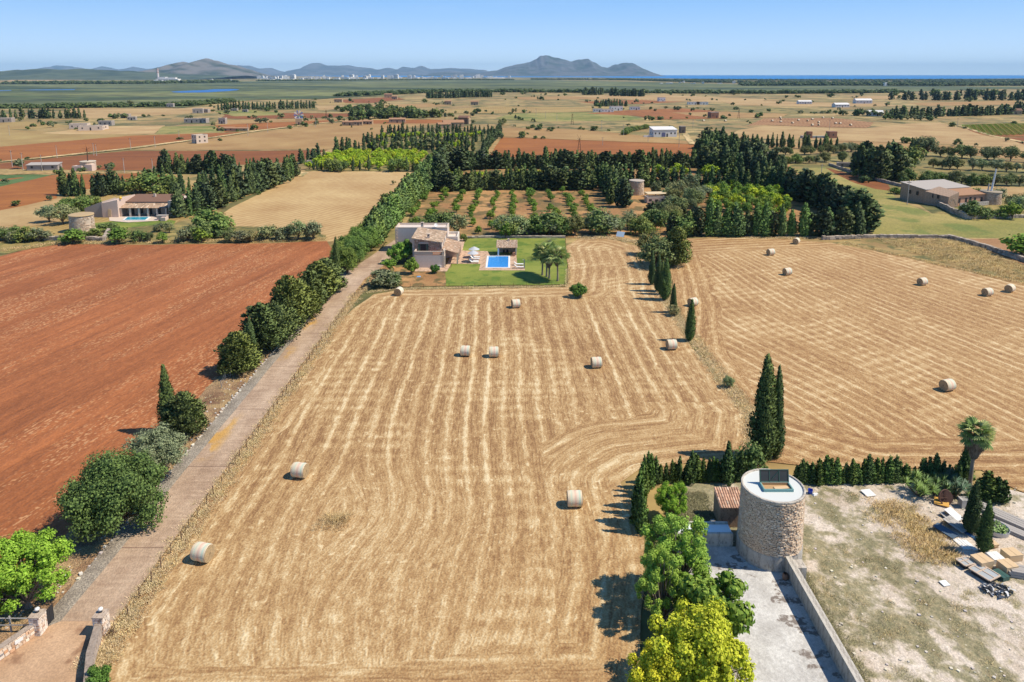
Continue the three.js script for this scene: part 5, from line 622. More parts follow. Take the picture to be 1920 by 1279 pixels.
{ // gate: two stone pillars with solar lamps, walls
  const pillar = (x, z, lab) => { const o = thing('gate_pillar', lab, 'gate pillar', [x, z]), r = RNG(Math.round(x * -7)), g = new GB(), w = 0.66, d = 0.74, h = 1.28; g.col = [0.4, 0.32, 0.25]; g.box(0, -0.1, 0, w - 0.06, h + 0.08, d - 0.06); part('core', g, M.mortar, o); const s = new GB(), cf = (q) => gray(mix3([0.66, 0.54, 0.43], q() < 0.4 ? [0.52, 0.33, 0.22] : [0.72, 0.64, 0.56], q()), 0.75 + 0.5 * q()); stoneWallFace(s, r, -w / 2, d / 2 - 0.03, w / 2, d / 2 - 0.03, 0, h, 0.17, 0.02, cf); stoneWallFace(s, r, w / 2 - 0.03, d / 2, w / 2 - 0.03, -d / 2, 0, h, 0.17, 0.02, cf); stoneWallFace(s, r, -w / 2 + 0.03, -d / 2, -w / 2 + 0.03, d / 2, 0, h, 0.17, 0.02, cf); stoneWallFace(s, r, w / 2, -d / 2 + 0.03, -w / 2, -d / 2 + 0.03, 0, h, 0.17, 0.02, cf); part('facing_stones', s, vcM, o).userData.kind = 'stuff';
    const c = new GB(); c.box(0, h, 0, w + 0.08, 0.07, d + 0.08); part('cap', c, texMat(tPlaster, 0.01, { color: lin(1.0, 0.96, 0.9) }), o);
    const l = thing('solar_lamp', lab.replace(/^.*pillar joined to/, 'white solar lamp on the pillar by'), 'lamp', [x - 0.04, z - 0.12], 0, null, h + 0.07), b = new GB(); b.lathe(0, 0, 0, [[0.01, 0], [0.1, 0], [0.1, 0.05], [0.06, 0.07], [0.06, 0.1]], 14); part('base', b, M.dark, l); const bl = new GB(); bl.lathe(0, 0.09, 0, [[0.05, 0], [0.13, 0.06], [0.15, 0.14], [0.12, 0.21], [0.01, 0.25]], 16); part('globe', bl, M.white, l); };
  const [ax, az] = [-30.66,-40.56], [bx] = [-26.96,-40.59];
  pillar(ax - 0.33, az - 0.37, 'stone gate pillar joined to the low stone wall with a white plate'); pillar(-26.85, az - 0.37, 'stone gate pillar joined to the long pale wall beside the stubble field');
  const cfW = (q) => gray(mix3([0.68, 0.54, 0.40], q() < 0.35 ? [0.58, 0.33, 0.18] : [0.7, 0.62, 0.52], q()), 0.75 + 0.5 * q());
  const lw = thing('gate_wall', 'low stone wall with white plate sweeping away from the gate', 'wall'), lg = new GB(), ls = new GB(), r = RNG(44), A = [ax - 0.5, az - 0.1], B = [ax - 1.5, az + 2.1], Cc = [ax - 3.4, az + 4.6]; const seg = (g, p, q, t, h, y = -0.1) => { const L = Math.hypot(q[0] - p[0], q[1] - p[1]), an = Math.atan2(-(q[1] - p[1]), q[0] - p[0]); g.box((p[0] + q[0]) / 2, y, (p[1] + q[1]) / 2, L + 0.05, h, t, an); };
  seg(lg, A, B, 0.3, 0.82); seg(lg, B, Cc, 0.3, 0.82); part('core', lg, M.mortar, lw); const off = (p, q, d) => { const L = Math.hypot(q[0] - p[0], q[1] - p[1]), nx = -(q[1] - p[1]) / L, nz = (q[0] - p[0]) / L; return [[p[0] + nx * d, p[1] + nz * d], [q[0] + nx * d, q[1] + nz * d]]; };
  for (const [p, q] of [[A, B], [B, Cc]]) for (const d of [-0.15]) { const [a, b] = off(p, q, d); stoneWallFace(ls, r, b[0], b[1], a[0], a[1], 0, 0.74, 0.2, 0.02, cfW); } part('facing_stones', ls, vcM, lw).userData.kind = 'stuff';
  const lc = new GB(); seg(lc, A, B, 0.4, 0.07, 0.72); seg(lc, B, Cc, 0.4, 0.07, 0.725); part('coping', lc, texMat(tPlaster, 0.02, { color: lin(0.95, 0.92, 0.88) }), lw);
  { const [a, b] = off(A, B, -0.22), an = Math.atan2(-(b[1] - a[1]), b[0] - a[0]), pl = new GB(); pl.box(lerp(a[0], b[0], 0.42), 0.36, lerp(a[1], b[1], 0.42), 0.5, 0.24, 0.03, an); part('name_plate', pl, M.white, lw); const mb = new GB(); mb.box(lerp(a[0], b[0], 0.88), 0.28, lerp(a[1], b[1], 0.88), 0.34, 0.1, 0.04, an); part('letter_slot', mb, M.metal, lw); }
  const rw = thing('gate_wall', 'pale rendered wall running from the gate along the stubble field', 'wall'), rg = new GB(), D = [-26.85, az - 0.1], E = [-26.0, az + 2.3], Fp = [-24.3, az + 5.6]; seg(rg, D, E, 0.36, 0.96); seg(rg, E, Fp, 0.36, 0.96); part('wall', rg, M.plaster, rw); const rc = new GB(); seg(rc, D, E, 0.44, 0.06, 0.86); seg(rc, E, Fp, 0.44, 0.06, 0.863); part('coping', rc, texMat(tPlaster, 0.03, { color: lin(0.9, 0.87, 0.83) }), rw);
  // open iron gate leaf beside the left pillar
  const gl = thing('gate_leaf', 'dark iron gate leaf folded open beside the stone pillar', 'gate', [ax - 0.02, az - 0.75]), gg = new GB(); gg.box(0, 0.05, -0.9, 0.05, 1.2, 0.05).box(0, 0.05, -1.9, 0.05, 1.2, 0.05); part('stile', gg, M.dark, gl); const gp = new GB(); gp.box(0, 0.1, -1.0, 0.03, 1.1, 1.9); part('panel', gp, M.dark, gl); gl.scale.z = 0.35;
  // dark sheltered strip and rails on the left of the gate
  const rl = thing('rail_fence', 'pale rail fence in the shade of the bright green tree by the gate', 'fence'), rr = new GB(); for (const y of [0.5, 1.0]) rr.tube([[ax - 6.5, y, az - 0.35, 0.04], [ax - 0.7, y, az - 0.35, 0.04]], 6); part('rail', rr, M.oldConc, rl); for (let k = 0; k < 5; k++) { const p = new GB(); p.box(ax - 6.4 + k * 1.4, -0.1, az - 0.42, 0.08, 1.2, 0.08); part('post', p, M.oldConc, rl); }
}
// wire fence along the drive: posts and strands
{ const r = RNG(9), P = new GB(); P.box(0, -0.15, 0, 0.05, 1.0, 0.05); const pg = P.geo(); const fe = thing('wire_fence', 'low dark post and wire fence between drive and stubble field', 'fence');
  const line = []; for (let z = -42.5; z > -122; z -= 1.55) line.push([-25.95 + 0.14 * (r() - 0.5) + (z < -112 ? (-112 - z) * 0.16 : 0), z + (r() - 0.5) * 0.3]);
  line.forEach(([x, z]) => { const m = part('post', pg, M.rust, fe); m.position.set(x, 0, z); m.rotation.set((r() - 0.5) * 0.12, r(), (r() - 0.5) * 0.12); m.scale.y = 0.75 + 0.3 * r(); });
  for (const y of [0.35, 0.72]) { const w = new GB(); w.tube(line.map(([x, z]) => [x, y * (0.92 + 0.1 * r()), z, 0.008]), 3); part('wire', w, M.rust, fe); } }

// ---------- the villa with pool ----------
const tWall = paint(512, 512, (a, b) => { const p = pf(a, b, 4, 4, 5, 3), f = pf(a, b, 100, 100, 2, 8); return gray(mix3(C3(232, 214, 200), C3(252, 238, 226), p), 0.94 + 0.12 * f); });
const wallM = texMat(tWall), trimM = mat(S3(236, 214, 192), 0.85), paveM = texMat(tPlaster, 0.01, { color: lin(1.12, 0.92, 0.74) });
sheet('lawn', [[-11.73,-132.69],[-10.54,-148.37],[-9.52,-154.41],[11.86,-153.89],[10.53,-130.38],[9.64,-118.94],[-11.41,-117.99],[-12.28,-127.42],[-11.54,-130.38]], 0.002, M_.lawn, { step: 2, amp: 0.2, uv: [14, 14], seed: 21 });
sheet('garden_soil', [[-22.77,-130.38],[-18.22,-130.38],[-12.35,-128.15],[-11.73,-122.53],[-11.53,-118.3],[-14.69,-117.68],[-18.32,-117.37],[-20.48,-120.55]], 0.0, M_.orchard, { step: 1.2, amp: 0.6, uv: [20, 20], seed: 22 });
sheet('patio', [[-12.14,-154.41],[-10.37,-152.86],[-10.27,-142.76],[-5.06,-142.31],[-4.53,-139.25],[0.86,-139.25],[1.02,-131.14],[2.44,-130.76],[2.38,-127.78],[-6.16,-127.78],[-6.06,-132.3],[-11.72,-132.49],[-12.05,-127.06],[-17.97,-127.06],[-18.32,-129.63],[-12.65,-130.38],[-12.14,-142.76]], 0.02, paveM, { amp: 0, uv: [3, 3] });
function quoins(g, x, z, h, sx, sz, y0 = 0) { let k = 0; for (let y = y0; y < h - 0.1; y += 0.3, k++) { const w = k % 2 ? 0.42 : 0.26; g.box(x - sx * (w / 2 - 0.03), y, z - sz * 0.12, w, 0.27, 0.3); } }
{ const o = thing('villa', 'stone and plaster villa with tiled roofs and a front terrace beside the pool', 'house'), r = RNG(31);
  const blk = (name, x0, x1, z0, z1, h, m) => { const g = new GB(); g.box((x0 + x1) / 2, -0.1, (z0 + z1) / 2, x1 - x0, h + 0.1, z0 - z1); return part(name, g, m, o); };
  // rear block with parapet
  const rb = blk('rear_wall', -23.9, -13.25, -142, -146.4, 4.75, wallM); { const g = new GB(); g.box(-18.575, 4.75, -142.14, 10.65, 0.34, 0.28).box(-18.575, 4.75, -146.26, 10.65, 0.34, 0.28).box(-23.76, 4.75, -144.2, 0.28, 0.34, 3.84).box(-13.39, 4.75, -144.2, 0.28, 0.34, 3.84); part('parapet', g, trimM, rb); const q = new GB(); quoins(q, -23.9, -141.98, 4.7, -1, 0); part('quoins', q, trimM, rb); }
  // main block: stone front, single-pitch roof falling to the right
  { const x0 = -19, x1 = -13.4, zf = -131.8, zb = -141.2, hl = 5.2, hr = 4.45, g = new GB(); g.hexa([[x0, -0.1, zb], [x1, -0.1, zb], [x1, -0.1, zf], [x0, -0.1, zf], [x0, hl, zb], [x1, hr, zb], [x1, hr, zf], [x0, hl, zf]]); part('main_wall', g, wallM, o);
    const s = new GB(); for (let y = 2.5; y < 5.1; ) { const h = 0.14 + 0.14 * r(); let x = x0 + 0.35; while (x < x1 - 0.35) { const w = 0.16 + 0.26 * r(); if (y + h < lerp(hl, hr, (x - x0) / (x1 - x0)) - 0.05 && !(x > -17.9 && x < -16.1 && y < 4.2)) stoneAt(s, r, x + w / 2, y, zf + 0.03, w * 0.93, h * 0.92, 0.1, 0, gray(mix3([0.36, 0.2, 0.13], [0.46, 0.36, 0.27], r()), 0.7 + 0.6 * r())); x += w; } y += h; } part('stone_facing', s, vcM, o).userData.kind = 'stuff';
    const q = new GB(); for (let y = 2.5, k = 0; y < 4.9; y += 0.3, k++) { const w = k % 2 ? 0.45 : 0.28; q.box(x0 + w / 2 - 0.02, y, zf, w, 0.27, 0.16); if (y < 4.1) q.box(x1 - w / 2 + 0.02, y, zf, w, 0.27, 0.16); } part('quoins', q, trimM, o);
    const d = new GB(); d.box(-16.95, 2.5, zf + 0.02, 1.05, 1.62, 0.1); const dr = part('terrace_door', d, M.dark, o); const dl = new GB(); dl.box(-16.95, 4.13, zf + 0.05, 1.5, 0.12, 0.18); part('lintel', dl, trimM, dr); for (const x of [-17.72, -16.18]) { const sh = new GB(); sh.box(x, 2.52, zf + 0.12, 0.46, 1.58, 0.06, x < -17 ? 0.25 : -0.25); part('shutter', sh, mat(lin(0.035, 0.085, 0.065), 0.6), dr); }
    const t = new GB(); tiles(t, [x1 + 0.25, hr - 0.02, zf + 0.3], [x1 + 0.25, hr - 0.02, zb - 0.1], [x0 - 0.15, hl + 0.06, zb - 0.1], [x0 - 0.15, hl + 0.06, zf + 0.3], 0.27, r, [0.50, 0.37, 0.25]); part('main_roof', t, vcM, o).userData.kind = 'stuff';
    for (const [x, z, h0, h] of [[-16.1, -133.6, 4.75, 0.85], [-18.4, -142.4, 4.9, 1.1]]) { const c = new GB(); c.box(x, h0, z, 0.5, h, 0.45).box(x, h0 + h, z, 0.62, 0.09, 0.57); const ch = part('chimney', c, trimM, o); const e = new GB(); e.box(x, h0 + h - 0.28, z + 0.225, 0.3, 0.18, 0.02); part('flue_opening', e, M.dark, ch); }
    for (const [z, y] of [[-134.5, 3.2], [-137.5, 3.2]]) { const w = new GB(); w.box(x1 + 0.01, y, z, 0.06, 0.95, 0.6); part('window', w, M.dark, o); } }
  // terrace block in front
  { const x0 = -18.4, x1 = -12.75, zf = -129.6, zb = -131.8; blk('terrace_wall', x0, x1, zf, zb + 0.01, 2.42, wallM); const p = new GB(); p.box((x0 + x1) / 2, 2.42, (zf + zb) / 2, x1 - x0, 0.06, zf - zb); part('terrace_floor', p, mat(S3(206, 148, 112), 0.9), o);
    const b = new GB(); b.box((x0 + x1) / 2, 3.08, zf - 0.12, x1 - x0 + 0.1, 0.1, 0.3).box(x0 + 0.12, 2.48, (zf + zb) / 2 + 0.1, 0.24, 0.7, zf - zb - 0.4).box(x1 - 0.12, 2.48, (zf + zb) / 2 + 0.1, 0.24, 0.86, zf - zb - 0.4).box((x0 + x1) / 2 - 1.1, 2.48, zf - 0.12, 3.4, 0.6, 0.2).box(x1 - 0.2, 2.48, zf - 0.12, 0.4, 0.6, 0.24); part('parapet', b, trimM, o);
    for (let k = 0; k < 9; k++) { const g = new GB(); g.lathe(0, 0, 0, [[0.05, 0], [0.05, 0.06], [0.03, 0.1], [0.075, 0.26], [0.03, 0.48], [0.05, 0.54], [0.05, 0.6]], 8); const m = part('baluster', g, trimM, o); m.position.set(-14.9 + k * 0.21, 2.48, zf - 0.12); }
    const q = new GB(); for (let y = 0, k = 0; y < 2.3; y += 0.3, k++) { const w = k % 2 ? 0.45 : 0.28; q.box(x0 + w / 2 - 0.02, y, zf - 0.05, w, 0.27, 0.16).box(x1 - w / 2 + 0.02, y, zf - 0.05, w, 0.27, 0.16); } part('quoins', q, trimM, o);
    const w = new GB(); w.box(x1 + 0.01, 0.1, -130.6, 0.06, 1.9, 0.8); part('side_door', w, M.dark, o); }
  // porch with tiled roof, rear annexe
  { const t = new GB(); tiles(t, [-10.25, 2.18, -131.9], [-10.25, 2.18, -141.2], [-13.36, 3.05, -141.2], [-13.36, 3.05, -131.9], 0.27, r, [0.44, 0.30, 0.20]); part('porch_roof', t, vcM, o).userData.kind = 'stuff'; for (const z of [-132.3, -135.4, -138.4, -140.9]) { const g = new GB(); g.box(-10.5, 0, z, 0.28, 2.16, 0.28); part('porch_post', g, trimM, o); } const bm = new GB(); bm.box(-10.5, 2.02, -136.6, 0.16, 0.15, 9); part('porch_beam', bm, M.wood, o); const pw = new GB(); pw.box(-11.95, -0.1, -139.2, 2.6, 2.2, 3.6); part('porch_room', pw, texMat(tWall, 0.01, { color: lin(0.9, 0.8, 0.72) }), o); }
  blk('annexe_wall', -13.24, -11.1, -141.4, -146.2, 2.75, wallM); { const g = new GB(); g.box(-12.17, 2.75, -141.52, 2.14, 0.55, 0.24).box(-12.17, 2.75, -146.08, 2.14, 0.55, 0.24).box(-11.22, 2.75, -143.8, 0.24, 0.55, 4.32); part('annexe_parapet', g, mat(S3(250, 240, 226), 0.85), o); }
  { const g = new GB(); g.lathe(0, 0, 0, [[0.01, 0], [0.2, 0.02], [0.36, 0.1]], 16); const d = part('satellite_dish', g, M.white, o); d.position.set(-15.6, 5.55, -142.2); d.rotation.set(1.1, 0, -0.4); const a = new GB(); a.tube([[0, -0.7, 0.15, 0.03], [0, -0.05, 0, 0.03]], 5); part('arm', a, M.metal, d); }
}
{ // swimming pool: coping, basin under the water, steps
  const o = thing('swimming_pool', 'rectangular blue swimming pool with white coping in the villa garden', 'pool'), x0 = -4.66, x1 = -0.72, zf = -129.75, zb = -137.95, g = new GB(), w = 0.36, y = 0.07;
  g.box((x0 + x1) / 2, -0.02, zf + w / 2, x1 - x0 + 2 * w, y + 0.02, w).box((x0 + x1) / 2, -0.02, zb - w / 2, x1 - x0 + 2 * w, y + 0.02, w).box(x0 - w / 2, -0.02, (zf + zb) / 2, w, y + 0.02, zf - zb).box(x1 + w / 2, -0.02, (zf + zb) / 2, w, y + 0.02, zf - zb); part('coping', g, M.white, o);
  const wt = new GB(); wt.quad([x0, 0.045, zf], [x1, 0.045, zf], [x1, 0.045, zb], [x0, 0.045, zb]);
  const tW = paint(256, 512, (a, b) => [0, 0, 0, fbm(a * 16, b * 32, 3, 5)], true);
  const u = wt.geo(); u.setAttribute('uv', new THREE.Float32BufferAttribute([0, 0, 1, 0, 1, 1, 0, 1], 2)); part('water', u, new THREE.MeshPhysicalMaterial({ color: S3(62, 164, 250), bumpMap: tW.bump, bumpScale: 0.06, roughness: 0.08 }), o);
  const st = new GB(); st.box(x0 + 0.75, 0.03, zb + 0.5, 1.3, 0.035, 0.8); part('step', st, mat(S3(150, 206, 240), 0.5), o);
}
{ // pool house
  const o = thing('pool_house', 'small open pool house with a clay tile roof on white posts', 'pavilion'), x0 = -2.95, x1 = 0.95, zf = -138.5, zb = -141.6, r = RNG(2);
  const g = new GB(); g.box((x0 + x1) / 2, -0.05, zb + 0.12, x1 - x0, 2.0, 0.24).box(x1 - 0.12, -0.05, (zf + zb) / 2 - 0.2, 0.24, 1.75, zf - zb - 0.3); part('wall', g, wallM, o);
  const s = new GB(); stoneWallFace(s, r, x0 + 0.1, zb + 0.27, x1 - 0.3, zb + 0.27, 0, 1.6, 0.22); part('stone_facing', s, vcM, o).userData.kind = 'stuff';
  const p = new GB(); p.box(x0 + 0.2, 0, zf, 0.3, 1.62, 0.3); part('post', p, M.white, o);
  const bm = new GB(); bm.box((x0 + x1) / 2, 1.6, zf, x1 - x0, 0.14, 0.2); part('beam', bm, M.wood, o);
  const t = new GB(); tiles(t, [x0 - 0.2, 1.74, zf + 0.35], [x1 + 0.15, 1.74, zf + 0.35], [x1 + 0.15, 2.5, zb - 0.2], [x0 - 0.2, 2.5, zb - 0.2], 0.26, r, [0.48, 0.35, 0.25]); part('roof_tiles', t, vcM, o).userData.kind = 'stuff';
  const c = new GB(); c.box(-0.7, 2.2, zb + 0.3, 0.4, 0.7, 0.4); part('chimney', c, trimM, o);
  const ct = new GB(); ct.box(0.35, 0, zf + 0.1, 0.5, 0.75, 0.6); part('counter', ct, mat(lin(0.4, 0.2, 0.12), 0.8), o);
  for (const x of [-1.6, -0.9]) { const ch = thing('patio_chair', 'dark patio chair under the pool house roof', 'chair', [x, zf - 1.4], 0.3, 'chairs under the pool house'); const se = new GB(); se.box(0, 0.36, 0, 0.45, 0.06, 0.45); part('seat', se, M.dark, ch); const bk = new GB(); bk.box(0, 0.42, -0.2, 0.45, 0.45, 0.05); part('backrest', bk, M.dark, ch); for (const [a, b] of [[-1, -1], [1, -1], [-1, 1], [1, 1]]) { const l = new GB(); l.box(a * 0.2, 0, b * 0.2, 0.04, 0.36, 0.04); part('leg', l, M.dark, ch); } }
}
// parasols and loungers
{ const par = (p, lab) => { const o = thing('parasol', lab, 'parasol', p, 0, 'silver parasols by the pool'), g = new GB(); g.lathe(0, 0, 0, [[1.12, 1.72], [0.7, 1.95], [0.3, 2.14], [0.01, 2.28]], 10); part('canopy', g, mat(lin(0.46, 0.48, 0.50), 0.6, { side: THREE.DoubleSide }), o); const q = new GB(); q.tube([[0, 0, 0, 0.03], [0, 2.35, 0, 0.025]], 6); part('pole', q, M.metal, o); const b = new GB(); b.lathe(0, 0, 0, [[0.01, 0.1], [0.22, 0.08], [0.28, 0]], 12); part('base', b, M.oldConc, o); };
  par([-7.54,-137.13], 'silver parasol over white loungers between villa and pool'); par([-7.58,-133.87], 'silver parasol over white loungers between villa and pool');
  const lounge = (p, turn, lab, grp) => { const o = thing('sun_lounger', lab, 'sun lounger', p, turn, grp), f = new GB(); f.box(0, 0.26, 0.2, 0.6, 0.05, 1.3); part('frame', f, M.white, o); const b = new GB(); b.hexa([[-0.3, 0.28, -0.5], [0.3, 0.28, -0.5], [0.3, 0.28, -0.42], [-0.3, 0.28, -0.42], [-0.3, 0.68, -0.95], [0.3, 0.68, -0.95], [0.3, 0.7, -0.89], [-0.3, 0.7, -0.89]]); part('backrest', b, M.white, o); for (const [x, z] of [[-0.26, -0.35], [0.26, -0.35], [-0.26, 0.75], [0.26, 0.75]]) { const l = new GB(); l.box(x, 0, z, 0.05, 0.26, 0.05); part('leg', l, M.white, o); } };
  for (const [x, z, t] of [[-7.2, -136.72, 1.4], [-7.24, -135.48, 1.45], [-7.37, -133.87, 1.5], [-7.32, -132.92, 1.5]]) { lounge([x, z], t, 'white sun lounger beneath the silver parasols', 'loungers beneath the parasols'); }
  lounge([1.32,-131.33], 1.57, 'white sun lounger beside the pool shower', 'loungers beside the pool shower'); lounge([1.41,-129.25], 1.57, 'white sun lounger beside the pool shower', 'loungers beside the pool shower');
  const sh = thing('pool_shower', 'slim grey pool shower column at the patio corner', 'shower', [2.3,-128.88]), c = new GB(); c.box(0, 0, 0, 0.2, 1.75, 0.14); part('column', c, M.metal, sh); const hd = new GB(); hd.box(-0.18, 1.7, 0, 0.3, 0.04, 0.1); part('shower_head', hd, M.white, sh);
  const wb = new GB(); wb.box(0, 0, 0, 0.7, 0.02, 0.5).box(0, 0.02, 0, 0.5, 0.08, 0.36); single('blue_sheet', 'small light blue sheet lying on the red garden soil', 'sheet', wb, mat(lin(0.2, 0.45, 0.75), 0.7), [-16.83,-123.55]);
  const un = thing('air_conditioner', 'white outdoor air unit against the terrace wall', 'air conditioner', [-13.69,-129.63]), ug = new GB(); ug.box(0, 0, 0, 0.7, 0.5, 0.3); part('casing', ug, M.white, un); const uf = new GB(); uf.lathe(0, 0, 0, [[0.2, 0], [0.2, 0.02], [0.02, 0.02]], 14); const fm = part('fan_grille', uf, M.dark, un); fm.rotation.x = Math.PI / 2; fm.position.set(-0.08, 0.25, 0.155);
  const sp = thing('solar_heater', 'tilted white solar panel standing in dry grass at the field corner', 'solar panel', [24.04,-154.41], -0.5), sg = new GB(); sg.hexa([[-0.9, 0.3, -0.05], [0.9, 0.3, -0.05], [0.9, 0.25, 0], [-0.9, 0.25, 0], [-0.9, 1.25, -0.85], [0.9, 1.25, -0.85], [0.9, 1.2, -0.8], [-0.9, 1.2, -0.8]]); part('collector', sg, mat(lin(0.4, 0.5, 0.6), 0.2), sp); for (const x of [-0.7, 0.7]) { const l = new GB(); l.box(x, 0, -0.75, 0.06, 1.15, 0.06); part('leg', l, M.metal, sp); } }
// garden fence between lawn and stubble
{ const fe = thing('garden_fence', 'thin post and wire fence along the foot of the villa lawn', 'fence'), P = new GB(); P.box(0, -0.1, 0, 0.05, 0.95, 0.05); const pg = P.geo(), line = [[-19.54,-116.44],[-14.56,-116.6],[-9.11,-116.75],[-2.74,-116.9],[3.66,-117.21],[9.55,-117.68],[10.38,-128.51],[11.15,-142.76],[11.75,-152.35]], pts = []; along(line, 2.2, (x, z) => pts.push([x, z])); pts.forEach(([x, z]) => { const m = part('post', pg, M.rust, fe); m.position.set(x, 0, z); }); for (const y of [0.3, 0.75]) { const w = new GB(); w.tube(pts.map(([x, z]) => [x, y, z, 0.008]), 3); part('wire', w, M.rust, fe); } }

// ---------- farmhouses, mills and sheds of the middle and far distance ----------
const wallCol = { pale: mat(S3(236, 216, 196), 0.9), white: mat(S3(250, 246, 240), 0.85), pink: mat(S3(242, 214, 196), 0.9), tan: mat(S3(206, 176, 140), 0.92), grey: mat(S3(184, 172, 162), 0.92), brown: mat(S3(160, 116, 92), 0.92), dark: mat(S3(120, 104, 94), 0.92) };
const roofCol = { tile: mat(S3(186, 140, 104), 0.9), tileDark: mat(S3(140, 104, 82), 0.9), flat: mat(S3(222, 206, 188), 0.9), grey: mat(S3(196, 186, 176), 0.85), white: mat(S3(248, 246, 242), 0.8) };
const darkM = mat(lin(0.03, 0.028, 0.026), 0.6), frameM = mat(lin(0.5, 0.4, 0.3), 0.8);
// house: walls, roof, window and door openings as parts
function house(name, label, p, turn, w, d, h, { wall = 'pale', roof = 'flat', rc = null, wins = 3, storeys = 1, side = 1, door = true, cat = 'house', chim = 0 } = {}) {
  const o = thing(name, label, cat, p, turn), g = new GB(), rise = roof === 'gable' ? w * 0.0 + d * 0.22 : roof === 'shed' ? d * 0.16 : 0;
  if (roof === 'gable') { g.box(0, -0.1, 0, w, h + 0.1, d); g.tri([-w / 2, h, d / 2], [-w / 2, h + rise, 0], [-w / 2, h, -d / 2]).tri([w / 2, h, -d / 2], [w / 2, h + rise, 0], [w / 2, h, d / 2]); }
  else if (roof === 'shed') g.hexa([[-w / 2, -0.1, -d / 2], [w / 2, -0.1, -d / 2], [w / 2, -0.1, d / 2], [-w / 2, -0.1, d / 2], [-w / 2, h + rise, -d / 2], [w / 2, h + rise, -d / 2], [w / 2, h, d / 2], [-w / 2, h, d / 2]]);
  else g.box(0, -0.1, 0, w, h + 0.1, d);
  part('wall', g, wallCol[wall], o);
  const r = new GB(), e = 0.25, t = 0.14;
  if (roof === 'gable') { r.hexa([[-w / 2 - e, h - 0.05, d / 2 + e], [w / 2 + e, h - 0.05, d / 2 + e], [w / 2 + e, h - 0.05 + t, d / 2 + e], [-w / 2 - e, h - 0.05 + t, d / 2 + e], [-w / 2 - e, h + rise, 0], [w / 2 + e, h + rise, 0], [w / 2 + e, h + rise + t, 0], [-w / 2 - e, h + rise + t, 0]]); r.hexa([[w / 2 + e, h - 0.05, -d / 2 - e], [-w / 2 - e, h - 0.05, -d / 2 - e], [-w / 2 - e, h - 0.05 + t, -d / 2 - e], [w / 2 + e, h - 0.05 + t, -d / 2 - e], [w / 2 + e, h + rise, 0.01], [-w / 2 - e, h + rise, 0.01], [-w / 2 - e, h + rise + t, 0.01], [w / 2 + e, h + rise + t, 0.01]]); }
  else if (roof === 'shed') r.hexa([[-w / 2 - e, h, d / 2 + e], [w / 2 + e, h, d / 2 + e], [w / 2 + e, h + t, d / 2 + e], [-w / 2 - e, h + t, d / 2 + e], [-w / 2 - e, h + rise + 0.04, -d / 2 - e], [w / 2 + e, h + rise + 0.04, -d / 2 - e], [w / 2 + e, h + rise + t + 0.04, -d / 2 - e], [-w / 2 - e, h + rise + t + 0.04, -d / 2 - e]]);
  else { r.box(0, h, d / 2 - 0.1, w, 0.35, 0.2).box(0, h, -d / 2 + 0.1, w, 0.35, 0.2).box(-w / 2 + 0.1, h, 0, 0.2, 0.35, d - 0.4).box(w / 2 - 0.1, h, 0, 0.2, 0.35, d - 0.4); r.box(0, h - 0.06, 0, w - 0.3, 0.1, d - 0.3); }
  const ro = part('roof', r, rc ? roofCol[rc] : roof === 'flat' ? roofCol.flat : roofCol.tile, o);
  for (let k = 0; k < chim; k++) { const c = new GB(); c.box((k - 0.3) * w * 0.3, h + rise * 0.6, 0, 0.5, 1.1, 0.5); part('chimney', c, wallCol[wall], ro); }
  for (let s = 0; s < storeys; s++) for (let k = 0; k < wins; k++) { const x = (k + 0.5) / wins * w - w / 2, isD = door && s === 0 && k === Math.floor(wins / 2), q = new GB(); q.box(x, isD ? 0 : h / storeys * (s + 0.4), d / 2, isD ? 0.9 : 0.8, isD ? Math.min(2, h * 0.75) : Math.min(1, h / storeys * 0.42), 0.06); part(isD ? 'door' : 'window', q, darkM, o); }
  if (side) for (let s = 0; s < storeys; s++) for (const z of d > 5 ? [-0.22, 0.22] : [0]) for (const sx of [-1, 1]) { const q = new GB(); q.box(sx * w / 2, h / storeys * (s + 0.4), z * d, 0.06, Math.min(1, h / storeys * 0.42), 0.8); part('window', q, darkM, o); }
  return o;
}
function roundMill(label, p, R, h, seed, { capCol = [0.5, 0.38, 0.24], mast = 0, mastM = M.rust } = {}) { const o = thing('mill_stump', label, 'mill', p), r = RNG(seed), g = new GB(); g.lathe(0, 0, 0, [[R * 1.06, -0.2], [R, h * 0.5], [R * 0.98, h]], 28); part('wall', g, M.mortar, o); const s = new GB(); for (let y = 0; y < h - 0.1;) { const hh = 0.2 + 0.16 * r(), rr = lerp(R * 1.05, R * 0.98, y / h); for (let a = r(); a < 6.4;) { const w = 0.3 + 0.3 * r(); stoneAt(s, r, Math.cos(a) * rr, y, Math.sin(a) * rr, w * 0.93, hh * 0.9, 0.14 + 0.06 * r(), Math.PI / 2 - a, stoneCol(r)); a += w / rr; } y += hh; } part('rubble_stone', s, vcM, o).userData.kind = 'stuff'; const c = new GB(); c.lathe(0, 0, 0, [[R * 1.08, h - 0.1], [R * 1.08, h + 0.12], [R * 0.9, h + 0.14], [0.02, h + 0.16]], 28); part('roof', c, mat(lin(...capCol), 0.95), o);
  if (mast) { const m = new GB(); m.tube([[0, h, 0, 0.22], [0.1, h + mast * 0.6, 0, 0.16], [0.05, h + mast, 0, 0.1]], 6); const mo = part('mast', m, mastM, o); const b = new GB(); for (let k = 0; k < 5; k++) { const a = k * 1.26 + 0.4; b.tube([[0.05, h + mast * 0.85, 0, 0.05], [0.05 + Math.cos(a) * mast * 0.34, h + mast * 0.85 + Math.sin(a) * mast * 0.34, 0.1, 0.03]], 4); } part('sail_arms', b, mastM, mo); } return o; }
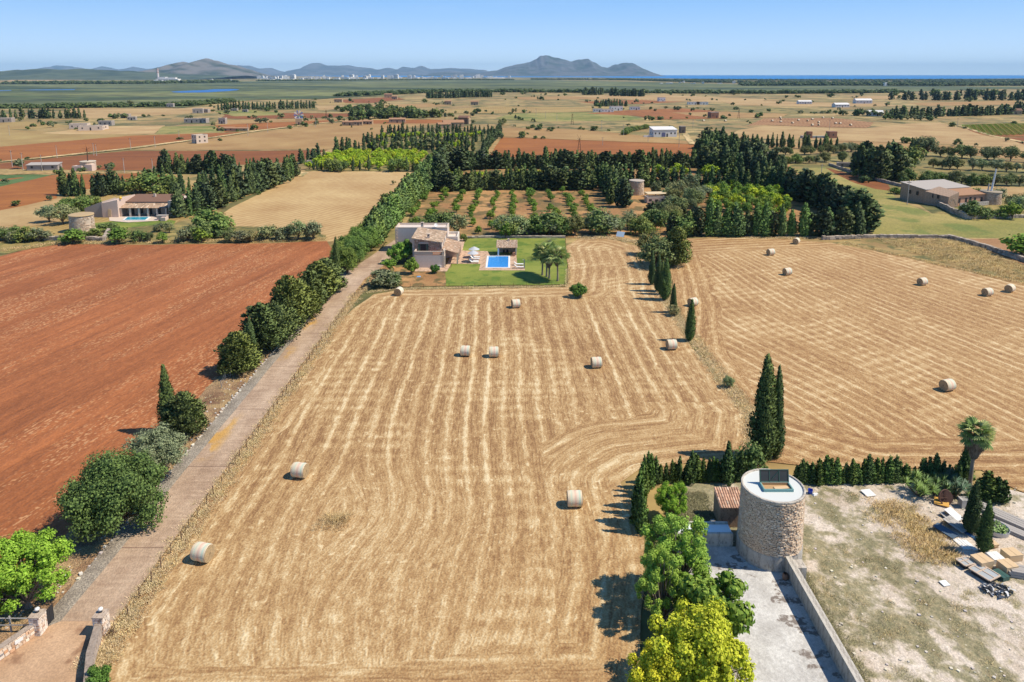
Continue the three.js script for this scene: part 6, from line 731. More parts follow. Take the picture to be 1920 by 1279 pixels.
// round mills
roundMill('round stone mill with dry grass on top beside the low villa', [-100.05,-161.52], 2.45, 3.9, 3, { capCol: [0.42, 0.3, 0.16] });
roundMill('round stone mill stump standing among the dark windbreaks', [37.84,-212.97], 2.15, 4.2, 4, { capCol: [0.42, 0.36, 0.3] });
{ const o = roundMill('broad windmill stump carrying a tall white broken mast', [135.28,-197.57], 2.55, 3.4, 5, { capCol: [0.3, 0.25, 0.18] }), m = new GB(); m.tube([[0, 3.3, 0, 0.3], [0.35, 6, 0, 0.24], [0.65, 8.8, 0, 0.2], [0.7, 9.8, 0, 0.14]], 7); part('white_mast', m, M.white, o); const s = new GB(); s.tube([[-0.9, 3.3, 0, 0.22], [-0.85, 5.6, 0, 0.14]], 6); part('post', s, M.oldConc, o); }
{ const o = roundMill('low old windmill with bare dark sails beside the country track', [-162.08,-269.3], 2.6, 3.2, 6, { mast: 5.4, capCol: [0.5, 0.42, 0.32] }), g = new GB(); g.box(-2.2, -0.1, 2.2, 3.6, 1.9, 3).box(2.2, -0.1, 2.4, 2.6, 2.4, 2.6); part('annexe', g, wallCol.pink, o); }
// low villa to the left: wings, porch, pool
{ const o = thing('low_villa', 'long low cream villa with tiled porch and pool among cypresses', 'house', [-1.6, -6.2]), Z = -173.5; const bx = (n, x0, x1, z0, z1, h, m, y = -0.1) => { const g = new GB(); g.box((x0 + x1) / 2, y, (z0 + z1) / 2, x1 - x0, h, z0 - z1); return part(n, g, m, o); };
  const A = new GB(); A.hexa([[-107.5, -0.1, -178], [-102.9, -0.1, -178], [-102.9, -0.1, -171.6], [-107.5, -0.1, -171.6], [-107.5, 2.3, -178], [-102.9, 4.0, -178], [-102.9, 4.0, -171.6], [-107.5, 2.3, -171.6]]); part('west_wing', A, wallCol.grey, o);
  const B = new GB(); B.hexa([[-102.88, -0.1, -180], [-98.8, -0.1, -180], [-98.8, -0.1, -171.3], [-102.88, -0.1, -171.3], [-102.88, 3.6, -180], [-98.8, 4.5, -180], [-98.8, 4.5, -171.3], [-102.88, 3.6, -171.3]]); part('gable_wing', B, wallCol.pink, o);
  bx('main_wall', -98.78, -86.2, -175.2, -181, 3.3, wallCol.pale); bx('east_wing', -86.6, -84.0, -172.5, -181, 4.1, wallCol.pale);
  const R = new GB(); R.hexa([[-99, 3.2, -175], [-86, 3.2, -175], [-86, 3.36, -175], [-99, 3.36, -175], [-99, 4.2, -181.2], [-86, 4.2, -181.2], [-86, 4.36, -181.2], [-99, 4.36, -181.2]]); part('main_roof', R, roofCol.tileDark, o);
  const P = new GB(); tiles(P, [-99, 2.25, -171.9], [-86.8, 2.25, -171.9], [-86.8, 3.0, -175.3], [-99, 3.0, -175.3], 0.4, RNG(3), [0.42, 0.3, 0.2], 0.8); part('porch_roof', P, vcM, o).userData.kind = 'stuff';
  for (let k = 0; k < 6; k++) { const g = new GB(); g.box(-98.5 + k * 2.3, -0.05, -172.2, 0.4, 2.3, 0.4); part('porch_post', g, trimM, o); } for (let k = 0; k < 5; k++) { const g = new GB(); g.box(-97.3 + k * 2.3, 0, -175.15, 1.1, 2, 0.08); part('door', g, darkM, o); }
  { const g = new GB(); g.box(-101, 0.2, -171.26, 0.8, 1.9, 0.08); part('door', g, M.woodPale, o); const w = new GB(); w.box(-83.98, 1.2, -175, 0.06, 1, 0.8); part('window', w, darkM, o); }
  for (const [x, z] of [[-93, -179], [-87, -177]]) { const g = new GB(); g.box(x, 3.6, z, 0.5, 1.2, 0.5); part('chimney', g, trimM, o); }
  { const g = new GB(); g.lathe(-98.6, 4.4, -172.6, [[0.05, 0], [0.35, 0.2], [0.35, 0.5], [0.05, 0.75]], 10); part('yellow_buoy', g, mat(lin(0.75, 0.45, 0.04), 0.6), o); } }
sheet('terrace', [[-104.24,-179.88],[-92.4,-182.73],[-90.03,-181.29],[-88.22,-173.11],[-94.63,-171.17],[-100.32,-173.11]], 0.02, trimM, { amp: 0, uv: [3, 3] });
{ const o = thing('swimming_pool', 'long turquoise pool before the porch of the low villa', 'pool'), w = new GB(), q = [[-98.29,-177.52],[-92.44,-177.52],[-91.48,-173.5],[-97.07,-173.5]]; w.quad([q[3][0], 0.1, q[3][1]], [q[2][0], 0.1, q[2][1]], [q[1][0], 0.1, q[1][1]], [q[0][0], 0.1, q[0][1]]); part('water', w, new THREE.MeshPhysicalMaterial({ color: S3(60, 186, 216), roughness: 0.12 }), o); const c = new GB(); for (let k = 0; k < 4; k++) { const a = q[k], b = q[(k + 1) % 4], L = Math.hypot(b[0] - a[0], b[1] - a[1]); c.box((a[0] + b[0]) / 2, 0, (a[1] + b[1]) / 2, L, 0.12, 0.4, Math.atan2(-(b[1] - a[1]), b[0] - a[0])); } part('coping', c, M.white, o); }
{ const o = thing('parasol', 'white parasol beside the turquoise pool of the low villa', 'parasol', [-94.3,-183.46]), g = new GB(); g.lathe(0, 0, 0, [[1.6, 1.8], [0.8, 2.2], [0.01, 2.5]], 10); part('canopy', g, M.white, o); const q = new GB(); q.tube([[0, 0, 0, 0.04], [0, 2.5, 0, 0.03]], 5); part('pole', q, M.metal, o);
  for (const [x, z] of [[-96.97, -181.29], [-96.23, -182.01], [-92.67, -181.29]]) { const s = thing('sun_lounger', 'white lounger in front of the low villa porch', 'sun lounger', [x, z], 0.2, 'loungers of the low villa'), f = new GB(); f.box(0, 0.25, 0.2, 0.65, 0.06, 1.4); part('frame', f, M.white, s); const b = new GB(); b.hexa([[-0.32, 0.28, -0.5], [0.32, 0.28, -0.5], [0.32, 0.28, -0.42], [-0.32, 0.28, -0.42], [-0.32, 0.9, -0.9], [0.32, 0.9, -0.9], [0.32, 0.92, -0.84], [-0.32, 0.92, -0.84]]); part('backrest', b, M.white, s); for (const [a, c] of [[-1, -0.3], [1, -0.3], [-1, 0.8], [1, 0.8]]) { const l = new GB(); l.box(a * 0.28, 0, c, 0.05, 0.25, 0.05); part('leg', l, M.white, s); } }
  const br = thing('barbecue', 'low pink masonry barbecue beside the terrace of the low villa', 'barbecue', [-87.67,-174.42]), bg = new GB(); bg.box(0, 0, 0, 2.4, 1.1, 1.1).box(0.9, 0, 1.2, 1.2, 0.9, 1); part('masonry', bg, wallCol.pink, br); const bt = new GB(); bt.box(0, 1.1, 0, 2.6, 0.1, 1.3); part('worktop', bt, roofCol.grey, br); }
// old stone farmhouse on the meadow
{ const o = thing('old_farmhouse', 'old weathered farmhouse with long grey and tiled roofs on the meadow', 'house'), bx = (n, x0, x1, z0, z1, h, m, y = -0.1) => { const g = new GB(); g.box((x0 + x1) / 2, y, (z0 + z1) / 2, x1 - x0, h, z0 - z1); return part(n, g, m, o); };
  const W = texMat(tPlaster, 0.02, { color: lin(0.92, 0.78, 0.66) });
  const T = o; T.position.set(123.2, 0, -199); T.rotation.y = 0.3; T.scale.set(0.8, 1.2, 0.85);
  const F = (n, v, m) => { const g = new GB(); g.hexa(v); return part(n, g, m, o); };
  F('rear_hall', [[-9, -0.1, -10], [11, -0.1, -10], [11, -0.1, 0], [-9, -0.1, 0], [-9, 4.0, -10], [11, 4.0, -10], [11, 3.3, 0], [-9, 3.3, 0]], W); F('rear_roof', [[-9.3, 3.25, 0.3], [11.3, 3.25, 0.3], [11.3, 3.4, 0.3], [-9.3, 3.4, 0.3], [-9.3, 4.05, -10.3], [11.3, 4.05, -10.3], [11.3, 4.2, -10.3], [-9.3, 4.2, -10.3]], roofCol.grey);
  F('front_wing', [[-3, -0.1, 0.01], [10.4, -0.1, 0.01], [10.4, -0.1, 6.4], [-3, -0.1, 6.4], [-3, 3.1, 0.01], [10.4, 3.1, 0.01], [10.4, 2.4, 6.4], [-3, 2.4, 6.4]], mat(S3(238, 184, 150), 0.92)); F('front_roof', [[-3.3, 2.36, 6.8], [10.7, 2.36, 6.8], [10.7, 2.5, 6.8], [-3.3, 2.5, 6.8], [-3.3, 3.1, 0], [10.7, 3.1, 0], [10.7, 3.24, 0], [-3.3, 3.24, 0]], roofCol.tile);
  F('side_wing', [[-9.4, -0.1, 0.01], [-3.02, -0.1, 0.01], [-3.02, -0.1, 7.6], [-7.4, -0.1, 7.6], [-9.4, 3.0, 0.01], [-3.02, 3.9, 0.01], [-3.02, 3.4, 7.6], [-7.4, 2.4, 7.6]], W);
  for (const x of [-1, 2, 6, 9]) { const g = new GB(); g.box(x, 0.7, 6.42, 0.9, 1.0, 0.08); part('window', g, darkM, o); } { const g = new GB(); g.box(3.9, 0, 6.42, 0.9, 1.9, 0.08); part('door', g, darkM, o); } for (const [x, z] of [[-8.6, 2.5], [-8.2, 4.4], [-9.05, -3], [-9.05, -6]]) { const g = new GB(); g.box(x, 1.7, z, 0.3, 0.9, 0.8); part('window', g, darkM, o); } { const g = new GB(); for (let k = 0; k <= 8; k++) { const a = k / 8 * Math.PI; g.box(-5.4 + Math.cos(a) * 1.5, Math.sin(a) * 1.7, 7.62, 0.35, 0.35, 0.1); } part('arch', g, M.stone, o); }
  { const g = new GB(); g.box(3.6, 0, 8.2, 13, 0.9, 0.3); part('terrace_wall', g, M.oldConc, o); } }
// field walls of dry stone
function dryWall(label, pts, h, t = 0.5, seed = 1) { const o = thing('stone_wall', label, 'wall'), r = RNG(seed), g = new GB(); along(pts, 0.75, (x, z, dx, dz) => { const an = Math.atan2(-dz, dx); for (let k = 0; k < 2; k++) { const hh = h / 2 * (0.8 + 0.35 * r()); stoneAt(g, r, x + (r() - 0.5) * 0.1, k * h / 2 - 0.05, z + (r() - 0.5) * 0.1, 0.78, hh + 0.03, t * (0.85 + 0.3 * r()), an, gray([0.4, 0.33, 0.26], 0.6 + 0.7 * r())); } }); part('stones', g, vcM, o).userData.kind = 'stuff'; return o; }
dryWall('dry stone wall along the lower edge of the green meadow', [[68.95,-152.86],[80.93,-154.41],[97.28,-153.89]], 0.8, 0.6, 3); dryWall('dry stone wall turning down beside the dry grass strip', [[97.28,-153.89],[99.45,-144.59],[99.89,-133.48],[103.88,-116.75]], 0.9, 0.7, 4); dryWall('stone garden wall before the old farmhouse', [[118.98,-197.57],[115.31,-181.29],[114.88,-175.76]], 1.5, 0.5, 5); dryWall('low stone wall beneath the bush at the old farmhouse', [[114.88,-175.76],[131.08,-177.11]], 0.8, 0.5, 6); dryWall('broken dry stone wall at the red field under the round mill', [[-104.56,-152.35],[-98.93,-152.35]], 0.9, 0.6, 7); dryWall('stone wall below the round mill of the low villa', [[-92.81,-151.33],[-89.3,-151.33],[-95.82,-166.21]], 1.0, 0.6, 8); dryWall('long low wall running past the dark clump to the farmhouse', [[127.14,-282.19],[125.33,-258.93],[124.86,-241.61],[126.41,-227.51]], 1.0, 0.5, 9); dryWall('stone wall beside the mill stump in the grove', [[31.7,-218.97],[37.36,-214.93]], 2.0, 0.5, 10); dryWall('dry stone wall at the far edge of the villa lawn', [[-10.91,-153.89],[-2.38,-154.68],[4.76,-154.41],[11.9,-154.41]], 0.5, 0.5, 11);
// grove house with sun canopy
house('grove_house', 'low flat house with pale terrace behind the mill stump grove', [40.8,-199.27], 0.1, 5.4, 3, 1.4, { wall: 'pink', wins: 3, side: 0 });
{ const o = thing('sun_canopy', 'cream sun canopy stretched on posts beside the mill stump', 'canopy', [41.63,-201.87]), g = new GB(); g.box(0, 2.2, 0, 6, 0.1, 4, 0.12); part('cloth', g, mat(S3(244, 220, 178), 0.8), o); for (const [x, z] of [[-2.8, -1.8], [2.8, -1.8], [-2.8, 1.8], [2.8, 1.8]]) { const q = new GB(); q.box(x, 0, z, 0.12, 2.2, 0.12); part('post', q, M.white, o); } }
// scattered farm buildings
house('farmhouse', 'square two-storey cream house standing alone beside the white track', [-165.7,-376.11], -0.72, 5.6, 6.2, 4.2, { wall: 'pale', wins: 2, storeys: 2 });
house('farm_shed', 'long low grey shed beside the old windmill', [-178.82,-269.3], 0.12, 11, 3.5, 1.9, { wall: 'grey', roof: 'shed', rc: 'grey', wins: 3, cat: 'shed' });
{ const o = house('windmill_house', 'small brown windmill house with blue and white vanes beside the track', [-153.46,-512.95], 0.2, 4.6, 4.6, 4.4, { wall: 'tan', wins: 1 }), g = new GB(); for (let k = 0; k < 10; k++) { const a = k * 0.628; g.col = k % 2 ? [0.1, 0.2, 0.5] : [0.7, 0.72, 0.75]; g.quad([Math.cos(a) * 0.6, 7 + Math.sin(a) * 0.6, 1], [Math.cos(a - 0.16) * 3.4, 7 + Math.sin(a - 0.16) * 3.4, 1.1], [Math.cos(a + 0.16) * 3.4, 7 + Math.sin(a + 0.16) * 3.4, 1.1], [Math.cos(a + 0.1) * 0.6, 7 + Math.sin(a + 0.1) * 0.6, 1]); } part('vanes', g, new THREE.MeshStandardMaterial({ vertexColors: true, color: 0xffffff, roughness: 0.5, side: THREE.DoubleSide }), o); const m = new GB(); m.tube([[0, 4.3, 0, 0.2], [0, 7, 0.6, 0.15]], 5); part('mast', m, M.metal, o); }
for (const [x, z, w, d, h, t] of [[-290.16, -477.32, 11, 6, 3.2, 0.2], [-274.22, -463.5, 14, 6, 2.6, 0.3], [-273.16, -472.62, 7, 5, 2.4, -0.2]]) house('ruined_house', 'roofless pale ruin among bushes on the dry plain', [x, z], t, w, d, h, { wall: 'pale', wins: 3 }).userData.group = 'pale ruins on the dry plain';
const plain = (spec, label, group, opt) => { for (const [x, z, w, d, h, t] of spec) house('country_house', label, [x, z], t, w, d, h, opt).userData.group = group; };
plain([[-289.27, -507.54, 9, 5, 3, 0.1], [-322.61, -595.26, 7, 4, 3, 0], [-302.51, -567.29, 6, 4, 2.4, 0.2], [-240.11, -535.77, 11, 6, 3, 0.1], [-232.89, -535.77, 8, 5, 3, -0.1], [-212.95, -524.12, 5, 4, 4, 0], [-294.31, -669.42, 9, 6, 4, 0.2], [-291.3, -678.81, 6, 5, 3, 0], [-377.18, -789.3, 7, 5, 4, 0.1], [-387.18, -859.09, 12, 6, 4, 0], [-275.37, -708.59, 6, 4, 2, 0], [-257.32, -688.46, 5, 3, 2, 0], [-385.69, -541.8, 11, 6, 3, 0.2]], 'small pale country house on the far dry plain', 'pale country houses of the plain', { wall: 'grey', wins: 3, side: 0 });
plain([[-184.42, -459.07, 9, 4, 1.6, 0.1], [-177.52, -459.07, 14, 3, 1.5, 0.05], [-115.33, -507.54, 11, 4, 2.4, 0], [-109.62, -507.54, 6, 4, 2.6, 0.1], [-104.95, -518.47, 7, 4, 2.2, 0], [-86.33, -535.77, 12, 5, 2.6, 0.1], [-224.06, -924.4, 10, 6, 4, 0], [-192.66, -1115, 12, 7, 5, 0.1], [-171.03, -1043, 8, 5, 4, 0], [-76.92, -859.09, 8, 5, 4, 0], [-44.1, -844.17, 9, 5, 4, 0]], 'small tan outbuilding in the far farmland', 'tan outbuildings of the farmland', { wall: 'tan', wins: 3, side: 0, roof: 'shed' });
plain([[-40.6, -491.97, 14, 7, 3.2, 0.2], [-46.31, -482.11, 9, 5, 2.6, 0.2], [-34.97, -524.12, 8, 6, 4.2, -0.2]], 'beige farm cluster building behind the walled groves', 'farm cluster behind the groves', { wall: 'tan', wins: 3, roof: 'gable' });
house('brick_house', 'small old farmhouse with a pitched roof among trees beyond the groves', [-35.36,-524.12], -0.2, 7, 6, 4.6, { wall: 'brown', wins: 3, roof: 'gable', rc: 'tileDark' });
house('barn', 'wide barn with pale corrugated roof behind the tall hedge', [-25.4,-294.51], -0.15, 10.5, 9, 2.2, { wall: 'pale', wins: 3, roof: 'gable', rc: 'flat', cat: 'barn' });
house('pump_house', 'small white hut at the corner of the bright citrus grove', [-81.25,-283.89], 0, 2.4, 2, 1.5, { wall: 'white', wins: 1, side: 0, cat: 'hut' });
house('pump_house', 'white hut at the red field end of the groves', [-11.63,-314.04], 0.1, 2.4, 2, 1.6, { wall: 'white', wins: 1, side: 0, cat: 'hut' });
{ const o = house('white_villa', 'long white villa with mono-pitch roof above the bare red field', [88.38,-415.32], 0.12, 14, 8, 4.2, { wall: 'white', wins: 6, storeys: 1, roof: 'shed', rc: 'white' }); const g = new GB(); g.box(-1, 0.2, 4.05, 2.2, 2.4, 0.08); part('glass_door', g, mat(lin(0.12, 0.13, 0.25), 0.3), o); const w = new GB(); w.box(-9.5, -0.1, 3, 6, 1.2, 0.4); part('garden_wall', w, wallCol.white, o); }
house('stone_tower', 'square grey stone tower beside the white villa', [105.01,-438.11], 0.1, 3.2, 3.2, 4.2, { wall: 'dark', wins: 1, side: 0, cat: 'tower' });
rowOf(['bush'], [[67.95,-426.42],[74.43,-450.45],[91.35,-477.32]], 2.2, 2.4, 3, 'clipped green hedge bush curving before the white villa', 'curved hedge of the white villa', { jit: 0.1 });
plain([[82.86, -688.46, 9, 5, 3, 0], [91.6, -688.46, 12, 5, 2.4, 0.1], [104.78, -719.11, 12, 7, 4, 0.1], [125.43, -729.93, 10, 6, 3, 0], [200.61, -960.89, 9, 7, 5, 0.1], [217.95, -859.09, 14, 5, 3, 0], [228.21, -859.09, 14, 5, 3, 0]], 'low white farm building across the far fields', 'white farm buildings across the fields', { wall: 'white', wins: 4, side: 0 });
house('brick_tower', 'squat brown unfinished building in the tan far field', [167.99,-595.26], 0.2, 7, 6, 4.6, { wall: 'brown', wins: 2, cat: 'building' });
plain([[357.56, -874.54, 16, 7, 3, 0], [363.03, -789.3, 16, 8, 3, 0.1], [436.47, -890.55, 20, 9, 4, 0], [94.93, -454.72, 4, 3, 2, 0]], 'long pale shed on the far dry fields', 'long sheds of the far fields', { wall: 'white', roof: 'gable', rc: 'white', wins: 5, side: 0, cat: 'shed' });
house('bungalow', 'white bungalow with pitched white roof among grey-green trees', [318.54,-626.11], -0.3, 12, 8, 3, { wall: 'white', roof: 'gable', rc: 'white', wins: 4 });
house('brown_villa', 'brown-roofed house on the slope above the vineyard', [456.98,-651.41], -0.3, 13, 8, 3.4, { wall: 'tan', roof: 'gable', rc: 'tileDark', wins: 4 });
{ const o = thing('ruined_farm', 'brown roofless farm with two square towers and a green pool edge', 'ruin', [174.17,-404.78], 0.12); for (const [n, x, z, w, h, d] of [['tower', -5.0, 0, 2.4, 4.0, 3], ['tower', 8.0, 1, 4.6, 4.0, 4], ['wall', -8.4, 1, 3.6, 1.7, 2.4], ['wall', 1.4, 0.4, 9.6, 1.2, 1.2]]) { const g = new GB(); g.box(x, -0.1, z, w, h, d); part(n, g, wallCol[n === 'tower' ? 'brown' : 'grey'], o); } const p = new GB(); p.box(1.4, 1.1, 0.4, 9.2, 0.16, 1.4); part('pool_edge', p, mat(lin(0.32, 0.44, 0.42), 0.6), o); for (const x of [-5, 8]) { const w = new GB(); w.box(x, 1.6, x < 0 ? 1.52 : 3.02, 0.7, 0.9, 0.06); part('window', w, darkM, o); } }
house('stone_tower', 'plain grey cube tower rising from the dark conifer stand', [105.46,-289.1], 0.15, 4.0, 4.2, 3.8, { wall: 'grey', wins: 1, side: 0, cat: 'tower' });
house('stone_hut', 'small stone hut behind the wall at the meadow end', [132,-278.86], -0.2, 6, 3, 1.2, { wall: 'grey', wins: 2, side: 0, cat: 'hut' });
// rusty wind pump towers
function windPump(p, h, label) { const o = thing('wind_pump', label, 'wind pump', p), g = new GB(); for (const [a, b] of [[-1, -1], [1, -1], [1, 1], [-1, 1]]) g.tube([[a * h * 0.12, -0.1, b * h * 0.12, 0.07], [a * 0.15, h, b * 0.15, 0.05]], 4); part('lattice_leg', g, M.rust, o); const c = new GB(); for (let k = 1; k < 6; k++) { const q = lerp(h * 0.12, 0.15, k / 6), y = h * k / 6; for (const [a, b, e, f] of [[-1, -1, 1, -1], [1, -1, 1, 1], [1, 1, -1, 1], [-1, 1, -1, -1]]) c.tube([[a * q, y, b * q, 0.035], [e * q, y, f * q, 0.035]], 3); } part('brace', c, M.rust, o); const w = new GB(); for (let k = 0; k < 7; k++) { const a = k * 0.9 + 0.3, l = h * (0.16 + 0.08 * (k % 3)); w.tube([[0, h, 0.3, 0.06], [Math.cos(a) * l, h + Math.sin(a) * l, 0.35, 0.04]], 3); } part('broken_wheel', w, M.rust, o); }
windPump([30.29,-318.25], 7.4, 'rusty broken wind pump tower at the foot of the red field'); windPump([-149.59,-574.03], 7, 'rusty wind pump beyond the tan field'); windPump([187.1,-588.02], 7, 'weathered wind pump with a bare head in the far tan field'); windPump([43.46,-512.95], 7.5, 'thin wind pump at the edge of the far olive field');
// poles
{ const g = new GB(); g.tube([[0, -0.2, 0, 0.13], [0, 1, 0, 0.09]], 5); const pg = g.geo(), c = new GB(); c.box(0, 0.93, 0, 1.2, 0.02, 0.1); const cg = c.geo(); const pole = (p, h, lab, grp) => { const o = thing('utility_pole', lab, 'pole', p, 0, grp), a = part('pole', pg, M.oldConc, o); a.scale.y = h; const b = part('crossarm', cg, M.rust, o); b.scale.y = h; };
  for (const [x, z, h] of [[-196.76, -277.22, 6.5], [-187.19, -269.3, 6.5], [-177.85, -266.26, 6], [-198.52, -307.92, 5.5], [-188.46, -318.25, 5.5], [-186.04, -316.13, 5], [-185.29, -343.57, 5.5], [-178.43, -353.78, 5.5], [-185.37, -394.76, 5], [-155.92, -418.96, 7], [-152.13, -442.15, 7], [-143.59, -260.37, 5.5], [-138.36, -270.85, 4], [-134.46, -486.99, 6], [-299.3, -422.65, 6]]) pole([x, z], h, 'thin pole in the line along the country track', 'poles along the country track');
  for (const [x, z, h] of [[13.15, -651.41, 6], [20.55, -610.3, 7], [27.4, -580.94, 6], [34.88, -554.25, 6], [58.46, -463.5, 6.5], [66.41, -422.65, 6.5], [83.48, -353.78, 7.5], [121.44, -477.32, 6], [73.37, -382.13, 5], [207.05, -463.5, 7], [308.18, -491.97, 6], [46.7, -364.61, 4]]) pole([x, z], h, 'thin pole standing in the open far fields', 'poles of the open fields');
  pole([103.71,-235.53], 6.4, 'wooden pole on the green meadow beside the windbreak'); pole([110.96,-195.9], 6.6, 'wooden pole on the meadow in front of the old farmhouse'); }
// power station, town, coast
{ const o = thing('power_station', 'white power station with a tall red and white chimney at the marsh', 'power station', [-1471,-3077]), ws = 2.25; const g = new GB(); g.box(0, 0, 0, 95, 16, 30).box(-25, 0, -6, 30, 24, 24).box(10, 16, -4, 46, 6, 18).box(62, 0, 4, 32, 8, 18).box(-62, 0, 6, 22, 10, 20).box(-80, 0, 12, 14, 6, 14); part('halls', g, wallCol.white, o); const b = new GB(); for (let k = 0; k < 12; k++) b.box(-40 + k * 7.5, 3, 15, 4, 9, 0.5); part('louvre', b, wallCol.grey, o); const c = new GB(); c.lathe(-46, 0, -6, [[5, 0], [4, 40], [3.6, 60]], 12); part('chimney', c, mat(S3(236, 226, 222), 0.9), o); const d = new GB(); d.lathe(-46, 52, -6, [[3.85, 0], [3.75, 4]], 12).lathe(-46, 42, -6, [[4.1, 0], [4.05, 4]], 12); part('chimney_band', d, mat(S3(204, 150, 142), 0.9), o); const e = new GB(); e.lathe(-46, 60, -6, [[3.8, 0], [3.8, 2.5], [0.1, 2.5]], 12); part('chimney_cap', e, darkM, o); }
{ // seaside town: apartment blocks of a few storeys, each with roof edge and window bands
  const r = RNG(61), kinds = [[26, 12, 16], [38, 10, 14], [18, 18, 16], [60, 9, 18], [30, 26, 18]].map(([w, h, d]) => { const g = new GB(); g.col = [0.8, 0.78, 0.74]; g.box(0, -1, 0, w, h + 1, d).box(w * 0.2, h, 0, w * 0.3, 2.5, d * 0.5); g.col = [0.26, 0.27, 0.3]; for (let y = 2; y < h - 1; y += 3) for (let k = 0; k < 5; k++) g.box((k - 2) * w * 0.19, y, d / 2, w * 0.1, 1.4, 0.3); return g.geo(); });
  const put = (x, z, lab, grp, s = 1) => { const o = shade(new THREE.Mesh(kinds[Math.floor(r() * kinds.length)], vcM)); o.name = numbered('town_building'); o.position.set(x, 0, z); o.rotation.y = (r() - 0.5) * 0.8; o.scale.setScalar(s * (0.7 + 0.5 * r())); o.userData = { label: lab, category: 'building', group: grp }; scene.add(o); };
  along([[-1954,-5729],[-1699,-5729],[-1392,-5866],[-1069,-6009],[-730.78,-6159],[-281.07,-6317],[0,-6317]], 26, (x, z) => put(x + (r() - 0.5) * 30, z + (r() - 0.5) * 900, 'white building of the seaside town beyond the marsh', 'seaside town', 1.1));
  along([[-1433,-4246],[-1196,-4478],[-931.39,-4829]], 60, (x, z) => put(x + (r() - 0.5) * 40, z + (r() - 0.5) * 300, 'white building at the near edge of the town', 'near edge of the town', 0.8));
  along([[-1449,-2796],[-1378,-2812],[-1414,-3176],[-1566,-3908],[-1462,-4104]], 60, (x, z) => { if (r() < 0.6) put(x + (r() - 0.5) * 40, z + (r() - 0.5) * 100, 'white building beside the power station', 'buildings by the power station', 0.6); });
  for (let k = 0; k < 60; k++) { const x = -100 + 1000 * r(), z = -12300 - 400 * r(), o = shade(new THREE.Mesh(kinds[k % 3], vcM)); o.name = numbered('hillside_house'); o.position.set(x, 8 + 70 * r() * (0.4 + 0.6 * r()) - 6, z); o.scale.setScalar(0.85); o.userData = { label: 'white house on the slope of the far headland', category: 'house', group: 'houses of the far headland' }; scene.add(o); }
  for (const [x, z] of [[568.38, -2734], [598.83, -2734], [697.56, -2983], [735.35, -3077], [690.18, -2734], [726.72, -2734], [791.68, -2734], [873.58, -2828], [895.2, -2460], [904.77, -2343], [1005, -2460], [1018, -2343], [893.17, -2734], [426.29, -4104], [1163, -2236], [1288, -2343]]) put(x, z, 'white house between marsh and coastal woodland', 'houses before the coastal woodland', 0.34); }
// vineyard: green rows
{ const poly = [[313.94,-497.06],[361.5,-518.47],[382.17,-497.06],[309.52,-401.39],[303.97,-418.96],[281.69,-415.32],[289.65,-442.15]], r = RNG(8), v = new GB(); for (let k = 0; k < 60; k++) { v.col = gray(mix3([0.10, 0.2, 0.02], [0.26, 0.38, 0.06], r()), 0.8 + 0.4 * r()); v.leaf((r() - 0.5) * 6, 0.3 + 0.9 * r(), (r() - 0.5) * 0.9, ...nrm((r() - 0.5), 1, (r() - 0.5)), 1, 0, 0, 0.8, 0.3); } const geo = v.geo(); let n = 0; const c = Math.cos(0.35), s = Math.sin(0.35); let cx = 0, cz = 0; for (const q of poly) { cx += q[0] / poly.length; cz += q[1] / poly.length; }
  for (let b = -100; b <= 100; b += 4.6) for (let a = -140; a <= 140; a += 5.6) { const x = cx + a * c + b * s, z = cz - a * s + b * c; if (polyDist(poly, x, z) < 1 || n > 290) continue; n++; const o = shade(new THREE.Mesh(geo, leafM)); o.name = numbered('vine_row'); o.position.set(x, 0, z); o.rotation.y = 0.35; o.userData = { label: 'bright green stretch of vines in the vineyard by the far road', category: 'vine', group: 'vines of the vineyard' }; scene.add(o); } }

// ---------- plants of the foreground ----------
PROTO.cypNear = set(3, 1100, conifer, { H: 9, R: 1.15, n: 9000, L: 0.22, W: 0.075, form: 'column', loose: 0.2, cA: [0.022, 0.042, 0.013], cB: [0.055, 0.09, 0.026] }, (k) => ({ leaders: [3, 1, 2][k] }));
PROTO.cypSmall = set(4, 1150, conifer, { H: 3, R: 0.55, n: 1500, L: 0.2, W: 0.06, form: 'cone', loose: 0.3, low: 0.01, cA: [0.026, 0.052, 0.013], cB: [0.066, 0.115, 0.028] }, (k) => ({ leaders: 1 + (k % 3) }));
PROTO.shagNear = set(4, 1200, conifer, { H: 6.5, R: 2.0, n: 8000, L: 0.34, W: 0.1, form: 'shag', loose: 0.5, core: 0.72, cA: [0.036, 0.058, 0.018], cB: [0.095, 0.13, 0.036], low: 0.08 }, (k) => ({ leaders: 1 + (k % 3), R: 1.8 + 0.25 * k }));
PROTO.leafHedge = set(3, 1250, broadleaf, { H: 5.4, R: 2.3, n: 5200, L: 0.22, W: 0.1, lobes: 12, trunkH: 0.02, cA: [0.045, 0.085, 0.02], cB: [0.11, 0.165, 0.042], core: 0.62, lob: 0.45 });
PROTO.carob = set(1, 1300, broadleaf, { H: 5.4, R: 4.2, n: 34000, L: 0.17, W: 0.075, lobes: 60, trunkH: 0.1, cA: [0.034, 0.058, 0.02], cB: [0.085, 0.125, 0.042], core: 0.55, lob: 0.25, squash: 0.85 });
PROTO.oliveNear = set(2, 1320, broadleaf, { H: 4.6, R: 3.0, n: 15000, L: 0.18, W: 0.05, lobes: 34, trunkH: 0.1, cA: [0.085, 0.115, 0.06], cB: [0.17, 0.205, 0.115], core: 0.4, lob: 0.27 });
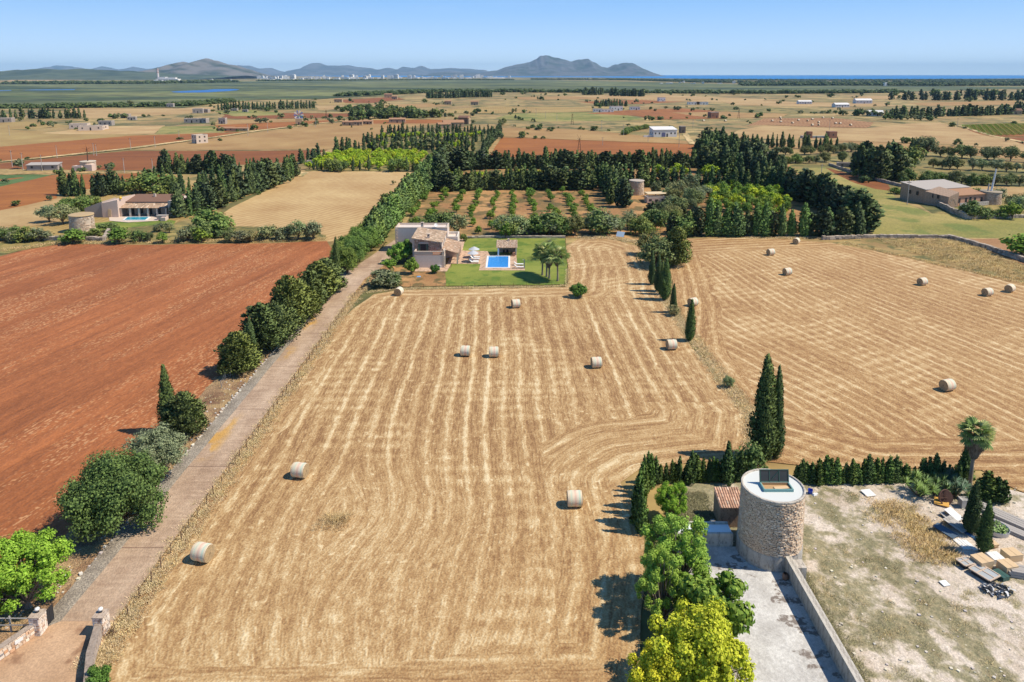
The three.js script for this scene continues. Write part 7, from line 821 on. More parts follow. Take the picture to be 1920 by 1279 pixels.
PROTO.fresh = set(2, 1340, broadleaf, { H: 5.2, R: 2.6, n: 24000, L: 0.14, W: 0.055, lobes: 60, trunkH: 0.08, cA: [0.075, 0.145, 0.014], cB: [0.165, 0.255, 0.04], fill: 0.5, lob: 0.18, core: 0, tm: barkPale });
PROTO.fern = set(2, 1360, broadleaf, { H: 6, R: 2.6, n: 28000, L: 0.17, W: 0.042, lobes: 64, trunkH: 0.05, cA: [0.10, 0.18, 0.022], cB: [0.22, 0.32, 0.06], fill: 0.6, lob: 0.17, core: 0, tm: barkPale });
PROTO.yellow = set(1, 1380, broadleaf, { H: 4.6, R: 2.9, n: 26000, L: 0.15, W: 0.075, lobes: 64, trunkH: 0.05, cA: [0.17, 0.22, 0.012], cB: [0.33, 0.36, 0.035], fill: 0.5, lob: 0.19, core: 0.15, tm: barkPale });
PROTO.fig = set(2, 1400, broadleaf, { H: 3.4, R: 2.0, n: 5200, L: 0.24, W: 0.12, lobes: 22, trunkH: 0.1, cA: [0.05, 0.11, 0.018], cB: [0.13, 0.21, 0.045], fill: 0.5, lob: 0.27, core: 0.2 });
PROTO.glossy = set(2, 1420, broadleaf, { H: 2.4, R: 1.35, n: 5200, L: 0.17, W: 0.085, lobes: 9, trunkH: 0.02, cA: [0.028, 0.07, 0.012], cB: [0.085, 0.16, 0.03], core: 0.62 });
PROTO.weed = set(3, 1440, broadleaf, { H: 0.9, R: 0.8, n: 1200, L: 0.16, W: 0.035, lobes: 6, trunkH: 0.0, cA: [0.085, 0.09, 0.045], cB: [0.19, 0.175, 0.09], fill: 0.6 });
// left of the drive
plant('carob', [-31.87,-52.05], 5.6, 'broad dark green carob tree overhanging the drive', null, { name: 'carob_tree', cat: 'carob', wide: 1.0 });
plant('oliveNear', [-32.12,-59.25], 4.6, 'silvery green olive tree behind the broad carob by the drive', null, { name: 'olive_tree' });
plant('fresh', [-33.21,-43.12], 5.9, 'bright fresh green tree behind the gate pillar', null, { name: 'young_ash_tree', cat: 'tree' });
plant('fresh', [-34.62,-42.54], 3.2, 'bright green low tree at the rail fence beside the gate', null, { name: 'young_ash_tree', cat: 'tree' });
plant('cypNear', [-34.86,-67.04], 7.3, 'tall dark cypress with two tips standing beside the drive above the olive', null, { name: 'cypress_tree', variant: 2, wide: 0.95 });
plant('shagNear', [-32.86,-66.71], 4.6, 'ragged green conifer leaning out beside the two-tipped cypress', null, { name: 'conifer_tree', wide: 1.05 });
plant('cypNear', [-32.24,-82.94], 6.6, 'bright green cypress touching a ragged conifer beside the drive', null, { name: 'cypress_tree', variant: 0, wide: 1.0 });
plant('shagNear', [-33.47,-81.98], 5.2, 'ragged dark conifer casting a round shadow on the red field', null, { name: 'conifer_tree', wide: 1.0 });
for (const [x, z, h, w] of [[-32.57, -89.34, 6.4, 1.25], [-31.8, -92.2, 5.6, 1.25], [-31.63, -97.37, 7.8, 0.9], [-31.43, -95.24, 5.4, 1.3], [-31.05, -101.21, 5.6, 1.25], [-30.82, -105.59, 6.2, 1.2], [-30.53, -109.53, 6.6, 1.25], [-30.55, -114.34, 5.8, 1.2], [-31.94, -90.65, 4.4, 1.3], [-31.3, -99.37, 4.6, 1.3]]) { plant('shagNear', [x - 0.6, z], h, 'ragged olive-green conifer in the dense roadside row above the red field', 'dense roadside row', { name: 'conifer_tree', wide: w }); }
plant('cypNear', [-31.62,-123.89], 7.2, 'slim dark cypress between the roadside row and the leafy hedge', null, { name: 'cypress_tree', variant: 1, wide: 0.9 });
rowOf(['leafHedge'], [[-30.56,-125.98],[-30.57,-135.08],[-29.99,-143.67],[-30.12,-151.33]], 2.5, 4.6, 5.6, 'big leafy green shrub at the lower end of the tall hedge', 'leafy lower end of the hedge', { jit: 0.25, wide: 0.95 });
rowOf(['leafHedge'], [[-32.39,-130.38],[-32.68,-138.39],[-32.07,-148.37],[-31.56,-157.62]], 3.0, 4.4, 5.6, 'big leafy green shrub on the red field side of the tall hedge', 'leafy hedge on the red field side', { jit: 0.25, wide: 0.95 });
// villa garden
plant('fig', [-21.94,-133.48], 4.0, 'leafy fig tree in front of the rear wing of the villa', null, { name: 'fig_tree', cat: 'fig tree', wide: 0.95 });
plant('fig', [-20.73,-135.08], 4.2, 'leafy fig tree close to the corner of the villa', null, { name: 'fig_tree', cat: 'fig tree', wide: 0.7 });
plant('citrus', [-22.68,-127.42], 2.3, 'rounded lemon tree between drive and villa', null, { name: 'lemon_tree', cat: 'lemon tree', wide: 1.3 });
plant('fig', [-18.37,-125.63], 3.0, 'light green fruit tree on red soil before the terrace wall', null, { name: 'fruit_tree', cat: 'fruit tree', wide: 0.7 });
plant('glossy', [-14.2,-125.98], 1.7, 'small round dark orange tree on red soil before the terrace', null, { name: 'orange_tree', cat: 'orange tree', wide: 0.9 });
plant('greyBush', [-21.96,-118.3], 2.6, 'wide grey-green bush where the drive reaches the villa', null, { wide: 1.55 });
plant('bush', [-20.71,-117.99], 2.2, 'dark green bush beside the wide grey-green one at the villa corner', null, { wide: 1.1 });
plant('glossy', [10.78,-112.03], 2.3, 'solitary round dark green bush at the edge of the stubble field', null, { wide: 1.0 });
plant('olive', [-12.38,-157.62], 5, 'dark olive behind the porch roof of the villa', null, { wide: 0.9 });
plant('bush', [-10.51,-151.33], 1.7, 'low shrub at the corner of the villa lawn', null, { wide: 0.8 });
plant('citrus', [-7.7,-158.71], 1.8, 'small round tree on the orchard soil behind the lawn', null);
plant('citrus', [-1.43,-154.41], 3.2, 'light green tree behind the pool house roof', null, { wide: 0.8 });
rowOf(['bush', 'citrus'], [[-23.44,-162.09],[-20.23,-164.42],[-15.91,-165.61]], 2.4, 2.4, 3.6, 'green tree behind the rear wall of the villa', 'trees behind the villa', { jit: 0.4 });
// field margin with its cypresses
for (const [x, z, h, w, v] of [[24.3, -118.94, 6.0, 0.75, 1], [24.51, -114.94, 6.3, 0.85, 1], [24.7, -110.35, 6.8, 1.0, 2], [24.77, -113.18, 5.6, 0.85, 1], [24.74, -104.34, 4.6, 0.9, 1]]) { plant('cypNear', [x, z], h, 'slender dark cypress in the short row on the margin between the stubble fields', 'cypress row on the field margin', { name: 'cypress_tree', variant: v, wide: w }); }
plant('cypNear', [24.38,-92.59], 5.9, 'cone-shaped green cypress standing apart at the end of the margin row', null, { name: 'cypress_tree', variant: 0, wide: 1.0 });
plant('shagNear', [31.03,-131.52], 7.6, 'thick dark cypress rising over the head of the field margin', null, { name: 'conifer_tree', wide: 0.75 });
plant('wild', [27.68,-131.14], 5.6, 'grey-green wild olive tree at the head of the field margin', null, { wide: 1.2 });
plant('wild', [27.49,-139.25], 4.6, 'grey-green wild olive behind the head of the field margin', null, { wide: 1.1 });
plant('greyBush', [24.6,-102.63], 1.6, 'brownish dry shrub at the foot of the margin cypresses', null, { wide: 0.8 });
plant('oliveNear', [25.27,-77.78], 1.4, 'small grey-green olive bush on the dry field margin', null, { name: 'olive_bush', cat: 'bush', wide: 0.8 });
plant('cypNear', [23.85,-61.97], 10.1, 'very tall dark cypress with thick body behind the mill tower', null, { name: 'cypress_tree', variant: 1, wide: 0.95 });
plant('cypNear', [25.16,-62.35], 9.0, 'tall dark cypress pressed against the tallest one behind the mill tower', null, { name: 'cypress_tree', variant: 1, wide: 0.6 });
// small cypress hedge round the yard
rowOf(['cypSmall'], [[12.53,-58.31],[16.28,-58.39],[20.7,-58.73]], 0.42, 1.7, 3.0, 'young green cypress in the hedge left of the mill tower roof', 'young cypress hedge beside the tower', { jit: 0.3, wide: 1.15 });
rowOf(['cypSmall'], [[25.63,-58.06],[30.57,-58.22],[36.87,-58.39],[40.07,-58.14]], 0.42, 1.5, 2.7, 'young green cypress in the hedge behind the gravel yard', 'young cypress hedge behind the yard', { jit: 0.3, wide: 1.15 });
rowOf(['cypSmall'], [[12.04,-57.72],[11.13,-55.33],[10.46,-53.1],[10.27,-51.03]], 0.62, 2.2, 4.4, 'taller cypress on the field side of the pomegranate bush', 'cypresses beside the pomegranate', { jit: 0.3, wide: 0.75 });
plant('cypSmall', [19.18,-58.14], 3.9, 'young cypress standing taller than its hedge beside the tower', null, { wide: 0.9 });
plant('bush', [22.05,-59.6], 2.6, 'olive-green shrub behind the mill tower between the hedges', null, { wide: 0.9 });
plant('fresh', [13.07,-52.96], 3.4, 'pomegranate bush with light green leaves inside the hedge corner', null, { name: 'pomegranate_bush', cat: 'bush', wide: 0.8, variant: 1 });
plant('glossy', [11.77,-50.9], 1.5, 'pale-leaved low shrub by the corner of the water trough', null, { wide: 0.9 });
plant('fern', [11.5,-44.13], 6.2, 'feathery fresh green tree overhanging the concrete basin', null, { name: 'feathery_tree', cat: 'tree', variant: 0, wide: 0.95 });
plant('fern', [13.84,-47.89], 3.2, 'feathery green sapling inside the corner of the basin', null, { name: 'feathery_tree', cat: 'tree', variant: 1, wide: 0.55 });
plant('fern', [9.92,-41.59], 5.6, 'feathery green tree on the field side above the yellow one', null, { name: 'feathery_tree', cat: 'tree', variant: 1, wide: 0.8 });
plant('fig', [12.91,-40.24], 4.8, 'darker green broad-leaved tree leaning over the basin floor', null, { name: 'mulberry_tree', cat: 'tree', wide: 0.8 });
plant('yellow', [10.86,-36.23], 5.6, 'yellow-green leafy tree crowding the end of the basin', null, { name: 'yellow_tree', cat: 'tree', wide: 0.98 });
plant('yellow', [8.56,-35.34], 4.0, 'yellow-green low tree beside the stubble field', null, { name: 'yellow_tree', cat: 'tree', wide: 0.8 });
// yard corner
plant('cypNear', [36.58,-51.03], 4.6, 'dark cypress standing among building rubble in the yard', null, { name: 'cypress_tree', variant: 0, wide: 1.0 });
plant('cypNear', [36.01,-48.8], 4.3, 'rounder green cypress in front of the dark one amid the rubble', null, { name: 'cypress_tree', variant: 1, wide: 0.95 });
plant('cypSmall', [40.73,-58.73], 3.4, 'dark cypress left of the tall fan palm', null, { wide: 1.3 });
plant('cypSmall', [40.76,-55.71], 2.6, 'dense dark conifer bush right of the tall fan palm', null, { wide: 2.2 });
plant('cypSmall', [41.52,-55.48], 2.2, 'dense dark conifer bush beside its twin past the tall fan palm', null, { wide: 2.2 });
plant('glossy', [-24.57,-36.6], 1.5, 'dark leafy bush at the end of the pale gate wall', null, { wide: 0.8 });
// palms
const frondM = new THREE.MeshPhysicalMaterial({ color: 0xffffff, vertexColors: true, roughness: 0.6, transmission: 0.15, thickness: 0, side: THREE.DoubleSide });
function fanFrond(g, r, x, y, z, an, el, L, col) { const dx = Math.cos(an) * Math.cos(el), dy = Math.sin(el), dz = Math.sin(an) * Math.cos(el), hx = x + dx * L * 0.55, hy = y + dy * L * 0.55, hz = z + dz * L * 0.55; g.col = [0.2, 0.22, 0.08]; g.tube([[x, y, z, 0.025], [hx, hy, hz, 0.018]], 3, false); const sx = -Math.sin(an), sz = Math.cos(an), n = 13; for (let k = 0; k < n; k++) { const t = (k / (n - 1) - 0.5) * 2.7, c = Math.cos(t), s = Math.sin(t), ax = dx * c + sx * s, ay = dy * c - 0.28 * Math.abs(s) - 0.15, az = dz * c + sz * s, l = L * 0.55 * (0.8 + 0.25 * Math.cos(t)), [ux, uy, uz] = nrm(ax, ay, az); g.col = gray(col, 0.75 + 0.5 * r()); const wx = -uz * 0.085 + sx * 0.02, wz = ux * 0.085; g.tri([hx, hy, hz], [hx + ux * l * 0.55 + wx, hy + uy * l * 0.55 + 0.03, hz + uz * l * 0.55 + wz], [hx + ux * l, hy + uy * l - 0.16 * l, hz + uz * l]); g.tri([hx, hy, hz], [hx + ux * l, hy + uy * l - 0.16 * l, hz + uz * l], [hx + ux * l * 0.55 - wx, hy + uy * l * 0.55 + 0.03, hz + uz * l * 0.55 - wz]); } }
function fanPalm(p, h, seed, label, group, skirt = 1, R = 1.5) { const o = thing('fan_palm', label, 'palm', p, 0, group), r = RNG(seed), t = new GB(); const bend = (r() - 0.5) * 0.3; const tp = []; for (let k = 0; k <= 6; k++) tp.push([bend * (k / 6) ** 2, h * k / 6 - 0.1, 0, 0.17 - 0.05 * k / 6 + (k === 0 ? 0.07 : 0)]); t.tube(tp, 9); part('trunk', t, barkPale, o);
  const f = new GB(); for (let k = 0; k < 40; k++) { const el = lerp(-0.5, 1.3, Math.pow(k / 46, 0.8)) + (r() - 0.5) * 0.2; fanFrond(f, r, bend, h, 0, k * 2.4 + r(), el, R * (0.85 + 0.3 * r()), r() < 0.2 ? [0.6, 0.6, 0.26] : mix3([0.22, 0.32, 0.08], [0.42, 0.5, 0.18], r())); } part('fronds', f, frondM, o);
  const d = new GB(); for (let k = 0; k < 700 * skirt; k++) { const an = r() * 6.283, yy = h - 0.15 - r() * 1.5 * skirt, rr = (0.2 + 0.62 * smooth(h - 1.7 * skirt, h - 0.3, yy)) * (0.7 + 0.5 * r()); d.col = gray(mix3([0.10, 0.075, 0.05], [0.22, 0.17, 0.12], r()), 0.8 + 0.4 * r()); d.leaf(bend + Math.cos(an) * rr, yy, Math.sin(an) * rr, Math.cos(an), 0.2, Math.sin(an), Math.cos(an) * 0.25, -0.95, Math.sin(an) * 0.25, 0.6, 0.1); } part('dead_leaf_skirt', d, needleM, o); return o; }
fanPalm([40.56,-57.56], 5.0, 3, 'tall fan palm with a thick brown skirt in the corner of the yard', null, 1.3, 1.4);
{ const lab = 'fan palm with a shaggy skirt in the cluster on the villa lawn', gr = 'fan palms on the villa lawn'; fanPalm([5.52,-124.58], 4.3, 5, lab, gr, 1.1, 2.0); fanPalm([6.25,-123.55], 4.7, 6, lab, gr, 1.2, 2.0); fanPalm([6.68,-122.53], 3.9, 8, lab, gr, 1.1, 1.8); fanPalm([8.06,-120.87], 4.6, 7, 'fan palm standing slightly apart from the cluster on the villa lawn', null, 1.0, 2.1); }
// feather palms
function featherPalm(p, h, seed, label, n = 34, L = 2.3, name = 'date_palm') { const o = thing(name, label, 'palm', p), r = RNG(seed), t = new GB(); t.tube([[0, -0.1, 0, 0.26], [0.05, h * 0.5, 0, 0.2], [0, h, 0, 0.2]], 8); part('trunk', t, barkM, o); const f = new GB(); for (let k = 0; k < n; k++) { const an = k * 2.4, el = lerp(-0.1, 1.25, r()), l = L * (0.8 + 0.4 * r()); let x = 0, y = h, z = 0, e = el; const c = Math.cos(an), s = Math.sin(an); for (let j = 0; j < 9; j++) { const q = l / 9; x += Math.cos(e) * c * q; z += Math.cos(e) * s * q; y += Math.sin(e) * q; e -= 0.17; for (const sd of [-1, 1]) { f.col = gray(mix3([0.12, 0.16, 0.04], [0.26, 0.28, 0.1], r()), 0.8 + 0.4 * r()); f.leaf(x - s * sd * 0.16, y - 0.05, z + c * sd * 0.16, 0, 1, 0, ...nrm(-s * sd + c * 0.5, -0.35, c * sd + s * 0.5), 0.5, 0.035); } } } part('fronds', f, frondM, o); }
featherPalm([7.37,-135.89], 3.6, 9, 'date palm with arching yellowish fronds behind the fan palms', 36, 2.3);
// yuccas
function yucca(p, h, seed, heads, label, col) { const o = thing('yucca', label, 'yucca', p), r = RNG(seed), t = new GB(), f = new GB(); for (let k = 0; k < heads; k++) { const an = k * 2.4 + r(), rr = k ? 0.35 + 0.75 * r() : 0.1, x = Math.cos(an) * rr, z = Math.sin(an) * rr, y = h * (0.45 + 0.45 * r()); t.tube([[x * 0.2, -0.05, z * 0.2, 0.09], [x, y, z, 0.06]], 5); for (let j = 0; j < 70; j++) { const a = r() * 6.283, e = lerp(-0.5, 1.4, r()), ax = Math.cos(a) * Math.cos(e), ay = Math.sin(e), az = Math.sin(a) * Math.cos(e), L = 0.55 + 0.2 * r(); f.col = gray(mix3(col, gray(col, 1.6), r()), 0.8 + 0.4 * r()); const nn = nrm(-Math.sin(a) * 0.2, 1, Math.cos(a) * 0.2); f.leaf(x + ax * L * 0.5, y + ay * L * 0.5, z + az * L * 0.5, ...nn, ax, ay, az, L, 0.028); } } part('stem', t, barkM, o); part('leaves', f, frondM, o); }
yucca([35.29,-56.26], 1.5, 3, 9, 'bright green yucca clump at the edge of the gravel yard', [0.13, 0.21, 0.04]); yucca([36.82,-56.5], 1.6, 4, 8, 'green yucca clump beside the bright one at the hedge', [0.09, 0.16, 0.04]); yucca([38.25,-56.26], 1.7, 5, 9, 'dark bluish yucca clump left of the fan palm', [0.045, 0.1, 0.05]); yucca([39.06,-55.63], 1.0, 6, 4, 'small bright yucca at the foot of the fan palm', [0.15, 0.22, 0.05]);

// ---------- hay bales ----------
{ const side = new GB(), r = RNG(5), W = 1.22, R = 0.66, bands = [[0.66, 0.54, 0.38], [0.56, 0.58, 0.44], [0.68, 0.57, 0.42], [0.66, 0.45, 0.34], [0.70, 0.60, 0.46], [0.50, 0.58, 0.46], [0.66, 0.54, 0.38]];
  const n = 14; for (let k = 0; k <= n; k++) { const x = -W / 2 + W * k / n, edge = Math.min(k, n - k), rr = R * (edge === 0 ? 0.955 : edge === 1 ? 0.99 : 1); side.col = gray(bands[Math.min(6, Math.floor(k / 2.05))], 0.92 + 0.12 * r()); for (let j = 0; j <= 28; j++) { const t = j / 28 * 6.28318, q = rr * (1 + 0.012 * Math.sin(t * 5 + k) + (j === 28 ? 0 : 0)); side.vert(x, R + Math.cos(t) * q, Math.sin(t) * q, 0, Math.cos(t), Math.sin(t)); } }
  for (let k = 0; k < n; k++) for (let j = 0; j < 28; j++) { const a = k * 29 + j, b = a + 29; side.i.push(a, b, a + 1, b, b + 1, a + 1); }
  const sg = side.geo(); sg.computeVertexNormals();
  const mkEnd = (sx) => { const e = new GB(), rings = 9; for (let i = 0; i <= rings; i++) { const rr = R * 0.955 * i / rings; e.col = gray([0.36, 0.26, 0.14], (i % 2 ? 1.12 : 0.8) * (i === 0 ? 0.6 : 1)); for (let j = 0; j <= 24; j++) { const t = j / 24 * 6.28318; e.col = gray([0.36, 0.26, 0.14], (0.75 + 0.5 * hsh(i * 3, j, 4)) * (i < 2 ? 0.6 : 1)); e.vert(sx * (W / 2 + 0.03 * (1 - i / rings) + 0.012 * (i % 2)), R + Math.cos(t) * rr, Math.sin(t) * rr * sx, sx, 0, 0); } } for (let i = 0; i < rings; i++) for (let j = 0; j < 24; j++) { const a = i * 25 + j, b = a + 25; e.i.push(a, b, a + 1, b, b + 1, a + 1); } const g = e.geo(); g.computeVertexNormals(); return g; };
  const eR = mkEnd(1), eL = mkEnd(-1), baleM = new THREE.MeshStandardMaterial({ color: 0xffffff, vertexColors: true, roughness: 0.85, side: THREE.DoubleSide });
  const bale = ([x, z], turn, label, group = null, s = 1) => { const o = thing('hay_bale', label, 'hay bale', [x, z], turn, group, -0.05); part('net_wrap', sg, baleM, o); part('straw_end', eR, baleM, o); part('straw_end', eL, baleM, o); o.scale.setScalar(s); };
  bale([-23.25,-47.95], -0.25, 'netted round bale lying nearest the gate on the stubble'); bale([-19.24,-59.16], -0.2, 'netted round bale beside the drive midway up the stubble field'); bale([-18.71,-112.89], 1.35, 'round bale showing its dark straw end below the villa garden'); bale([0.59,-106.62], 0.25, 'netted round bale below the pool garden'); bale([-6.03,-87.34], -0.1, 'netted round bale of a close pair in mid field, the one nearer the drive'); bale([-2.35,-86.99], 0.05, 'netted round bale of a close pair in mid field, the one farther from the drive'); bale([10.52,-83.59], 0.1, 'netted round bale between the mid-field pair and the margin cypress'); bale([21.21,-89.52], 0.12, 'netted round bale beside the cone-shaped margin cypress'); bale([5.29,-54.79], 0.02, 'netted round bale close to the young cypress hedge');
  bale([34.1,-136.72], 0.3, 'round bale half hidden behind the thick dark cypress'); bale([28.54,-107.4], 0.5, 'round bale behind the cone-shaped margin cypress'); bale([61.24,-148.86], 0.9, 'round bale under the dark windbreak of the eastern field'); bale([52.28,-139.25], 0.3, 'round bale near the windbreak, lying below another one'); bale([50.14,-124.93], 0.3, 'round bale alone in the upper eastern stubble field'); bale([71.14,-118.62], 0.35, 'round bale above the grassy ridge of the eastern field'); bale([78.45,-112.6], 0.3, 'round bale with a pale one behind it on the eastern field'); bale([83.56,-114.64], 0.6, 'pale round bale beyond the grassy ridge'); bale([50.36,-77.07], 0.3, 'large-looking round bale alone in the lower eastern stubble field');
  for (const [x, z, t] of [[200.35, -547.95, 0.3], [221.43, -588.02, 0.5], [214.14, -567.29, 1], [202.37, -535.77, 0.2], [206.66, -524.12, 0.6], [222.97, -554.25, 0.4], [227.44, -547.95, 1], [239.2, -567.29, 0.2], [212.08, -502.25, 0.4], [228.37, -529.88, 0.6], [216.6, -502.25, 0.9], [235.95, -518.47, 0.2], [239.06, -518.47, 0.5], [239.2, -502.25, 0.6], [256.65, -588.02, 0.3], [261.43, -580.94, 0.4], [147.39, -547.95, 0.4], [164.22, -547.95, 0.4]]) bale([x, z], t, 'small far round bale on the brown field behind the cypress row', 'bales of the far brown field', 1.15); }
// ---------- grasses and loose things that nobody could count ----------
function tuft(seed, n, h, cA, cB, spread = 0.16) { const g = new GB(), r = RNG(seed); for (let k = 0; k < n; k++) { const a = r() * 6.283, e = 0.35 + 0.9 * r(), ax = Math.cos(a) * Math.cos(e), ay = Math.sin(e), az = Math.sin(a) * Math.cos(e), L = h * (0.6 + 0.7 * r()), x = (r() - 0.5) * spread * 2, z = (r() - 0.5) * spread * 2; g.col = gray(mix3(cA, cB, r()), 0.75 + 0.5 * r()); g.leaf(x + ax * L / 2, ay * L / 2, z + az * L / 2, ...nrm(-ax * 0.5 + (r() - 0.5), 0.7, -az * 0.5 + (r() - 0.5)), ax, ay, az, L, 0.014); } return g.geo(); }
function scatter(name, label, cat, geo, m, list) { const im = new THREE.InstancedMesh(geo, m, list.length), q = new THREE.Quaternion(), up = new THREE.Vector3(0, 1, 0), r = RNG(list.length + 3), c = new THREE.Color(); list.forEach(([x, z, s, y = -0.03], i) => { im.setMatrixAt(i, new THREE.Matrix4().compose(new THREE.Vector3(x, y, z), q.setFromAxisAngle(up, r() * 6.283), new THREE.Vector3(s, s * (0.8 + 0.4 * r()), s))); const v = 0.75 + 0.5 * r(); im.setColorAt(i, c.setRGB(v, v * (0.94 + 0.1 * r()), v * (0.85 + 0.2 * r()))); }); im.name = numbered(name); im.userData = { kind: 'stuff', label, category: cat }; shade(im); scene.add(im); }
{ const r = RNG(71), dry = tuft(1, 40, 0.24, [0.5, 0.39, 0.21], [0.68, 0.55, 0.33], 0.42), gold = tuft(2, 40, 0.32, [0.46, 0.34, 0.15], [0.66, 0.51, 0.27], 0.4), green = tuft(3, 40, 0.17, [0.17, 0.17, 0.09], [0.33, 0.30, 0.17], 0.42), grassM = new THREE.MeshStandardMaterial({ color: 0xffffff, vertexColors: true, roughness: 0.9, side: THREE.DoubleSide });
  const L1 = [], L2 = [], L3 = [], L4 = [];
  for (let k = 0; k < 2600; k++) { const z = -38 - 86 * r() ** 1.3, g = (r() + r() + r() - 1.5) * 0.9; L1.push([-25.75 + g + (z < -112 ? (-112 - z) * 0.16 : 0), z, 0.4 + 0.75 * r() ** 2]); }
  along([[26.76,-128.51],[24.89,-113.76],[24.47,-103.11],[24.55,-91.23],[24.78,-79.08],[25.39,-70.94],[22.7,-62.16]], 0.14, (x, z) => { for (let k = 0; k < 3; k++) L1.push([x + 0.5 + (r() - 0.5) * 1.9, z + (r() - 0.5), 0.6 + 0.7 * r()]); });
  along([[-24.12,-114.34],[-19.49,-116.14],[-9.11,-116.75],[3.66,-117.21],[9.57,-117.99],[10.58,-128.51]], 0.2, (x, z) => { for (let k = 0; k < 2; k++) L1.push([x + (r() - 0.5) * 0.6, z + (r() - 0.5) * 0.9, 0.5 + 0.6 * r()]); });
  along([[14.83,-153.89],[21.49,-154.94],[27.75,-149.84]], 0.2, (x, z) => { for (let k = 0; k < 3; k++) L1.push([x + (r() - 0.5) * 2, z + (r() - 0.5) * 3, 0.8 + 0.9 * r()]); });
  along([[72.04,-149.34],[78.83,-137.55],[83.86,-128.51],[89.26,-119.25],[96.2,-107.66]], 0.16, (x, z) => { L2.push([x + (r() - 0.5) * 1.2, z + (r() - 0.5) * 1.2, 0.8 + 0.7 * r()]); });
  const strip = [[80.15,-152.86],[97.83,-152.86],[98.25,-142.76],[97.67,-130.38],[106.31,-114.34],[100.42,-107.66],[90.41,-120.87],[83.28,-134.27]]; for (let k = 0; k < 9000; k++) { const x = 55 + 75 * r(), z = -100 - 52 * r(); if (polyDist(strip, x, z) > 0) L2.push([x, z, 0.8 + 0.9 * r()]); }
  along([[-112.6,-142.76],[-105.34,-141.87],[-97.36,-148.37],[-76.07,-149.34],[-55.68,-150.33],[-40.99,-151.84]], 0.12, (x, z) => { L2.push([x, z - r() * 3, 0.7 + 0.8 * r()]); }); along([[52.37,-154.41],[64.27,-154.41],[80.93,-154.41],[96.65,-152.86]], 0.16, (x, z) => L1.push([x, z + (r() - 0.5) * 2, 0.7 + 0.8 * r()]));
  // yard: golden grass by the rubble, weeds along the wheel lanes
  for (let k = 0; k < 9000; k++) { const x = 20.6 + 22 * r(), z = -33 - 26 * r(); const p = fbm(x / 1.4, z / 1.4, 4, 19) * 0.6 + 0.4 * fbm(x * 2, z * 2, 3, 23), gx = 32.4 + (-50 - z) * -0.1, near = Math.exp(-(((x - gx) / 1.5) ** 2)) * smooth(-56, -54, z) * smooth(-46.5, -48.5, z); if (r() < near * 0.9) { L3.push([x, z, 0.7 + 0.7 * r()]); continue; } const w = smooth(0.46, 0.66, p + 0.08 * smooth(25.5, 18, x) - 0.06 * smooth(30, 36, x)); if (r() < w * 0.55) (r() < 0.75 ? L4 : L1).push([x, z, 0.3 + 0.6 * r()]); }
  for (let k = 0; k < 900; k++) { const x = 13.2 + 3.4 * r(), z = -51.5 - 5 * r(); L4.push([x, z, 0.5 + 0.7 * r()]); } for (let k = 0; k < 500; k++) L4.push([20.6 + 0.8 * r(), -33 - 14 * r(), 0.4 + 0.6 * r()]);
  for (let k = 0; k < 700; k++) { const x = -35.6 + 3.6 * r(), z = -38 - 84 * r(); (r() < 0.6 ? L1 : L4).push([x, z, 0.25 + 0.4 * r()]); }
  scatter('dry_grass', 'pale dry grass along verges and field margins', 'grass', dry, grassM, L1); scatter('dry_grass', 'tall tawny grass on banks and strips', 'grass', gold, grassM, L2); scatter('golden_grass', 'golden grass clump between yard and rubble', 'grass', gold, grassM, L3); scatter('weeds', 'grey-green weeds growing in the yard', 'weeds', green, grassM, L4);
  const st = new GB(), rs = RNG(4); stoneAt(st, rs, 0, -0.3, 0, 1, 0.8, 0.9, 0.4, [0.55, 0.5, 0.43]); const sg = st.geo(), S = []; for (let z = -46; z > -126; z -= 0.42) if (r() < 0.75) S.push([-31.45 + (r() - 0.5) * 0.16, z + (r() - 0.5) * 0.3, 0.12 + 0.14 * r()]); for (let k = 0; k < 700; k++) { const x = 20.8 + 24 * r(), z = -33 - 25 * r(); S.push([x, z, 0.05 + 0.14 * r() ** 3]); } for (let k = 0; k < 260; k++) S.push([-35 + 3.4 * r(), -38 - 86 * r(), 0.06 + 0.12 * r()]);
  scatter('stones', 'loose pale stones edging the drive and strewn over the yard', 'stones', sg, vcM, S);
  const tf = tuft(9, 60, 0.8, [0.36, 0.25, 0.12], [0.58, 0.44, 0.24], 0.6), hp = []; for (let k = 0; k < 26; k++) hp.push([-14.6 + (r() - 0.5) * 2.2, -52.6 + (r() - 0.5) * 1.7, 0.5 + 0.4 * r()]); scatter('straw_heap', 'ragged heap of loose straw and brush in the middle of the stubble', 'straw heap', tf, grassM, hp); }
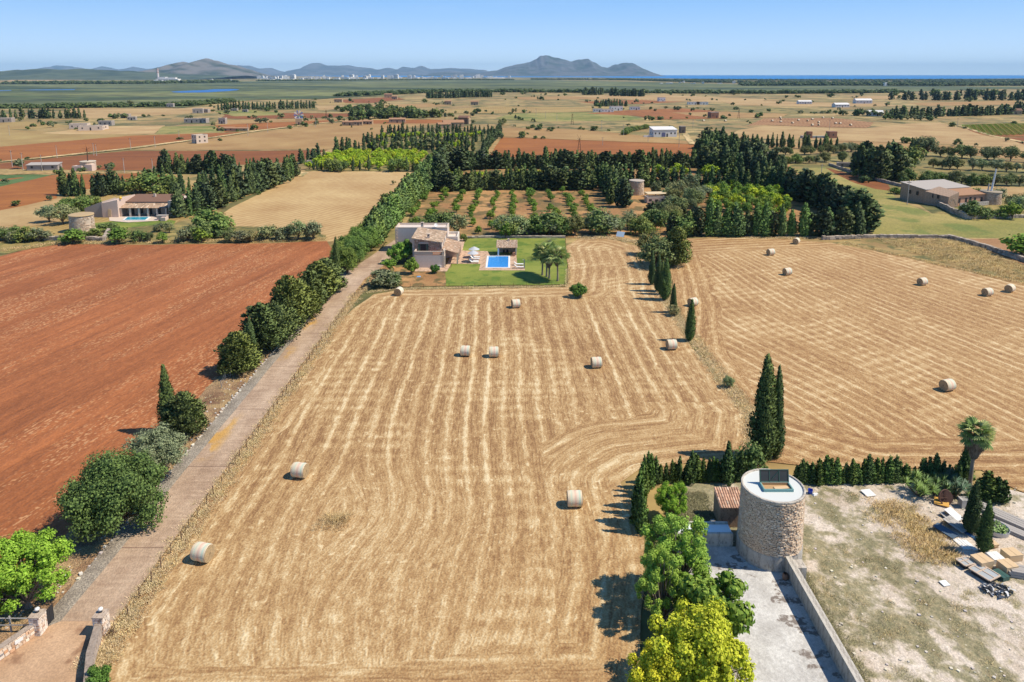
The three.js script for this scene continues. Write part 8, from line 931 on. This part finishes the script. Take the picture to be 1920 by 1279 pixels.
// ---------- building rubble in the yard ----------
{ const r = RNG(15), planks = (p, turn, n, L, w, t, m, label, layers = 1) => { const o = thing('plank_stack', label, 'planks', p, turn); for (let l = 0; l < layers; l++) for (let k = 0; k < n; k++) { const g = new GB(); g.box((k - (n - 1) / 2) * w * 1.12 + (r() - 0.5) * 0.05, l * (t + 0.012), (r() - 0.5) * 0.3, w, t, L * (0.92 + 0.1 * r()), (r() - 0.5) * 0.03); part('plank', g, m, o); } return o; };
  const timber = mat(lin(0.36, 0.33, 0.30), 0.85), box = (p, turn, w, h, d, m, lab, nm = 'cardboard_box', cat = 'box') => { const o = thing(nm, lab, cat, p, turn), g = new GB(); g.box(0, 0, 0, w, h, d); part('body', g, m, o); const a = new GB(); a.box(-w * 0.26, h, 0, w * 0.5, 0.015, d + 0.02, 0.0).box(w * 0.26, h + 0.004, 0, w * 0.49, 0.015, d + 0.02, 0.02); part('flaps', a, m, o); };
  planks([40.85,-52.54], 0.62, 4, 5.2, 0.28, 0.12, timber, 'long grey weathered planks stacked at the yard fence', 2); planks([40.1,-51.03], 0.66, 3, 4.4, 0.26, 0.12, timber, 'second stack of long grey planks beside the first', 2);
  planks([35.17,-49.61], 0.15, 5, 1.3, 0.18, 0.06, M.white, 'pale slats lying at the foot of the dark cypress', 1); planks([37,-49.73], 0.1, 4, 1.0, 0.22, 0.07, M.woodPale, 'short pale boards stacked behind the rounder cypress', 4); planks([36.16,-51.03], 0.5, 3, 3.2, 0.09, 0.06, M.blue, 'narrow dark blue bars leaning over the sheet pile', 1);
  const sheetOf = (p, turn, w, d, m, lab, y = 0.1) => { const o = thing('building_panel', lab, 'panel', p, turn), g = new GB(); g.hexa([[-w / 2, y, -d / 2], [w / 2, y, -d / 2], [w / 2, y * 0.4, d / 2], [-w / 2, y * 0.4, d / 2], [-w / 2, y + 0.05, -d / 2], [w / 2, y + 0.05, -d / 2], [w / 2, y * 0.4 + 0.05, d / 2], [-w / 2, y * 0.4 + 0.05, d / 2]]); part('board', g, m, o); const e = new GB(); e.box(0, 0, -d / 2 + 0.1, w * 0.9, y, 0.1); part('batten', e, M.wood, o); };
  sheetOf([34.46,-51.03], 0.55, 0.8, 1.6, mat(lin(0.05, 0.09, 0.14), 0.5), 'dark blue panel lying slanted on the rubble', 0.3); sheetOf([35.72,-51.71], 0.5, 1.0, 1.6, M.oldConc, 'white panel lying across the blue one', 0.45); sheetOf([36.32,-52.96], 0.4, 0.8, 1.2, M.white, 'white sheet at the top of the rubble pile', 0.5); sheetOf([36.49,-54.94], -0.5, 1.1, 0.9, mat(lin(0.62, 0.34, 0.07), 0.8), 'orange board half buried in golden grass', 0.25); sheetOf([35.92,-53.25], 0.3, 0.9, 0.7, M.oldConc, 'broken pale concrete slab in the grass', 0.2); sheetOf([31.01,-56.42], 0.2, 0.9, 0.9, M.white, 'white round-edged sheet lying in the yard', 0.1); sheetOf([31,-45.34], 0.2, 0.55, 0.5, M.white, 'small white board lying on the bare gravel', 0.05);
  box([34.91,-47.3], 0.25, 1.1, 0.6, 1.0, M.woodPale, 'open cardboard box beside the window frames'); box([36.42,-46.73], 0.2, 1.0, 0.6, 0.9, M.woodPale, 'cardboard box beside the green crate'); box([37.71,-48.13], 0.15, 1.1, 0.5, 0.9, M.woodPale, 'pale cardboard box behind the others'); box([36.34,-47.89], 0.1, 0.9, 0.35, 0.9, M.white, 'white box between two cardboard boxes');
  box([35.49,-46.05], 0.3, 0.62, 0.3, 0.9, M.green, 'dark green lidded crate near the black tarpaulin', 'green_crate', 'crate');
  const frame = (p, turn, w, d, lab) => { const o = thing('window_frame', lab, 'window frame', p, turn), g = new GB(), b = 0.09; g.box(0, 0.3, -d / 2, w, 0.07, b).box(0, 0.3, d / 2, w, 0.07, b).box(-w / 2, 0.3, 0, b, 0.069, d - b).box(w / 2, 0.3, 0, b, 0.069, d - b).box(0, 0.3, 0, b, 0.068, d - b).box(0, 0.302, -d * 0.12, w - b, 0.066, b); part('frame', g, mat(lin(0.52, 0.4, 0.3), 0.8), o); const q = new GB(); q.box(0, 0.31, 0, w - 0.1, 0.02, d - 0.1); part('pane', q, mat(lin(0.4, 0.42, 0.42), 0.2), o); const l = new GB(); l.box(-w * 0.3, 0, 0, 0.3, 0.3, d * 0.8).box(w * 0.3, 0, 0, 0.3, 0.3, d * 0.8); part('support', l, M.dark, o); };
  frame([34.36,-46.16], 0.45, 1.25, 1.5, 'old wooden window frame lying flat on the rubble'); frame([33.72,-47.3], 0.3, 1.0, 0.8, 'smaller pale window frame beside the golden grass');
  for (let k = 0; k < 1; k++) planks([37.04,-46.28], 1.3, 4, 1.6, 0.22, 0.09, timber, 'grey boards piled beside the cardboard boxes', 5);
  { const o = thing('black_tarpaulin', 'crumpled black and white plastic sheeting on the gravel', 'tarpaulin', [34.23,-44.75]), g = new GB(); for (let k = 0; k < 70; k++) { const a = r() * 6.283, q = Math.sqrt(r()) * 0.85, x = Math.cos(a) * q * 1.2, z = Math.sin(a) * q * 0.8, w = 0.25 + 0.2 * r(), y = 0.03 + 0.16 * r(); g.col = r() < 0.28 ? [0.6, 0.6, 0.6] : gray([0.03, 0.035, 0.045], 0.6 + r()); g.tri([x, y, z], [x + w * (r() - 0.5) * 2, y + 0.2 * (r() - 0.4), z + w], [x + w, 0.02 + 0.12 * r(), z + w * (r() - 0.5)]); } part('sheeting', g, new THREE.MeshStandardMaterial({ color: 0xffffff, vertexColors: true, roughness: 0.35, side: THREE.DoubleSide }), o); }
  { const o = thing('iron_wheel', 'rusty iron wheel rim leaning in the bushes', 'wheel', [36.81,-54.94]), g = new THREE.TorusGeometry(0.62, 0.05, 8, 26); const m = part('rim', g, M.rust, o); m.position.y = 0.6; m.rotation.set(-0.35, 0.2, 0); const d = new GB(); d.lathe(0, 0, 0, [[0.01, 0], [0.6, 0]], 20); const dm = part('disc', d, M.rust, o); dm.rotation.set(Math.PI / 2 - 0.35, 0, 0.2); dm.position.set(0, 0.6, -0.02); for (let k = 0; k < 4; k++) { const s = new GB(); s.tube([[Math.cos(k * 0.785) * -0.6, Math.sin(k * 0.785) * -0.6, 0.03, 0.02], [Math.cos(k * 0.785) * 0.6, Math.sin(k * 0.785) * 0.6, 0.03, 0.02]], 4); const sm = part('spoke', s, M.rust, o); sm.position.y = 0.6; sm.rotation.set(-0.35, 0.2, 0); } }
  { const o = thing('round_planter', 'round metal-rimmed planter with low leaves behind the cypress', 'planter', [38.67,-51.37]), g = new GB(); g.lathe(0, 0, 0, [[0.95, 0], [0.98, 0.35], [0.92, 0.36], [0.9, 0.2], [0.01, 0.2]], 28); part('rim', g, M.metal, o); const f = new GB(); for (let k = 0; k < 160; k++) { const a = r() * 6.283, q = Math.sqrt(r()) * 0.8; f.col = gray([0.14, 0.24, 0.05], 0.6 + 0.8 * r()); f.leaf(Math.cos(a) * q, 0.25 + 0.2 * r(), Math.sin(a) * q, ...nrm(r() - 0.5, 1, r() - 0.5), ...nrm(r() - 0.5, 0.2, r() - 0.5), 0.35, 0.08); } part('leaves', f, frondM, o); }
  { const o = thing('blue_bucket', 'blue plastic bucket lying beside the tower hedge', 'bucket', [25.99,-56.5]), g = new GB(); g.lathe(0, 0, 0, [[0.01, 0], [0.16, 0], [0.22, 0.36], [0.2, 0.36], [0.15, 0.03]], 14); part('pail', g, mat(lin(0.02, 0.07, 0.5), 0.4), o); const h = part('handle', new THREE.TorusGeometry(0.2, 0.012, 5, 14, Math.PI), M.metal, o); h.position.y = 0.34; const p = thing('paper_sack', 'torn white sack beside the blue bucket', 'sack', [26.26,-56.26], 0.4), q = new GB(); q.box(0, 0, 0, 0.45, 0.14, 0.3, 0, 0.6); part('bag', q, M.white, p); const n = new GB(); n.box(0.28, 0.03, 0, 0.14, 0.06, 0.16); part('torn_end', n, M.white, p); }
  { const o = thing('old_crate', 'grey metal box frame between cypress and palm', 'crate', [38.21,-54.57]), g = new GB(); g.box(0, 0, 0, 0.8, 0.7, 0.6); part('casing', g, M.metal, o); const l = new GB(); l.box(0, 0.7, 0, 0.86, 0.05, 0.66); part('lid', l, M.oldConc, o); }
  // wire mesh at the yard edge and by the drive
  { const o = thing('mesh_fence', 'short leaning wire fence between the drive and the red field', 'fence'), P = new GB(); P.box(0, -0.1, 0, 0.05, 1.1, 0.05); const pg = P.geo(), pts = [[-33.81,-77.49],[-34.3,-80.13],[-34.03,-80.74],[-32.89,-81.67]]; pts.forEach(([x, z]) => { const m = part('post', pg, M.metal, o); m.position.set(x, 0, z); m.rotation.z = (r() - 0.5) * 0.3; }); for (const y of [0.2, 0.5, 0.85]) { const w = new GB(); w.tube(pts.map(([x, z]) => [x, y, z, 0.012]), 3); part('wire', w, M.metal, o); } }
  { const o = thing('scrap_wire', 'bundle of bent iron mesh leaning on the gate wall', 'wire mesh', [-26.21,-40.68]), g = new GB(); for (let k = 0; k < 22; k++) { const a = r() * 3, b = r() * 1.2; g.tube([[-0.35 + 0.7 * r(), 0.02, -0.5 + r(), 0.012], [-0.35 + 0.7 * r(), 0.55 * r() + 0.1, -0.5 + r(), 0.012]], 3); } part('mesh', g, M.rust, o); } }

renderer.render(scene, camera);
